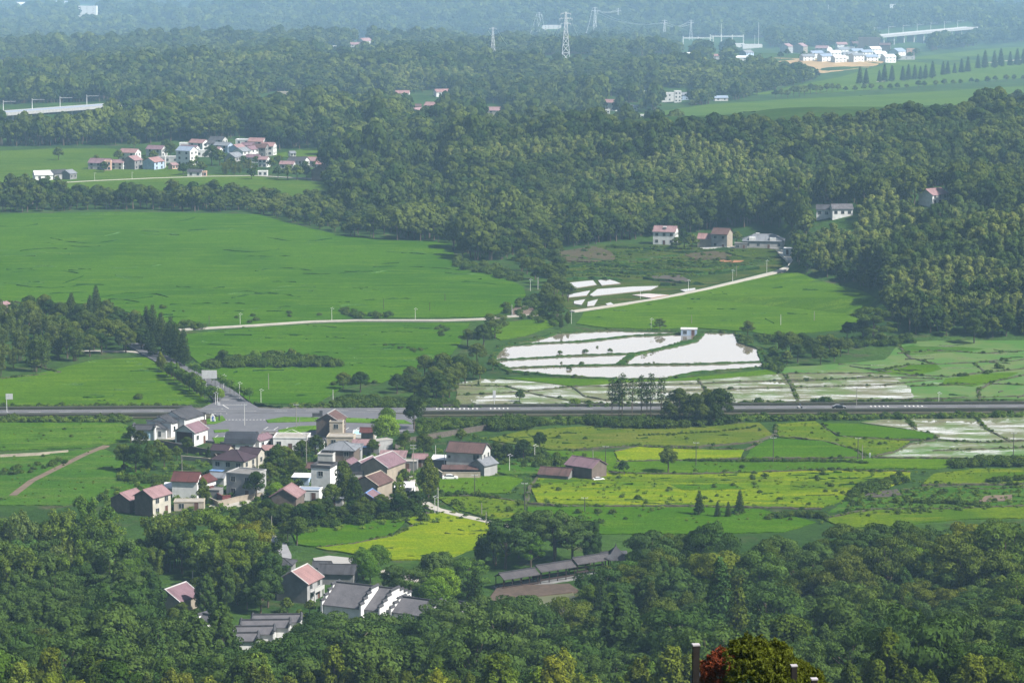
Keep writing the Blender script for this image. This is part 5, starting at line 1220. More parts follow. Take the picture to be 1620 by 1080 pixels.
ft = [leafmesh('weeds', lobes_for('tuft', 400 + v), 120, .17, FM['tuft'], seed=v) for v in range(3)]
fs = [leafmesh('weeds', lobes_for('shrub', 410 + v), 300, .24, FM['shrub'], seed=v) for v in range(2)]
tp[:, 2] += .25
scatter('undergrowth', tp, ft * 4 + fs, 'weeds and low undergrowth along the banks and waste ground', 9, 'undergrowth')
print('weeds', len(tp))
# ---------------------------------------------------------------- buildings
def tilemat(name, c, c2, rowlen=.35, rough=.75, streak=.4):
    """tiled roof: courses of tiles by bump, tiles weathered singly and in streaks"""
    if name in MATS: return MATS[name]
    m, t, b = newmat(name)
    tc = t.nodes.new('ShaderNodeTexCoord')
    n1 = noise(t, .5, 5); n2 = noise(t, 6, 2, rough=.8); n3 = noise(t, .9, 3, stretch=(1, .15, .15))
    o = mixc(t, ramp(t, n1, .35, .68), c, c2)
    o = mixc(t, ramp(t, n2, .5, .8), o, tuple(x * .6 for x in c))
    o = mixc(t, ramp(t, n3, .52, .75), o, tuple(x * (1 - streak) for x in c2))
    t.links.new(o, b.inputs['Base Color']); b.inputs['Roughness'].default_value = rough
    b.inputs['Specular IOR Level'].default_value = .25
    wv = t.nodes.new('ShaderNodeTexWave'); wv.wave_type = 'BANDS'; wv.bands_direction = 'X'; wv.inputs['Scale'].default_value = 3.0
    t.links.new(tc.outputs['Object'], wv.inputs['Vector'])
    w2 = t.nodes.new('ShaderNodeTexWave'); w2.bands_direction = 'Y'; w2.inputs['Scale'].default_value = 1.4; t.links.new(tc.outputs['Object'], w2.inputs['Vector'])
    ad = t.nodes.new('ShaderNodeMath'); ad.operation = 'ADD'; t.links.new(wv.outputs['Fac'], ad.inputs[0]); t.links.new(w2.outputs['Fac'], ad.inputs[1])
    bump(t, b, ad.outputs[0], .7, .06)
    MATS[name] = m
    return m
RF = {
 'pink': tilemat('pink tiles', (.24, .15, .155), (.19, .115, .12)), 'mauve': tilemat('mauve tiles', (.17, .105, .125), (.13, .08, .095)),
 'red': tilemat('dark red tiles', (.095, .028, .026), (.065, .022, .02)), 'brown': tilemat('brown red tiles', (.10, .055, .05), (.07, .04, .035)),
 'rose': tilemat('rose tiles', (.25, .145, .14), (.20, .115, .112)), 'grey': tilemat('grey tiles', (.17, .18, .20), (.13, .14, .155)),
 'dark': tilemat('dark grey tiles', (.055, .055, .062), (.035, .035, .04)), 'slate': tilemat('weathered black tiles', (.075, .072, .08), (.12, .115, .125), streak=.2),
 'maroon': tilemat('maroon tiles', (.045, .025, .035), (.03, .018, .024)), 'blue': plain('blue sheet roof', (.12, .22, .42), .5, .2, 1), 'black': tilemat('black roof', (.028, .032, .042), (.02, .022, .03)),
 'bluegrey': plain('blue grey sheet roof', (.20, .24, .31), .5, .25, 1), 'white': plain('white roof sheet', (.55, .56, .58), .6, .2, 1), 'flat': plain('concrete roof deck', (.26, .24, .21), .9, .3, .6), 'greyflat': plain('dark roof deck', (.14, .135, .13), .9, .3, .6),
}
WL = {
 'white': plain('white plaster', (.56, .56, .55), .9, .16, .7), 'dirty': plain('dirty white plaster', (.40, .40, .39), .9, .28, .5), 'grey': plain('grey render', (.17, .17, .17), .9, .25, .5),
 'greylt': plain('light grey render', (.27, .27, .27), .9, .25, .5), 'brown': plain('brown brick wall', (.115, .09, .075), .95, .3, .8), 'beige': plain('beige render', (.25, .215, .17), .9, .25, .6),
 'tan': plain('tan render', (.33, .29, .23), .9, .22, .6), 'cream': plain('cream render', (.36, .34, .29), .9, .22, .6), 'redbrick': plain('dark red brick', (.06, .025, .022), .95, .35, 1), 'peach': plain('peach render', (.46, .30, .23), .9, .2, .6),
 'blue': plain('pale blue wall', (.30, .38, .50), .9, .2, .6), 'timber': plain('dark timber', (.035, .022, .018), .8, .4, 2),
}
def glassmat():
    m, t, b = newmat('window glass'); b.inputs['Base Color'].default_value = (.02, .025, .03, 1); b.inputs['Roughness'].default_value = .12
    MATS['glass'] = m; return m
GLASS = glassmat(); FRAME = plain('window frame', (.35, .35, .34), .6, .1, 3); DARKF = plain('dark frame', (.05, .05, .055), .6, .2, 3); DOOR = plain('wooden door', (.10, .05, .035), .7, .3, 2)
def window(e, cx, cz, w_, h_, side, L, W, dark=False, name='window'):
    """a framed window set on one outer wall: side f(-y) b(+y) r(+x) l(-x)"""
    mb = MB(); fr = .08
    def slabx(u0, u1, z0, z1, d0, d1, m):
        if side == 'f': mb.box(u0, u1, -W / 2 - d1, -W / 2 - d0, z0, z1, m)
        elif side == 'b': mb.box(u0, u1, W / 2 + d0, W / 2 + d1, z0, z1, m)
        elif side == 'r': mb.box(L / 2 + d0, L / 2 + d1, u0, u1, z0, z1, m)
        else: mb.box(-L / 2 - d1, -L / 2 - d0, u0, u1, z0, z1, m)
    a, b, c, d = cx - w_ / 2, cx + w_ / 2, cz - h_ / 2, cz + h_ / 2
    slabx(a, b, c, d, -.02, .03, 1)
    slabx(a - fr, a, c - fr, d + fr, -.02, .07, 0); slabx(b, b + fr, c - fr, d + fr, -.02, .07, 0)
    slabx(a, b, c - fr, c, -.02, .09, 0); slabx(a, b, d, d + fr, -.02, .07, 0)
    if w_ > .9 and name == 'window': slabx(cx - .03, cx + .03, c, d, .03, .06, 0)
    mb.build(name, [DARKF if dark else FRAME, GLASS if name == 'window' else DOOR], e)
def house(px, py, label, L, W, H, yaw, roof='gable', rc='pink', wc='white', rh=None, wins='f', gab=None, name='house', group=None, ov=.45, floors=None, far=False, parapet=.6, z=None, trim=None, cat='house', coord=None, extra=None, wcols=None):
    g = coord or GT(px, py)
    if py > 640 and name == 'house': L *= .9; W *= .9; H *= .93; rh = rh * .92 if rh is not None else None
    if py < 228:
        k = kfar(px, py, g); L *= k; W *= k; H *= k; ov *= k; floors = floors or max(1, int(round(H / k / 3.0)))
        rh = rh * k if rh is not None else None
    e = empty(name, g[0], g[1], (g[2] if z is None else z), R(yaw)); tag(e, label, cat, group)
    x, y = L / 2, W / 2
    rh = rh if rh is not None else W * .27
    wall = MB(); wm = [WL[wc], WL[gab or wc]]
    if roof == 'gable':
        wall.box(-x, x, -y, y, -1.5, H); wall.prism([(-y, H), (y, H), (0, H + rh)], 'x', -x, x, 1)
        if gab: wall.box(-x - .02, -x, -y + .02, y - .02, -1, H, 1); wall.box(x, x + .02, -y + .02, y - .02, -1, H, 1)
    else: wall.box(-x, x, -y, y, -1.5, H)
    wall.build('wall', wm, e)
    rf = MB(); mt = [RF[rc], trim or RF[rc]]
    if roof == 'gable':
        s = rh / y; t = .16; o = ov
        for sg in (-1, 1):
            rf.prism([(sg * (y + o), H - s * o + .02), (sg * (y + o), H - s * o + .02 + t), (0, H + rh + .02 + t), (0, H + rh + .02)], 'x', -x - o * .8, x + o * .8, 0)
        r_ = rf.build('roof', mt, e)
        rc_ = MB(); rc_.box(-x - o * .8, x + o * .8, -.14, .14, H + rh + .10, H + rh + .30); rc_.build('ridge', trim or RF[rc], r_)
        if trim is not None:
            for sx in (-1, 1):
                vb = MB(); a0, a1 = (sx * (x + o * .8) - (.22 if sx > 0 else -.0), sx * (x + o * .8) + (0 if sx > 0 else .22))
                for sg in (-1, 1): vb.prism([(sg * (y + o), H - s * o + .16), (sg * (y + o), H - s * o + .32), (0, H + rh + .34), (0, H + rh + .18)], 'x', a0, a1 , 0)
                vb.build('verge', trim, r_)
    elif roof == 'hip':
        o = ov; k = min(x, y) + o; rx = max(x - y, 0); zt = H + rh
        a, b, c, d = (-x - o, -y - o, H), (x + o, -y - o, H), (x + o, y + o, H), (-x - o, y + o, H)
        p, q = (-rx, 0, zt), (rx, 0, zt)
        a2, b2, c2, d2 = [(v[0], v[1], H + .14) for v in (a, b, c, d)]
        rf.face([a2, b2, q, p]).face([b2, c2, q]).face([c2, d2, p, q]).face([d2, a2, p])
        rf.face([d, c, b, a]).face([a, b, b2, a2]).face([b, c, c2, b2]).face([c, d, d2, c2]).face([d, a, a2, d2])
        r_ = rf.build('roof', mt, e)
        hb = MB()
        for v, w_ in ((a2, p), (b2, q), (c2, q), (d2, p), (p, q)):
            if math.dist(v, w_) > .1: hb.tube((v[0], v[1], v[2] + .03), (w_[0], w_[1], w_[2] + .06), .11, .11, 5)
        hb.build('ridge', trim or RF[rc], r_)
    elif roof == 'gambrel':
        o = ov; pr = [(-y - o, H - .3), (-y * .95, H + rh * .45), (-y * .4, H + rh * .9), (0, H + rh), (y * .4, H + rh * .9), (y * .95, H + rh * .45), (y + o, H - .3)]
        rf.prism(pr + [(y + o - .2, H - .35), (0, H - .05), (-y - o + .2, H - .35)], 'x', -x - o, x + o, 0); rf.build('roof', mt, e)
    elif roof == 'flat':
        rf.box(-x + .2, x - .2, -y + .2, y - .2, H, H + .06); r_ = rf.build('roof', mt, e)
        pb = MB(); ph = parapet
        pm = trim or WL[wc]
        pb.box(-x - .12, x + .12, -y - .12, -y + .16, H - .02, H + ph).box(-x - .12, x + .12, y - .16, y + .12, H - .02, H + ph)
        pb.box(-x - .12, -x + .16, -y + .16, y - .16, H - .02, H + ph).box(x - .16, x + .12, -y + .16, y - .16, H - .02, H + ph); pb.build('parapet', pm, e)
    elif roof == 'shed':
        o = ov; rf.prism([(-y - o, H + .02), (-y - o, H + .16), (y + o, H + rh + .16), (y + o, H + rh + .02)], 'x', -x - o, x + o, 0); rf.build('roof', mt, e)
        wb = MB(); wb.prism([(-y, H), (y, H), (y, H + rh * .86)], 'x', -x, x, 0); wb.build('wall', WL[wc], e)
    fl = floors or max(1, int(round(H / 3.0))); fh = H / fl
    for sd_ in wins:
        ln = L if sd_ in 'fb' else W
        n = wcols or max(1, int(ln / 3.0)); n = min(n, 4)
        for k in range(fl):
            for i in range(n):
                cx = -ln / 2 + ln * (i + .5) / n
                if sd_ == 'f' and k == 0 and i == n // 2 and not far: window(e, cx, 1.15, 1.2, 2.3, sd_, L + 0, W, name='door'); continue
                window(e, cx, k * fh + fh * .56, 1.35 if not far else 1.5, 1.35 if not far else 1.5, sd_, L, W)
    if extra: extra(e, L, W, H, rh)
    return e
def heater(e, x, y, z, yaw=0):
    h = empty('solar_heater', 0, 0, 0); h.parent = e; h.location = (x, y, z); h.rotation_euler = (0, 0, R(yaw))
    m = MB(); m.tube((-.9, .5, .9), (.9, .5, .9), .25, .25, 8); m.build('tank', WL['white'], h)
    m = MB(); m.prism([(-.7, .05), (-.65, 0), (.45, .8), (.4, .86)], 'x', -.85, .85); m.box(-.8, -.75, .4, .5, -.3, .8).box(.75, .8, .4, .5, -.3, .8); m.build('collector', DARKF, h)
def ex_heater(x, y, dz): return lambda e, L, W, H, rh: heater(e, x, y, H + dz)
def balcony(e, L, W, H, rh):
    b = MB(); b.box(-L * .32, L * .32, -W / 2 - 1.3, -W / 2, H * .5 - .08, H * .5 + .08); b.box(-L * .32, L * .32, -W / 2 - 1.3, -W / 2 - 1.2, H * .5 + .08, H * .5 + .9); b.build('balcony', FRAME, e)
    for s in (-1, 1):
        b = MB(); b.box(s * L * .3 - .12, s * L * .3 + .12, -W / 2 - 1.25, -W / 2 - 1.0, -1, H * .5 - .08); b.build('column', WL['white'], e)
def gable_front(e, L, W, H, rh):
    b = MB(); b.box(-L / 2 - .08, -L / 2 - .021, -W / 2 + .6, W / 2 - .6, .9, H - .05); b.build('brick_panel', WL['redbrick'], e)
# ---- village north side
house(303, 701, 'rose roofed house with a dark brick gable and a white side wall, beside the junction', 9, 7.5, 4.6, 66, rc='mauve', wc='white', wins='f', rh=2.2, extra=gable_front, trim=FRAME)
house(383, 712, 'white house under a big black curved roof, in front of the parking bays', 9.5, 9, 3.4, -4, roof='gambrel', rc='black', wc='white', wins='fr', rh=2.9)
house(413, 709, 'small white house with a dull red roof squeezed right of the black roof', 8, 4.2, 3.4, 60, rc='mauve', wc='white', wins='f')
house(462, 709, 'long flat roofed white building with a stained tan deck, right of the black roof', 11.5, 9, 4.2, -3, roof='flat', rc='flat', wc='white', wins='f', parapet=.25, wcols=3, extra=lambda e, L, W, H, rh: (MB().prism([(-4.6, H + .1), (-4.4, H + .1), (0.1, H + 2.0), (-.1, H + 2.0)], 'y', -.1, .1).prism([(4.6, H + .1), (4.4, H + .1), (-.1, H + 2.0), (.1, H + 2.0)], 'y', -.1, .1).build('frame', WL['white'], e)))
def awningblue(e, L, W, H, rh):
    b = MB(); b.box(-L * .5, -L * .1, -W / 2 - 2.2, -W / 2, 2.3, 2.42); b.build('awning', RF['blue'], e)
house(371, 752, 'cream house with a wide maroon hip roof, left of the village middle', 11, 9.5, 5.6, -20, roof='hip', rc='maroon', wc='cream', wins='fr', rh=2.7, extra=awningblue)
house(398, 738, 'low annexe with a maroon pitched roof behind the cream house', 7, 5, 4.8, -20, rc='maroon', wc='cream', wins='r')
house(390, 783, 'grey two storey house with a flat roof and bare walls, beside the maroon hip roof', 9.5, 8.5, 7.2, -22, roof='flat', rc='greyflat', wc='greylt', wins='fl', parapet=.35)
house(297, 785, 'white house with a bright dark red roof at the lower left of the village', 8, 6.5, 5.4, -10, rc='red', wc='white', wins='', rh=2.0)
house(322, 783, 'white gabled wing of the red roofed house with a small porch', 6.5, 5, 4.6, 62, rc='red', wc='white', wins='lf', extra=lambda e, L, W, H, rh: MB().prism([(-W / 2 - 1.8, 2.0), (-W / 2 - 1.8, 2.15), (-W / 2, 2.9), (-W / 2, 2.75)], 'x', -1.2, 1.2).build('porch_roof', RF['red'], e))
house(333, 786, 'low grey outhouse in the yard of the red roofed house', 7, 4.5, 2.6, -12, roof='flat', rc='greyflat', wc='grey', wins='', parapet=.2)
house(300, 805, 'low flat roofed tan outbuilding below the red roofed house', 9, 5, 2.6, 2, roof='flat', rc='flat', wc='tan', wins='f', parapet=.15)
house(242, 812, 'pink roofed house with large dark windows at the lower left edge of the village', 8.5, 7, 5.8, 58, rc='pink', wc='cream', wins='f', gab='brown', rh=1.9)
house(203, 806, 'brown walled barn with a pink roof, leftmost of the village', 8, 7, 3.8, 62, rc='pink', wc='brown', wins='', rh=1.8)
house(455, 800, 'brown barn with a low pink roof facing the dark hedge', 9, 8, 3.6, 78, rc='pink', wc='brown', wins='', rh=2.3, trim=RF['rose'])
house(490, 789, 'low white building with a blue grey sheet roof between barn and tower', 7, 5, 3.2, -8, roof='flat', rc='bluegrey', wc='white', wins='f', parapet=.12, wcols=2)
house(478, 765, 'dark blue open shed left of the white tower house', 5, 4, 2.4, -8, roof='shed', rc='white', wc='blue', wins='', rh=.4)
house(513, 778, 'white three storey tower house with a dark rim on its flat roof', 6.3, 6.3, 8.0, -16, roof='flat', rc='greyflat', wc='white', wins='fl', parapet=.8, trim=RF['dark'], wcols=1)
house(545, 765, 'low annexe with a dark rimmed flat roof behind the white tower house', 10.5, 8.5, 3.6, 14, roof='flat', rc='greyflat', wc='greylt', wins='', parapet=.8, trim=RF['dark'])
house(541, 733, 'brown house with a light grey hip roof in the upper village', 10, 8.5, 5.0, -10, roof='hip', rc='grey', wc='brown', wins='f', rh=2.3, wcols=2)
house(518, 737, 'white flat roofed annexe left of the grey hip roof', 5, 6, 4.2, -10, roof='flat', rc='greyflat', wc='dirty', wins='', parapet=.3)
house(524, 690, 'tall brown gable house at the edge of the forecourt', 8.5, 8, 6.0, 76, rc='brown', wc='brown', wins='f', rh=2.3, trim=WL['greylt'])
house(540, 705, 'stepped tan building with flat roofs in front of the tall brown gable', 9, 6.5, 3.4, -4, roof='flat', rc='flat', wc='tan', wins='f', parapet=.3)
house(533, 695, 'small tan stair house standing on the stepped tan building', 4.5, 4, 6.2, -4, roof='flat', rc='greyflat', wc='tan', wins='f', parapet=.25, wcols=1)
house(580, 716, 'low shed with a faded pink roof and a blue edge, above the grey hip roof', 9, 6.5, 3.0, -3, roof='shed', rc='pink', wc='grey', wins='', rh=.7, extra=lambda e, L, W, H, rh: MB().box(-L / 2 + .3, L / 2 - .3, -W / 2 - 1.6, -W / 2 - .46, H - .25, H - .12).build('awning', RF['blue'], e))
house(605, 716, 'narrow tall white wall house left of the bright camphor tree', 3.6, 6, 4.4, -55, roof='flat', rc='flat', wc='greylt', wins='', parapet=.1)
house(582, 696, 'small gatehouse with a dark red roof beside the blue basins', 4.2, 3.0, 3.2, -6, rc='red', wc='beige', wins='', rh=.9, ov=.7)
house(578, 762, 'grey gabled house with a mauve roof, second in the lower right row', 10, 8.0, 5.0, 68, rc='mauve', wc='grey', wins='', rh=2.2, trim=FRAME)
house(606, 764, 'largest beige gabled house with a mauve roof, right of the grey gable', 12, 9.5, 6.3, 64, rc='mauve', wc='beige', wins='', rh=2.6, trim=FRAME)
house(590, 786, 'beige gabled house with a brown red roof, lowest large house of the row', 9.5, 8.5, 4.8, 64, rc='brown', wc='beige', wins='', rh=2.3, trim=WL['tan'])
house(584, 800, 'small mauve roofed hut with a blue roof edge below the beige gables', 6.5, 5.5, 2.8, 76, rc='mauve', wc='mauve' if 'mauve' in WL else 'brown', wins='', rh=1.6, trim=RF['blue'])
house(607, 800, 'flat grey lean-to at the right of the blue edged hut', 5, 4, 2.2, -10, roof='flat', rc='greyflat', wc='brown', wins='', parapet=.1)
house(622, 741, 'grey house with a pale pink low roof right of the beige gables', 8, 6.5, 4.2, -4, roof='shed', rc='pink', wc='grey', wins='f', rh=.9, wcols=2)
house(635, 761, 'small shed with a pink roof beside the village lane', 4.4, 4, 2.6, -6, roof='shed', rc='pink', wc='timber', wins='', rh=.7)
house(741, 746, 'big white two storey house with a brown red roof standing alone right of the village', 12.2, 8.5, 7.0, -17, rc='brown', wc='dirty', wins='r', rh=2.3, trim=RF['dark'], extra=lambda e, L, W, H, rh: (window(e, 3.6, 5.2, 1.8, 1.7, 'f', L, W), window(e, -4.6, 5.0, .8, .8, 'f', L, W), window(e, 3.6, 2.0, 1.2, 1.3, 'f', L, W)))
house(728, 752, 'low brown roofed outbuilding along the foot of the big white house', 11, 3.2, 2.2, -3, roof='shed', rc='brown', wc='brown', wins='', rh=.7)
house(766, 750, 'small grey roofed hut against the right corner of the big white house', 6.5, 5.6, 3.6, 50, rc='grey', wc='greylt', wins='', rh=1.5)
house(700, 738, 'low white outbuilding left of the big white house', 6, 4.5, 2.6, -8, roof='shed', rc='white', wc='grey', wins='', rh=.6)
house(927, 754, 'brown shed with a mauve roof out in the fields', 10.5, 8, 4.0, -38, rc='mauve', wc='brown', wins='', rh=2.0)
house(880, 756, 'half ruined low shed with a brown tiled roof beside the mauve roofed shed', 9, 5, 1.5, -20, rc='brown', wc='grey', wins='', rh=1.5, name='ruined_shed', cat='shed')
house(2, 502, 'mauve roofed house peeping from the wood at the left edge of the picture', 9, 7, 4, 70, rc='pink', wc='beige', wins='')
for (px_, py_, L_, W_, H_, yw, rt, rc_, wc_, lb) in (
 (346, 766, 5, 4, 2.6, -15, 'gable', 'grey', 'dirty', 'tiny grey roofed store between the red and the maroon roofs'), (428, 724, 5.5, 4, 2.6, -8, 'shed', 'rose', 'tan', 'small rose roofed shed below the flat tan deck'),
 (498, 712, 6, 4.5, 2.8, -6, 'gable', 'dark', 'white', 'small dark roofed hut left of the stepped tan building'), (502, 752, 6, 4, 2.8, -12, 'gable', 'brown', 'beige', 'small brown roofed hut behind the white tower house'),
 (553, 748, 6, 5, 3.0, 70, 'gable', 'mauve', 'greylt', 'small mauve gable squeezed behind the second grey gable'), (566, 782, 6, 5, 3.4, 66, 'gable', 'brown', 'tan', 'small tan gable left of the lowest large house'),
 (560, 726, 5, 4.5, 3.4, -5, 'shed', 'grey', 'greylt', 'grey lean-to right of the grey hip roof'), (646, 742, 6, 4.5, 2.8, -4, 'flat', 'flat', 'grey', 'low grey box house at the top of the lane'), (640, 781, 5, 3.6, 2.3, -6, 'shed', 'white', 'dirty', 'low white carport beside the lane'),
 (352, 726, 6, 5, 3.4, -20, 'gable', 'maroon', 'tan', 'little maroon roofed hut behind the wide maroon hip roof'), (425, 700, 4.5, 4, 3.2, -4, 'flat', 'greyflat', 'brown', 'small brown box house behind the flat tan deck'), (272, 782, 4, 3.5, 2.3, 0, 'shed', 'white', 'dirty', 'little white roofed shed left of the red roofed house'),
 (530, 800, 5.5, 4.4, 2.8, -8, 'shed', 'grey', 'greylt', 'small grey shed half hidden by the trees below the tower house'), (665, 737, 4.5, 4, 2.8, -4, 'gable', 'pink', 'beige', 'little pink roofed hut at the back of the lane'), (596, 745, 5, 4, 3.6, 64, 'gable', 'mauve', 'beige', 'narrow mauve roofed wing behind the largest beige house')):
    house(px_, py_, lb, L_, W_, H_, yw, roof=rt, rc=rc_, wc=wc_, wins='f' if H_ > 2.7 else '', parapet=.2)
# walled yards, gates, tarps
def wallrun(P, h, mat, label, name='garden_wall', cap=None, t=.25):
    D = onground(P); e = empty(name, D[0][0], D[0][1], D[0][2]); tag(e, label, 'wall')
    mb, mc = MB(), MB()
    for a, b in zip(D[:-1], D[1:]):
        dx, dy = b[0] - a[0], b[1] - a[1]; L = math.hypot(dx, dy); nx, ny = -dy / L * t / 2, dx / L * t / 2
        ax, ay, bx, by = a[0] - D[0][0], a[1] - D[0][1], b[0] - D[0][0], b[1] - D[0][1]; za, zb = a[2] - D[0][2], b[2] - D[0][2]
        for m_, k, z0, z1 in ((mb, 1, -.6, h), (mc, 1.5, h, h + .12)):
            v = [(ax - nx * k, ay - ny * k), (bx - nx * k, by - ny * k), (bx + nx * k, by + ny * k), (ax + nx * k, ay + ny * k)]; zz = (za, zb, zb, za)
            lo = [(p[0], p[1], q + z0) for p, q in zip(v, zz)]; hi = [(p[0], p[1], q + z1) for p, q in zip(v, zz)]
            m_.face(hi); 
            for i in range(4): j = (i + 1) % 4; m_.face([lo[i], lo[j], hi[j], hi[i]])
    mb.build('wall', mat, e); mc.build('coping', cap or mat, e); return e
wallrun([(252, 706), (300, 716), (335, 722), (345, 733)], 2.0, WL['brown'], 'brown garden wall below the rose roofed house')
wallrun([(286, 727), (330, 731), (345, 737)], 1.2, WL['tan'], 'low pale wall in the garden left of the maroon hip roof')
wallrun([(330, 795), (345, 802), (378, 794), (415, 788)], 1.6, WL['beige'], 'beige yard wall in front of the grey flat roofed house')
wallrun([(342, 788), (352, 793), (365, 792)], 1.6, plain('red gate panel', (.12, .03, .03), .7, .3, 1), 'dark red sheet fence in the yard beside the red roofed house')
wallrun([(655, 770), (657, 792), (664, 806)], 1.2, WL['white'], 'white parapet along the village lane')
wallrun([(686, 748), (700, 757), (760, 757)], 1.8, WL['tan'], 'tan yard wall behind the white parked car')
wallrun([(625, 712), (640, 702), (690, 693), (770, 680)], 1.6, plain('rubble stone', (.10, .085, .07), .95, .5, 1.5), 'dark rubble retaining wall curving from the village to the highway')
wallrun([(380, 826), (408, 814), (440, 806)], 1.0, WL['brown'], 'low brown wall below the village beside the dark trees')
for x, y in ((70, 718), (30, 720), (6, 721)): pass
wallrun([(0, 723), (60, 720), (108, 716)], .7, WL['tan'], 'low pale railing wall along the edge of the left field')
wallrun([(0, 293), (38, 292), (80, 290)], .8, WL['dirty'], 'pale low wall beside the far left farmhouse')
wallrun([(1108, 395), (1150, 394), (1195, 393)], .9, WL['white'], 'white parapet along the yard of the hill foot farms')
def basin(px, py, L, W, label):
    g = GT(px, py); e = empty('blue_basin', g[0], g[1], g[2] + .7); tag(e, label, 'basin')
    b = MB(); b.box(-L / 2, L / 2, -W / 2, -W / 2 + .2, -.8, .6).box(-L / 2, L / 2, W / 2 - .2, W / 2, -.8, .9).box(-L / 2, -L / 2 + .2, -W / 2 + .2, W / 2 - .2, -.8, .7).box(L / 2 - .2, L / 2, -W / 2 + .2, W / 2 - .2, -.8, .7); b.build('rim', WL['white'], e)
    b = MB(); b.box(-L / 2 + .2, L / 2 - .2, -W / 2 + .2, W / 2 - .2, -.6, .35); b.build('liner', plain('pale blue liner', (.25, .5, .62), .4, .2, 1), e)
basin(567, 690, 3.4, 6, 'pale blue basin left of the small gatehouse'); basin(590, 692, 2.0, 6, 'narrow pale blue basin right of the small gatehouse')
slab('yard', [(330, 802), (345, 792), (392, 789), (400, 796), (350, 808)], CONC, .25, base=0)
slab('yard', [(405, 722), (420, 706), (440, 712), (450, 722), (430, 727)], CONC, .25, base=0)
slab('yard', [(620, 760), (655, 752), (664, 780), (660, 800), (640, 800), (625, 780)], CONC, .2, base=0)
slab('yard', [(255, 695), (285, 690), (300, 686), (285, 697)], CONC, .25, base=0)
slab('bare_yard', [(330, 716), (345, 708), (358, 708), (352, 722)], SOIL, .25, base=0)
slab('bare_yard', [(600, 822), (640, 812), (668, 806), (685, 815), (640, 822)], SOILD, .25, base=0)
# Hui style white halls: tiled roofs between stepped gable walls with dark coping
def hui(px, py, label, L, W, H, yaw, rh=2.2, steps=3, name='white_hall', wins='', coord=None, ends=(-1, 1), mural=False, proud=.9, rc='slate', z=None):
    g = coord or GT(px, py); e = empty(name, g[0], g[1], g[2] if z is None else z, R(yaw)); tag(e, label, 'hall')
    x, y = L / 2, W / 2; w_ = MB(); w_.box(-x, x, -y, y, -3, H); w_.prism([(-y, H), (y, H), (0, H + rh)], 'x', -x, x); w_.build('wall', WL['white'], e)
    rf = MB(); s = rh / y
    for sg in (-1, 1): rf.prism([(sg * (y + .5), H - s * .5 + .02), (sg * (y + .5), H - s * .5 + .2), (0, H + rh + .2), (0, H + rh + .02)], 'x', -x, x)
    r_ = rf.build('roof', RF[rc], e); m = MB(); m.box(-x, x, -.16, .16, H + rh + .12, H + rh + .5); m.build('ridge', RF['dark'], r_)
    for sx in ends:
        gw, gc = MB(), MB(); x0, x1 = (x, x + .4) if sx > 0 else (-x - .4, -x)
        for k in range(steps):
            half0 = (y + .6) * (steps - k) / steps; half1 = (y + .6) * (steps - k - 1) / steps
            top = H + rh * (1 - half0 / (y + .6)) + proud
            for sg in (-1, 1):
                a, b = sorted((sg * half0, sg * half1)); gw.box(x0, x1, a, b, -3, top); a2, b2 = (a - (.3 if sg < 0 else 0), b + (.3 if sg > 0 else 0))
                gc.prism([(x0 - .22, top), (x1 + .22, top), ((x0 + x1) / 2, top + .5)], 'y', a2, b2)
        gw.build('gable_wall', WL['white'], e); gc.build('coping', RF['dark'], e)
    for sd_ in wins:
        for cx in (-L * .25, L * .25) if sd_ in 'fb' else (-W * .2, W * .2): window(e, cx, H * .55, .8, 1.5, sd_, L if sd_ in 'fb' else L + .8, W, dark=True)
    if mural:
        m = MB(); m.box(-L * .26, L * .32, -W / 2 - .06, -W / 2 - .01, .7, 2.6); m.build('mural', plain('sky blue mural', (.16, .34, .48), .8, .5, 1.2, c2=(.5, .55, .6)), e)
    return e
hui(229, 694, 'small white walled court with a pale blue mural on its front', 6.5, 5, 3.4, 0, rh=.8, steps=2, mural=True, proud=.7, rc='dark')
hui(252, 692, 'little white gate hall with a dark gabled roof right of the mural court', 4.2, 5, 3.0, 78, rh=1.2, steps=1, proud=.1, wins='l', rc='dark')
hui(266, 687, 'white hall with narrow windows and a dark tiled roof left of the largest white hall', 9, 8, 4.6, 62, rh=1.5, steps=1, proud=.1, wins='f', rc='dark')
hui(288, 683, 'largest white hall with a long dark tiled roof beside the junction', 11, 9, 5.2, 62, rh=2.0, steps=1, proud=.1, wins='l', rc='dark')
house(297, 690, 'small entrance canopy with a dark roof on posts beside the largest white hall', 3.2, 3.0, 2.6, 62, rc='dark', wc='timber', wins='', rh=.9, name='canopy', cat='canopy')
house(316, 682, 'small timber pavilion with a red brown roof at the right of the white halls', 3.6, 3.2, 2.6, 10, rc='brown', wc='timber', wins='', rh=.8, name='pavilion', cat='pavilion')
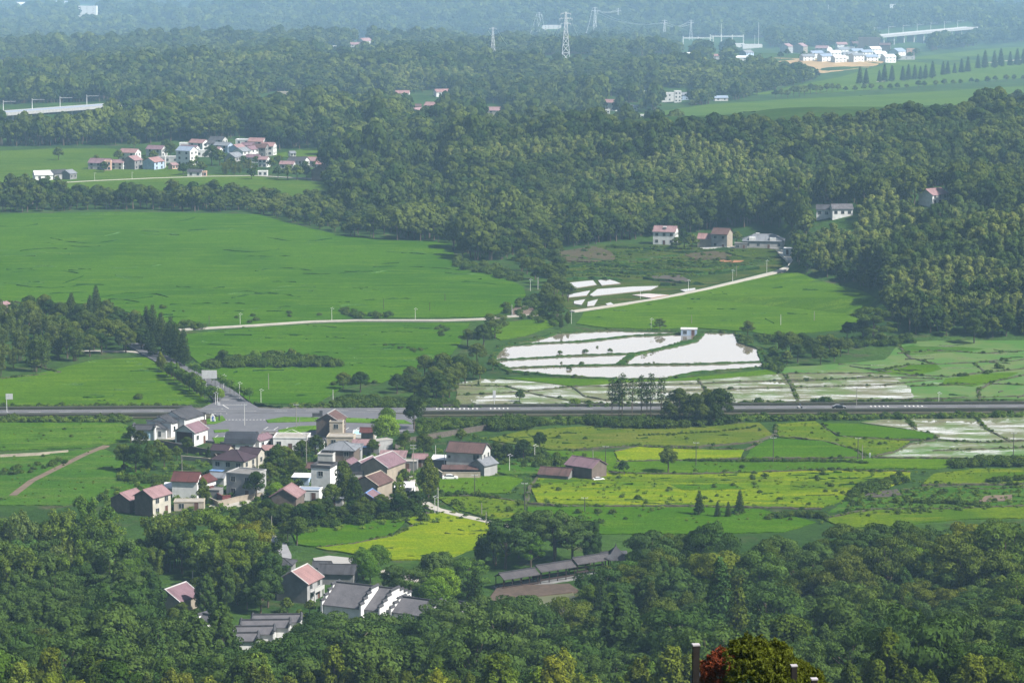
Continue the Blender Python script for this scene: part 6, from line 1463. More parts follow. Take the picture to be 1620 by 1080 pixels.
# halls on the wooded slope
hui(562, 985, 'white stepped hall with a grey tiled roof rising from the trees', 9.5, 13, 5.5, -24, rh=3.4, steps=4)
hui(602, 985, 'white stepped hall with a steep tiled roof right of the first stepped hall', 7, 15, 5.0, -24, rh=3.2, steps=4, ends=(1,))
hui(664, 992, 'white ended hall with a grey roof near the bright dome tree', 9, 9, 4.2, -28, rh=2.2, steps=3)
hui(732, 988, 'tiny white stepped gable showing between the hillside trees', 2.2, 6, 3.5, -35, rh=1.6, steps=3, ends=(1,))
hui(330, 1022, 'white hall with a pointed stepped gable at the lower left', 3.2, 6, 4.6, -38, rh=2.4, steps=3)
hui(306, 1018, 'dark roofed side hall left of the pointed stepped gable', 7, 5, 3.8, 0, rh=1.4, steps=1, proud=.1)
for k, (x, y, l) in enumerate(((378, 1034, 'front'), (395, 1024, 'second'), (420, 1014, 'third'), (438, 1006, 'rear'))):
    hui(x, y, f'low hall behind a long white wall with dark coping, {l} of the four parallel halls', 10.5 if k else 8, 4.2, 3.6 + .1 * k, 3, rh=.9, steps=1, proud=.6)
# farmhouses around the wooded slope
house(474, 946, 'tall farmhouse with a rose pink roof and a grey gable, above the stepped halls', 9, 9, 5.2, 68, rc='rose', wc='greylt', wins='f', gab='grey', rh=2.7, trim=WL['dirty'], extra=balcony)
house(535, 920, 'long dark tiled barn beside the small white pond', 9.5, 7, 3.0, -6, rc='dark', wc='grey', wins='', rh=1.6)
house(510, 908, 'little dark roofed lean-to between farmhouse and barn', 4.5, 4, 2.4, -6, rc='dark', wc='grey', wins='', rh=1.0)
house(446, 903, 'dark roofed hut beside the lower village road', 6.5, 5.5, 2.2, -8, roof='hip', rc='dark', wc='grey', wins='', rh=1.4)
house(278, 968, 'brown gabled cottage with a dull pink roof alone in the lower left wood', 9, 8.5, 4.2, 62, rc='mauve', wc='beige', wins='', rh=2.5, trim=WL['dirty'])
# ---- hill foot farms
house(1053, 386, 'white two storey farmhouse with a faded pink roof, leftmost of the hill foot farms', 11, 8.5, 6.6, -14, rc='pink', wc='white', wins='fr', rh=2.3, wcols=3, extra=ex_heater(0, -2.5, 1.2))
house(1120, 391, 'low farmhouse with a rose roof behind the round tree, second of the hill foot farms', 9, 7.5, 4.6, -14, rc='rose', wc='tan', wins='r', rh=2.0)
house(1142, 392, 'two storey farmhouse with a rust red roof and a bare beige gable', 8, 9, 7.2, -22, rc='brown', wc='greylt', gab='beige', wins='f', rh=2.4, wcols=2)
house(1172, 394, 'small flat roofed outhouse left of the long grey farm', 6, 5, 3.0, -6, roof='flat', rc='greyflat', wc='grey', wins='f', parapet=.2)
house(1208, 392, 'long farm with grey hip roofs and white dormers at the foot of the hill', 20, 11, 3.8, -6, roof='hip', rc='grey', wc='greylt', wins='f', rh=3.0, wcols=4, extra=lambda e, L, W, H, rh: (heater(e, -3, 1, H + 2.2), MB().box(-7, -4, -W / 2 - .1, -W / 2 + 2.6, H, H + 1.8).box(3, 6, -W / 2 - .1, -W / 2 + 2.6, H, H + 1.8).build('dormer', WL['white'], e)))
house(1247, 402, 'small white hut beside the bend of the concrete road', 4.2, 3.6, 2.8, -20, roof='flat', rc='white', wc='white', wins='f', parapet=.2, wcols=1)
house(1090, 530, 'small white roofed pump house on the bank of the ponds', 6.2, 3.4, 2.4, -4, roof='flat', rc='white', wc='blue', wins='f', parapet=.35, trim=WL['white'], wcols=2)
house(1476, 322, 'white house with a pink roof alone in the bamboo of the right hill', 11, 9, 4.8, 40, rc='pink', wc='white', wins='f', rh=2.5, far=True)
house(1492, 318, 'grey roofed hut beside the pink roofed house of the right hill', 6, 5, 3.4, -10, rc='grey', wc='white', wins='', far=True)
house(1308, 343, 'dark tiled house half hidden behind the right hill', 10, 7, 4.0, -8, rc='dark', wc='white', wins='f', far=True)
house(1331, 342, 'dark tiled house right of the other one behind the right hill', 10, 7, 4.0, 4, rc='slate', wc='white', wins='f', far=True)
# ---- the village across the fields and the scattered far houses
for (px, py, L, W, H, yaw, rt, rc, wc, lb) in FH:
    far = py < 120
    house(px, py, lb or 'white terraced house in the rows of the far hamlet behind the ochre earth', L, W, H, yaw, roof=rt, rc=rc, wc=wc, wins='f' if (far or rt == 'flat') else 'fr', far=True, group=None if lb else 'white terraced houses of the far hamlet', wcols=2 if L < 14 else 3)
for x, y, s, lb in ((335, 262, 1.5, 'great round tree in the middle of the far village'), (348, 262, 1.2, 'round tree right of the great round tree'), (270, 252, 1.3, 'round tree at the back of the far village'), (212, 238, 1.1, 'round tree behind the left of the far village'), (93, 254, 1.0, 'dark lone tree in the far left field'),
                    (290, 278, .9, 'left tree over the low white far house'), (303, 276, 1.0, 'middle tree over the low white far house'), (318, 275, .9, 'right tree over the low white far house'), (188, 256, .9, 'dark tree behind the left far houses'), (165, 273, .8, 'dark tree at the left end of the far village'), (243, 255, .8, 'pale tree between the far houses'),
                    (430, 268, .8, 'tree of the far thicket top'), (440, 284, .9, 'left tree of the far thicket'), (455, 286, 1.1, 'middle tree of the far thicket'), (470, 286, 1.1, 'broad tree of the far thicket'), (485, 283, .9, 'right tree of the far thicket'), (398, 284, .8, 'small tree left of the far thicket'), (365, 268, .9, 'tree before the right cluster'), (385, 266, .9, 'second tree before the right cluster'),
                    (512, 250, 1.1, 'dark tree beside the far notch of grass'), (40, 290, .7, 'low tree before the far left farmhouse'), (75, 289, .5, 'bushy tree between the far left farmhouses'), (90, 290, .5, 'second bushy tree between the far left farmhouses'), (1082, 394, 1.0, 'round leafy tree in front of the hill foot farms'), (1095, 396, .9, 'leafy tree right of the round tree at the hill foot farms'), (1070, 395, .7, 'small tree left of the round tree at the hill foot farms'),
                    (1165, 388, .8, 'dark tree beside the beige gable'), (931, 388, .8, 'pale round tree at the wood edge left of the farms')):
    one('round', x, y, s, lb)
for k in range(22):
    x, y = trnd.uniform(1232, 1450), trnd.uniform(72, 100)
    one('round', x, y, trnd.uniform(.7, 1.1), 'round tree standing among the houses of the far hamlet', group='trees of the far hamlet')
for x, y, s, lb in ((152, 262, .8, 'dark tree behind the long mauve roof'), (228, 262, .7, 'dark tree between the grey gable and the pale blue house'), (262, 240, 1.0, 'tree above the back row of the far village'), (308, 262, .8, 'tree right of the tall white house'), (405, 262, .7, 'tree below the right cluster'), (440, 262, .8, 'tree left of the faded pink roof'), (483, 272, .8, 'tree below the pink far roof'), (500, 270, .7, 'tree left of the rose far roof')):
    one('round', x, y, s, lb)
# bamboo belt in front of the far right cluster
clump('bamboo', [(345, 272), (400, 268), (405, 276), (350, 278)], 9, .6, 'ochre green bamboo before the far right cluster', 'bamboo of the far village', 33, color=(1.3, 1.1, .7))
# dawn redwoods and orchard rows far right
for k, (x, y, s) in enumerate(((1360, 135, 1.35), (1370, 136, 1.25), (1391, 132, 1.0), (1399, 132, 1.4), (1411, 131, 1.3), (1428, 130, 1.2), (1437, 129, 1.3), (1447, 128, 1.2), (1456, 128, 1.1), (1464, 127, 1.2), (1475, 126, 1.4), (1492, 122, 1.2), (1499, 121, 1.2), (1510, 120, 1.0), (1521, 119, 1.3), (1531, 118, 1.4), (1547, 112, 1.3), (1558, 111, 1.6), (1573, 110, 1.5), (1583, 108, 1.6), (1598, 107, 1.3), (1609, 106, 1.5), (1619, 104, 1.4))):
    one('cone', x, y, s * 1.12, 'dark spire shaped redwood in the long row across the far right fields', group='far row of redwoods')
row('round', [(1225, 156), (1245, 155), (1300, 148), (1330, 145)], 12, 1.0, 'round tree on the dike between the far right fields', 'trees on the far dike')
row('round', [(1330, 146), (1400, 144), (1470, 138), (1540, 134), (1640, 126)], 22, .7, 'small round orchard tree in the far right row', 'orchard trees of the far row')
# ---- poles, lamps, signs
METAL = plain('galvanised steel', (.38, .39, .40), .5, .15, 2); POLE = plain('weathered concrete pole', (.20, .19, .17), .9, .2, 2); POLED = plain('dark wooden pole', (.06, .055, .05), .9, .3, 2)
def pole(px, py, top, label, arms=0, mat=None, r=.14, group=None, name='utility_pole'):
    g = GT(px, py); h = max(3.0, (py - top) * mpp(py)) * kfar(px, py, g); e = empty(name, *g); tag(e, label, 'pole', group)
    MB().tube((0, 0, -.5), (0, 0, h), r, r * .65, 7).build('post', mat or POLE, e)
    for k in range(arms):
        b = MB(); b.box(-.9, .9, -.06, .06, h - .35 - k * .9, h - .23 - k * .9)
        for q in (-.8, 0, .8): b.tube((q, 0, h - .23 - k * .9), (q, 0, h - .02 - k * .9), .05, .04, 5)
        b.build('crossarm', METAL, e)
    return e
def lamp(px, py, top, label, group=None, side=1):
    g = GT(px, py); h = max(3.5, (py - top) * mpp(py)); e = empty('street_lamp', *g); tag(e, label, 'street lamp', group)
    MB().tube((0, 0, -.5), (0, 0, h), .09, .06, 7).build('post', WL['white'], e)
    MB().tube((0, 0, h - .3), (side * .9, 0, h), .04, .03, 5).box(side * .75 - .3, side * .75 + .3, -.14, .14, h - .02, h + .1).build('lamp_head', METAL, e)
    b = MB(); b.prism([(-.5, h + .15), (-.45, h + .1), (.45, h + .5), (.4, h + .56)], 'y', -.4, .4); b.build('solar_panel', METAL, e)
for (x, y, t, a, wh) in ((751, 781, 749, 1, 'below the big white house'), (830, 806, 762, 1, 'in the meadow right of the parked car'), (762, 816, 795, 0, 'short one above the lane'), (769, 832, 808, 0, 'at the lane beside the yellow field'), (693, 812, 770, 0, 'tall pale one at the lane bend'),
                         (925, 811, 785, 1, 'with a wide crossarm in the green field'), (958, 738, 704, 1, 'right of the mauve roofed shed'), (938, 727, 713, 0, 'short one behind the mauve roofed shed'), (654, 748, 702, 2, 'at the village lane with two crossarms'), (703, 747, 710, 0, 'beside the big white house'), (689, 720, 704, 0, 'short one behind the big white house'),
                         (1101, 738, 698, 1, 'left one in the lime fields'), (1223, 732, 690, 1, 'second in the lime fields'), (1357, 728, 691, 1, 'third in the lime fields'), (1364, 728, 703, 0, 'short one beside the third field pole'), (1603, 722, 683, 1, 'near the right edge'), (1355, 646, 612, 1, 'tall one at the highway right of the black car'),
                         (251, 716, 692, 0, 'below the white halls'), (288, 747, 720, 0, 'in the garden left of the village'), (387, 676, 638, 1, 'thin white one on the forecourt'), (469, 680, 638, 1, 'at the forecourt island'), (474, 675, 660, 0, 'short one beside the forecourt island pole'), (485, 739, 684, 2, 'tall one in the middle of the village'), (456, 805, 782, 0, 'above the dark hedge'), (430, 852, 815, 0, 'beside the lower village road'),
                         (316, 520, 508, 0, 'dark one in the big rice field'), (331, 516, 499, 0, 'dark short one by the path'), (607, 490, 472, 0, 'dark one far out in the rice'), (704, 477, 464, 0, 'dark one near the field corner'), (680, 493, 478, 0, 'thin dark one in the rice'), (851, 458, 438, 0, 'pale one in the tree belt'), (810, 502, 482, 0, 'pale one by the soil heap'), (1235, 515, 497, 0, 'white one in the right rice field'), (1288, 508, 492, 0, 'grey one in the right rice field'), (527, 641, 616, 0, 'pale one below the rice field'),
                         (425, 617, 590, 0, 'thin one in the lower rice field'), (305, 920, 898, 0, 'white one above the brown cottage'), (716, 920, 895, 0, 'white pair member beside the bright dome tree'), (1165, 438, 420, 0, 'thin one on the terraces'), (1094, 512, 498, 0, 'thin one by the pump house')):
    pole(x, y, t, 'utility pole ' + wh, a, POLED if 'dark' in wh or (y > 700 and x > 700 and a) else (WL['dirty'] if 'white' in wh or 'pale' in wh else POLE))
for (x, y, t, wh) in ((380, 514, 497, 'left one on the concrete path'), (525, 507, 488, 'middle one on the concrete path'), (657, 507, 489, 'right one on the concrete path'), (839, 460, 443, 'beside the tree belt'), (1089, 461, 444, 'first from the left on the terraces road'), (1159, 446, 428, 'second from the left on the terraces road'), (1213, 431, 413, 'third from the left on the terraces road'), (1013, 473, 461, 'beside the red pond'), (1030, 523, 505, 'above the ponds'), (904, 512, 492, 'at the pond end of the path'),
                      (688, 812, 786, 'at the lane below the village'), (806, 747, 720, 'right of the grey roofed hut'), (846, 727, 705, 'beside the round dark trees'), (413, 641, 617, 'at the hedge right of the junction'), (354, 616, 594, 'rear one in the far avenue row'), (379, 633, 606, 'front one in the far avenue row'), (344, 640, 613, 'front one in the near avenue row'), (341, 643, 622, 'beside the small notice board'), (50, 500, 485, 'at the top of the left wood'), (5, 498, 478, 'at the left edge of the picture'), (150, 287, 274, 'left one on the far path'), (209, 284, 273, 'middle one on the far path'), (398, 280, 264, 'right one on the far path'), (1485, 640, 622, 'small one beyond the highway')):
    lamp(x, y, t, 'white solar street lamp ' + wh)
def signboard(px, py, top, w_, h_, label, mats, bx=0, legs=2, dark=False, name='road_sign', yaw=0):
    g = GT(px, py); H = (py - top) * mpp(py); e = empty(name, g[0], g[1], g[2], R(yaw)); tag(e, label, 'sign')
    for q in ((-w_ * .4, w_ * .4) if legs == 2 else (0,)): MB().tube((q, 0, -.3), (q, 0, H - (h_ * .5)), .09 if legs == 2 else .16, .1, 7).build('post', METAL, e)
    MB().box(bx - w_ / 2, bx + w_ / 2, -.1, .04, H - h_, H).build('panel', mats, e)
    MB().box(bx - w_ / 2 + .12, bx + w_ / 2 - .12, -.13, -.1, H - h_ + .12, H - .12).build('sheet', plain('sign sheet', (.42, .43, .44), .5, .2, 2) if not dark else DARKF, e); return e
signboard(11, 656, 622, 2.3, 1.9, 'tall grey road sign on one post at the left end of the highway', METAL, bx=.9, legs=1)
signboard(782, 646, 617, 1.0, 2.6, 'narrow pale road sign beside the flooded paddies', METAL, legs=1)
signboard(326, 622, 585, 5.2, 2.9, 'large grey overhead sign in the avenue trees', METAL, bx=1.2, legs=1)
signboard(313, 665, 655, 1.6, 1.7, 'small white notice board on the grass island', METAL); signboard(346, 644, 636, 1.0, 1.2, 'small white notice board by the branch road mouth', METAL)
signboard(500, 662, 653, 2.4, 2.0, 'low black sign box on the forecourt island', DARKF, dark=True); signboard(508, 662, 649, 1.0, 3.4, 'upright black sign pillar right of the low black box', DARKF, dark=True, legs=1, name='sign_pillar'); signboard(347, 669, 656, .5, 3.2, 'thin dark pillar on the grass island', DARKF, dark=True, legs=1, name='sign_pillar')
def banner(px, py):
    g = GT(px, py); e = empty('banner_sign', *g); tag(e, 'curved white sign with blue figures on the grass island', 'sign')
    MB().prism([(-.7, 0), (.75, 0), (.85, .9), (.6, 2.2), (.2, 3.1), (-.3, 3.3), (-.75, 2.5), (-.8, 1.0)], 'y', -.15, .15).build('panel', WL['white'], e)
    MB().prism([(-.4, .5), (.1, .3), (.45, .9), (.1, 1.5), (.4, 2.1), (0, 2.6), (-.4, 1.9), (-.1, 1.3)], 'y', -.19, -.15).build('blue_figure', plain('blue sign paint', (.05, .10, .35), .6, .1, 2), e)
banner(337, 670)
# ---- vehicles and people
def car(px, py, yaw, paint_, label, z=None, s=1.0):
    g = GT(px, py); e = empty('parked_car' if 'parked' in label else 'car', g[0], g[1], g[2] if z is None else z, R(yaw)); e.scale = (s, s, s); tag(e, label, 'car')
    prof = [(-2.25, .35), (-2.28, .75), (-2.15, .98), (-1.7, 1.04), (-1.05, 1.06), (.95, .98), (2.0, .84), (2.25, .66), (2.27, .35)]
    cab = [(-1.75, 1.03), (-1.15, 1.40), (-.7, 1.47), (.25, 1.46), (.7, 1.32), (1.25, .97)]
    b = MB(); b.prism(prof, 'y', -.88, .88); b.build('body', paint_, e)
    b = MB(); V = []; n = len(cab)
    lo = [(p[0], -.84 if i in (0, n - 1) else -.66, p[1]) for i, p in enumerate(cab)]; hi = [(x, -y, zz) for x, y, zz in lo]
    for i in range(n - 1): b.face([lo[i], lo[i + 1], hi[i + 1], hi[i]][::-1], 1 if i in (0, n - 2) else 0)
    b.face(lo, 1); b.face(hi[::-1], 1); b.build('cabin', [paint_, GLASS], e)
    for sx in (-1.4, 1.4):
        for sy in (-.8, .8):
            w_ = MB(); w_.tube((sx, sy - .12, .33), (sx, sy + .12, .33), .33, .33, 12); wo_ = w_.build('wheel', plain('tyre rubber', (.02, .02, .02), .9, .2, 5), e)
            MB().tube((sx, sy - .14, .33), (sx, sy + .14, .33), .19, .19, 8).build('rim', METAL, wo_)
    for sy in (-.6, .6):
        MB().box(2.2, 2.3, sy - .2, sy + .2, .6, .75).build('headlight', plain('lamp glass', (.6, .6, .6), .2, .05, 3), e)
        MB().box(-2.31, -2.24, sy - .2, sy + .2, .72, .88).build('tail_light', plain('red lamp glass', (.3, .01, .01), .3, .05, 3), e)
PW = plain('white car paint', (.62, .63, .64), .25, .04, .5); PB = plain('black car paint', (.012, .013, .018), .12, .1, .5)
car(712, 758, 4, PW, 'white saloon car parked in front of the tan yard wall'); hp_ = hp(hs(1327, 648), -1.5)
car(1327, 650, math.degrees(math.atan2(hd[1], hd[0])), PB, 'black saloon car driving on the highway', z=.75); 
car(947, 760, 20, PW, 'small white vehicle parked beside the mauve roofed shed', s=.75); car(650, 775, 80, PW, 'white car parked in the village lane')
def figure(name, px, py, label, shirt, z=None, ride=False, yaw=0):
    """a small standing or riding person grown as one skin"""
    g = GT(px, py); e = empty(name, g[0], g[1], g[2] if z is None else z, R(yaw)); tag(e, label, 'person')
    if ride: J = [(0, 0, .85), (0, .03, 1.15), (.02, .06, 1.42), (.04, .08, 1.6), (.06, .1, 1.72), (.38, -.2, 1.25), (.38, .3, 1.25), (.42, -.14, .75), (.42, .16, .75), (.3, -.15, .4), (.3, .15, .4)]; E = [(0, 1), (1, 2), (2, 3), (3, 4), (2, 5), (2, 6), (0, 7), (0, 8), (7, 9), (8, 10)]; r = [.17, .17, .17, .08, .12, .05, .05, .08, .08, .06, .06]
    else: J = [(0, 0, .95), (0, 0, 1.2), (0, 0, 1.42), (0, 0, 1.52), (0, 0, 1.66), (-.24, .02, 1.15), (.24, .02, 1.15), (-.28, -.08, .85), (.28, -.08, .85), (-.1, 0, .5), (.12, .05, .5), (-.11, 0, .05), (.14, .1, .05), (-.2, 0, 1.4), (.2, 0, 1.4)]; E = [(0, 1), (1, 2), (2, 3), (3, 4), (2, 13), (2, 14), (13, 5), (14, 6), (5, 7), (6, 8), (0, 9), (0, 10), (9, 11), (10, 12)]; r = [.15, .14, .15, .06, .11, .05, .05, .035, .035, .08, .08, .05, .05, .07, .07]
    me = bpy.data.meshes.new('body'); me.from_pydata(J, E, []); me.materials.append(shirt); o = mobj('body', me, e)
    md = o.modifiers.new('skin', 'SKIN'); sv = me.skin_vertices[0].data
    for i, q in enumerate(r): sv[i].radius = (q, q)
    sv[0].use_root = True; o.modifiers.new('sub', 'SUBSURF').levels = 1
    return e
figure('person', 1376, 724, 'person in a pale shirt and dark trousers standing at the corner of the wet paddies', plain('pale shirt', (.35, .38, .42), .9, .2, 2))
def motorbike(px, py, z):
    g = GT(px, py); e = empty('motorbike', g[0], g[1], z, math.atan2(hd[1], hd[0])); tag(e, 'small motorbike with a rider on the highway left of the black car', 'motorbike')
    for sx in (-.6, .65):
        w_ = MB(); n = 12
        w_.tube((sx, -.06, .3), (sx, .06, .3), .3, .3, n); w_.build('wheel', MATS['tyre rubber'], e)
    MB().prism([(-.7, .5), (-.6, .8), (0, .82), (.2, .75), (.45, .95), (.55, .9), (.4, .5), (.1, .3), (-.3, .3)], 'y', -.14, .14).build('frame', plain('silver motorbike paint', (.4, .4, .42), .4, .1, 2), e)
    MB().tube((.42, -.32, 1.05), (.42, .32, 1.05), .025, .025, 5).tube((.65, 0, .3), (.42, 0, 1.05), .03, .03, 5).build('handlebar', DARKF, e)
motorbike(1265, 649, .75); figure('person', 1265, 649, 'rider in dark clothes sitting on the motorbike', plain('dark jacket', (.05, .06, .1), .9, .2, 2), z=.72, ride=True, yaw=2)
# ---- covered corridor and pavilion by the muddy pond
def corridor():
    a = GT(789, 932); b = GT(962, 905); e = empty('covered_corridor', a[0], a[1], a[2], math.atan2(b[1] - a[1], b[0] - a[0])); tag(e, 'long covered timber corridor with three tiled roofs beside the muddy pond', 'corridor')
    Lt = math.hypot(b[0] - a[0], b[1] - a[1]); dz = (b[2] - a[2]); n = 3; q = Lt / n
    for k in range(n):
        z0 = dz * k / n + .5 * k; x0, x1 = k * q, (k + 1) * q - .25; rf = MB()
        for sg in (-1, 1): rf.prism([(sg * 2.3, z0 + 2.7), (sg * 2.3, z0 + 2.85), (0, z0 + 3.95), (0, z0 + 3.8)], 'x', x0, x1)
        r_ = rf.build('roof', tilemat('old corridor tiles', (.05, .045, .05), (.085, .078, .082)), e); MB().box(x0 - .1, x1 + .1, -.14, .14, z0 + 3.85, z0 + 4.2).build('ridge', RF['dark'], r_)
        for i in range(5):
            for sg in (-1, 1):
                xx = x0 + .3 + (x1 - x0 - .6) * i / 4; MB().tube((xx, sg * 1.7, -1.5), (xx, sg * 1.7, z0 + 3.0), .13, .13, 7).build('post', WL['timber'], e)
        MB().box(x0, x1 + .25, -1.8, -1.7, z0 + .5, z0 + .9).box(x0, x1 + .25, 1.7, 1.8, z0 + .5, z0 + 1.0).build('railing', WL['timber'], e)
    MB().box(-.5, Lt + .5, -2.2, 2.2, -3, .35).build('plinth', WL['grey'], e)
corridor()
def pavilion(px, py):
    g = GT(px, py); e = empty('tiled_pavilion', g[0], g[1], g[2], R(8)); tag(e, 'dark pavilion with upturned eaves at the right end of the corridor', 'pavilion')
    rf = MB(); o = 3.4; zt = 6.6; M = 8; ring = []
    for k in range(4 * M):
        sd_, f = divmod(k, M); f = f / M * 2 - 1; c, s_ = math.cos(sd_ * math.pi / 2), math.sin(sd_ * math.pi / 2); x, y = f * o, -o; up = .9 * abs(f) ** 3
        ring.append((c * x - s_ * y, s_ * x + c * y, 3.6 + up))
    mid = [(x * .45, y * .45, 4.7 + (z_ - 3.6) * .3) for x, y, z_ in ring]
    for k in range(4 * M):
        j = (k + 1) % (4 * M); rf.face([ring[k], ring[j], mid[j], mid[k]]); rf.face([mid[k], mid[j], (0, 0, zt)]); rf.face([(ring[j][0], ring[j][1], ring[j][2] - .15), (ring[k][0], ring[k][1], ring[k][2] - .15), (0, 0, 3.6)])
    rf.build('roof', RF['dark'], e); MB().tube((0, 0, 6.4), (0, 0, 7.4), .22, .05, 7).build('finial', RF['dark'], e)
    for x in (-2.2, 2.2):
        for y in (-2.2, 2.2): MB().tube((x, y, -2), (x, y, 3.9), .17, .17, 7).build('post', WL['timber'], e)
    MB().box(-2.8, 2.8, -2.8, 2.8, -3, .3).build('plinth', WL['grey'], e)
pavilion(974, 904)
# ---- power lines, substation, railway
STEEL = plain('pylon steel', (.5, .51, .53), .5, .1, 1)
def pylon(px, py, top, label, arms=3, wd=.16):
    g = GT(px, py); h = (py - top) * (g[1] * cp + (HC - g[2]) * sp) / FPX; e = empty('pylon', *g); tag(e, label, 'pylon', 'pylons across the far woods')
    b0, b1 = h * .075, h * .012; T = .02 * h * wd / .16 * .24
    body = MB(); lev = [0, .18, .34, .48, .6, .7, .78, .86, .93, 1.0]
    def wv(f): return b0 * (1 - f) ** 1.1 + b1
    P = [[(sx * wv(f), sy * wv(f), f * h) for sx, sy in ((-1, -1), (1, -1), (1, 1), (-1, 1))] for f in lev]
    for i in range(4):
        lg = MB()
        for k in range(len(lev) - 1): lg.tube(P[k][i], P[k + 1][i], T, T, 4)
        lg.build('leg', STEEL, e)
    for k in range(len(lev) - 1):
        for i in range(4):
            j = (i + 1) % 4; body.tube(P[k][i], P[k + 1][j], T * .6, T * .6, 4); body.tube(P[k][j], P[k + 1][i], T * .6, T * .6, 4); body.tube(P[k + 1][i], P[k + 1][j], T * .6, T * .6, 4)
    body.build('bracing', STEEL, e)
    for k in range(arms):
        f = .97 - .1 * k; a = h * (.10 + .03 * (k % 2)); m = MB(); z_ = f * h
        for s_ in (-1, 1): m.tube((0, 0, z_), (s_ * a, 0, z_), T, T * .6, 4); m.tube((0, 0, z_ + h * .025), (s_ * a, 0, z_), T * .7, T * .6, 4); m.tube((s_ * a, 0, z_), (s_ * a, 0, z_ - h * .035), T, T, 5)
        m.build('crossarm', STEEL, e)
    return (g[0], g[1], g[2] + h * .9)
pt = [pylon(895, 98, 20, 'tallest grey lattice pylon, in the middle of the upper woods', 3), pylon(1051, 73, 32, 'clear lattice pylon left of the substation', 2), pylon(1093, 64, 32, 'lattice pylon right behind the substation pylon', 2), pylon(941, 56, 12, 'pale far pylon right of the tallest one', 2), pylon(853, 46, 20, 'faint far pylon left of the tallest one', 2), pylon(978, 44, 14, 'faint far pylon between two clearer ones', 2), pylon(780, 96, 44, 'thin faint pylon at the left of the group', 1), pylon(1050, 18, -6, 'faint pylon at the top edge', 2)]
def cable(a, b, label, sag=.04, r=.22):
    m = MB(); n = 12; L = math.dist(a, b); prev = a
    for i in range(1, n + 1):
        f = i / n; q = tuple(a[j] + (b[j] - a[j]) * f for j in range(3)); q = (q[0], q[1], q[2] - 4 * sag * L * f * (1 - f) * .5); m.tube(prev, q, r, r, 4); prev = q
    tag(m.build('power_cable', STEEL), label, 'cable', 'cables between the pylons')
for i, j in ((0, 3), (3, 1), (1, 2), (4, 0), (5, 3), (6, 4)):
    for o in (-6, 6): cable((pt[i][0] + o, pt[i][1], pt[i][2]), (pt[j][0] + o, pt[j][1], pt[j][2]), 'thin grey power cable strung between two lattice pylons over the far woods')
for (x, y, t, lb) in ((1141, 72, 38, 'white mast of the substation, left'), (1200, 70, 36, 'tall thin mast right of the substation'), (1194, 70, 56, 'short mast right of the substation'), (1254, 62, 48, 'lone pale mast behind the far hamlet'), (1310, 36, 8, 'mast on the far right hill')):
    pole(x, y, t, lb, 0, WL['white'], .5)
def gantry(px, py, n, step, h, label):
    g = GT(px, py); step *= kfar(px, py, g); h *= kfar(px, py, g); e = empty('substation_gantry', *g); tag(e, label, 'gantry')
    for k in range(n): MB().tube((k * step, 0, 0), (k * step, 0, h), .5, .35, 5).tube((k * step, 14, 0), (k * step, 14, h), .5, .35, 5).build('post', WL['white'], e)
    m = MB()
    for y in (0, 14): m.tube((0, y, h * .8), ((n - 1) * step, y, h * .8), .5, .5, 5)
    m.build('beam', WL['white'], e)
gantry(1081, 72, 3, 19, 11, 'white steel gantry at the left of the substation'); gantry(1124, 70, 4, 14, 12, 'white steel gantry in the middle of the substation')
house(1158, 76, 'white switch building of the substation', 30, 12, 5, 0, roof='flat', rc='white', wc='white', wins='f', far=True, name='switch_building'); house(1190, 76, 'low white shed at the right of the substation', 24, 12, 4, 0, roof='flat', rc='white', wc='white', wins='', far=True)
def near(px, py, d):
    """point of the sight line through a photo position at depth d"""
    a = (px - 810) / FPX; b = (540 - py) / FPX; dy, dz = cp + b * sp, -sp + b * cp; t = d / dy
    return a * t, d, HC + dz * t
def viaduct(A, B, w_, label, masts, npier, deckm, k):
    a, b = near(*A), near(*B); e = empty('railway_viaduct', *a); tag(e, label, 'viaduct'); L = math.hypot(b[0] - a[0], b[1] - a[1]); e.rotation_euler = (0, -math.atan2(b[2] - a[2], L), math.atan2(b[1] - a[1], b[0] - a[0]))
    MB().box(0, L, -w_ / 2, w_ / 2, -1.6 * k, 0).build('deck', deckm, e)
    MB().box(0, L, -w_ / 2 - .3, -w_ / 2, -1.9 * k, .5 * k).box(0, L, w_ / 2, w_ / 2 + .3, -1.9 * k, .5 * k).build('parapet', WL['greylt'], e)
    for i in range(npier): x = L * (i + .5) / npier; MB().box(x - 1.0 * k, x + 1.0 * k, -w_ * .3, w_ * .3, -22 * k, -1.6 * k).build('pier', WL['greylt'], e)
    for i in range(masts):
        x = L * (i + .3) / masts; m = MB(); m.tube((x, w_ / 2 - .4, 0), (x, w_ / 2 - .4, 8 * k), .25 * k, .18 * k, 5).tube((x, w_ / 2 - .4, 7 * k), (x, -w_ * .1, 7.4 * k), .15 * k, .1 * k, 4); m.build('mast', WL['white'], e)
viaduct((-40, 181, 2180), (182, 165, 2400), 20, 'long railway viaduct with a blue grey deck at the left', 5, 12, RF['bluegrey'], 1.1)
viaduct((1385, 57, GT(1385, 66)[1] * .985), (1538, 43, GT(1538, 56)[1] * .985), 26, 'pale railway viaduct with masts at the upper right', 7, 10, WL['dirty'], 2.0)
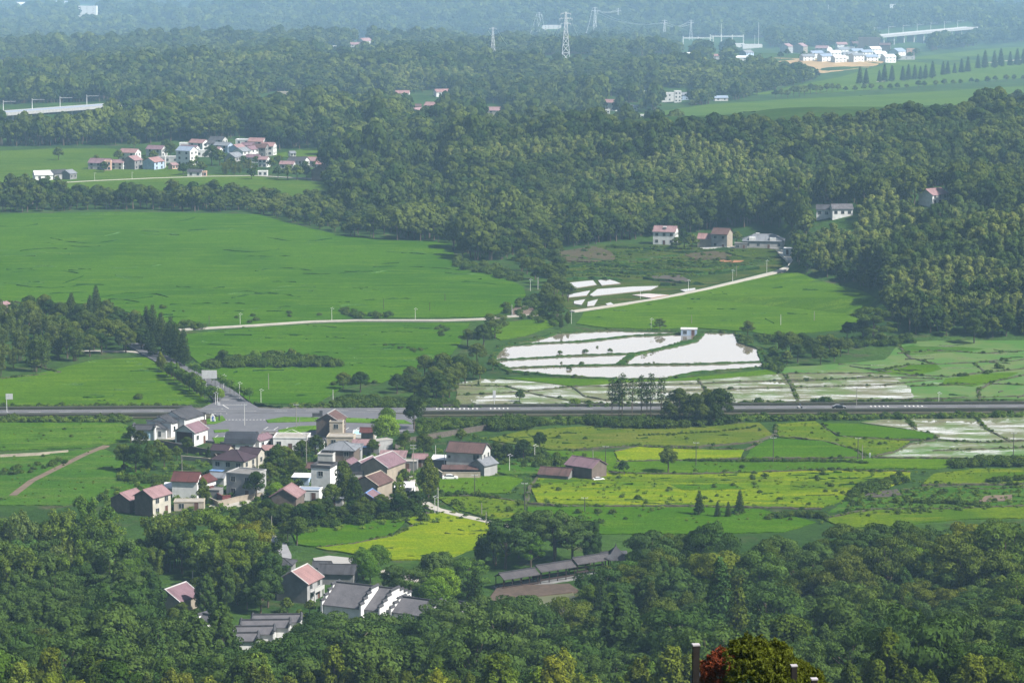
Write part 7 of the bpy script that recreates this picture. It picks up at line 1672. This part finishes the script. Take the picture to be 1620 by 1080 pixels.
# ---- close at hand: the shrub and the railing posts at the lower right
def near(px, py, d):
    a = (px - 810) / FPX; b = (540 - py) / FPX; dy, dz = cp + b * sp, -sp + b * cp; t = d / dy
    return a * t, d, HC + dz * t
def nearpost(px, top, d, w_, label, capm, k=1.0):
    x, y, z = near(px, top, d); zb = hg1(x, y) - .3
    e = empty('railing_post', x, y, zb, R(8)); tag(e, label, 'post')
    MB().box(-w_ / 2, w_ / 2, -w_ / 2, w_ / 2, 0, z - zb - .03).build('shaft', plain('dark stained timber', (.012, .009, .008), .95, .4, 6), e)
    MB().box(-w_ / 2 - .012, w_ / 2 + .012, -w_ / 2 - .012, w_ / 2 + .012, z - zb - .03, z - zb).build('cap', capm, e)
CAP = plain('pale weathered post cap', (.33, .31, .33), .8, .2, 8)
nearpost(1101, 1018, 62, .145, 'black square timber post left of the red leaved shrub', CAP)
for k, (x, t, d) in enumerate(((1197, 1011, 68), (1232, 1029, 67), (1256, 1051, 64), (1288, 1072, 62))):
    nearpost(x, t, d, .13, ('pale capped post behind the top of the yellow green shrub', 'small pale capped post at the right shoulder of the shrub', 'pale capped post at the right side of the shrub', 'lowest pale capped post right of the shrub')[k], CAP)
def nearshrub():
    x, y, z = near(1190, 1010, 65); zb = hg1(x, y); H = z - zb; e = empty('red_tipped_shrub', x, y, zb); tag(e, 'glossy yellow green shrub with rust red leaves on its left side, closest to the camera', 'shrub')
    rg = random.Random(4); L = []; Lr = []
    for i in range(1500):      # sprigs of leaves over a broken dome
        t = rg.uniform(0, 6.28); u = rg.uniform(0, 1) ** .5; px_, py_ = 1.6 * u * math.cos(t), 1.3 * u * math.sin(t)
        lump = .6 * (float(vnoise(np.array([px_ * 3.4 + 9]), np.array([py_ * 3.4 + 4]))[0]) - .6)
        zz = H - .16 + lump - .75 * (abs(px_) / 1.6) ** 1.8 - .25 * (py_ / 1.2) ** 2 - abs(rg.gauss(0, .22))
        if px_ < -.95: continue
        L.append((px_ + .25, py_, zz, rg.uniform(.03, .075), rg.uniform(.04, .10)))
    for i in range(380): u = rg.random(); Lr.append((-1.2 + .75 * u, rg.uniform(-.4, .7), H - .42 - .35 * (1 - u) ** 2 - abs(rg.gauss(0, .2)) + rg.uniform(-.05, .08), rg.uniform(.025, .06), rg.uniform(.03, .08)))
    fg = foliage('glossy shrub leaves', (.06, .075, .010), (.105, .11, .014), .25); fr = foliage('rust red leaves', (.11, .028, .014), (.17, .045, .018), .2)
    mobj('foliage', leafmesh('shrub_leaves', L, 34000, .05, fg, seed=5, tone=.9, nj=.75, slim=.5), e); mobj('red_foliage', leafmesh('red_leaves', Lr, 8000, .046, fr, seed=6, tone=.9, nj=.75, slim=.5), e)
    b = MB()
    for i in range(14): q = rg.choice(L); b.tube((q[0] * .2, q[1] * .2, -.4), (q[0], q[1], q[2]), .05, .015, 5)
    b.build('stems', BARK, e)
nearshrub()
def nearwall():
    x, y, z = near(1135, 1066, 66); zb = hg1(x, y); e = empty('low_wall', x, y, zb - .5, R(4)); tag(e, 'low rust brown wall with a pale top beside the black timber post', 'wall')
    MB().box(-.5, .42, -.15, .15, 0, z - zb + .45).build('wall', plain('rust brown wall', (.13, .055, .035), .9, .4, 6), e); MB().box(-.55, .45, -.2, .2, z - zb + .45, z - zb + .52).build('coping', CAP, e)
nearwall()
# the largest shrubs stand singly, the others are one mass
SHRUBS.sort(key=lambda t: -t[0]); SHRUB_OUT = True
for (_, x, y, s, lb, gr, co, z, sz) in SHRUBS[:280]: tree('shrub', x, y, s, lb, gr, co, z, sz)
sm = [far_proto('shrub', 40 + v, 600, .17, FM['shrub']) for v in range(3)]
scatter('shrubbery', [(x, y, z, s, (sz or s)) for (_, x, y, s, lb, gr, co, z, sz) in SHRUBS[280:]], sm, 'small shrubs of hedges, thickets and field edges', 12, 'shrubbery')
ROUNDS.sort(key=lambda t: -t[0])
for (_, x, y, s, lb, gr, co, z, sz) in ROUNDS[:285]: tree('round', x, y, s, lb, gr, co, z, sz)
scatter('small_trees', [(x, y, z, s, (sz or s)) for (_, x, y, s, lb, gr, co, z, sz) in ROUNDS[285:]], [far_proto('round', 60 + v, 900, .5, FM['round']) for v in range(3)], 'small round trees among the far houses and in the gaps of the tree belts', 14, 'trees')
# ---------------------------------------------------------------- the air
def haze(density=0.00008):
    m = bpy.data.materials.new('haze'); m.use_nodes = True; t = m.node_tree; t.nodes.clear()
    o = t.nodes.new('ShaderNodeOutputMaterial'); v = t.nodes.new('ShaderNodeVolumePrincipled')
    v.inputs['Density'].default_value = density; v.inputs['Color'].default_value = (0.44, 0.71, 1.0, 1); v.inputs['Anisotropy'].default_value = 0.0
    t.links.new(v.outputs[0], o.inputs['Volume'])
    mb = MB(); mb.box(-105000, 105000, -3200, 46000, float(ZZ.min()) - 1, 175)
    h = mb.build('haze', m); tag(h, 'thin blue haze over the whole valley', kind='stuff')
haze()
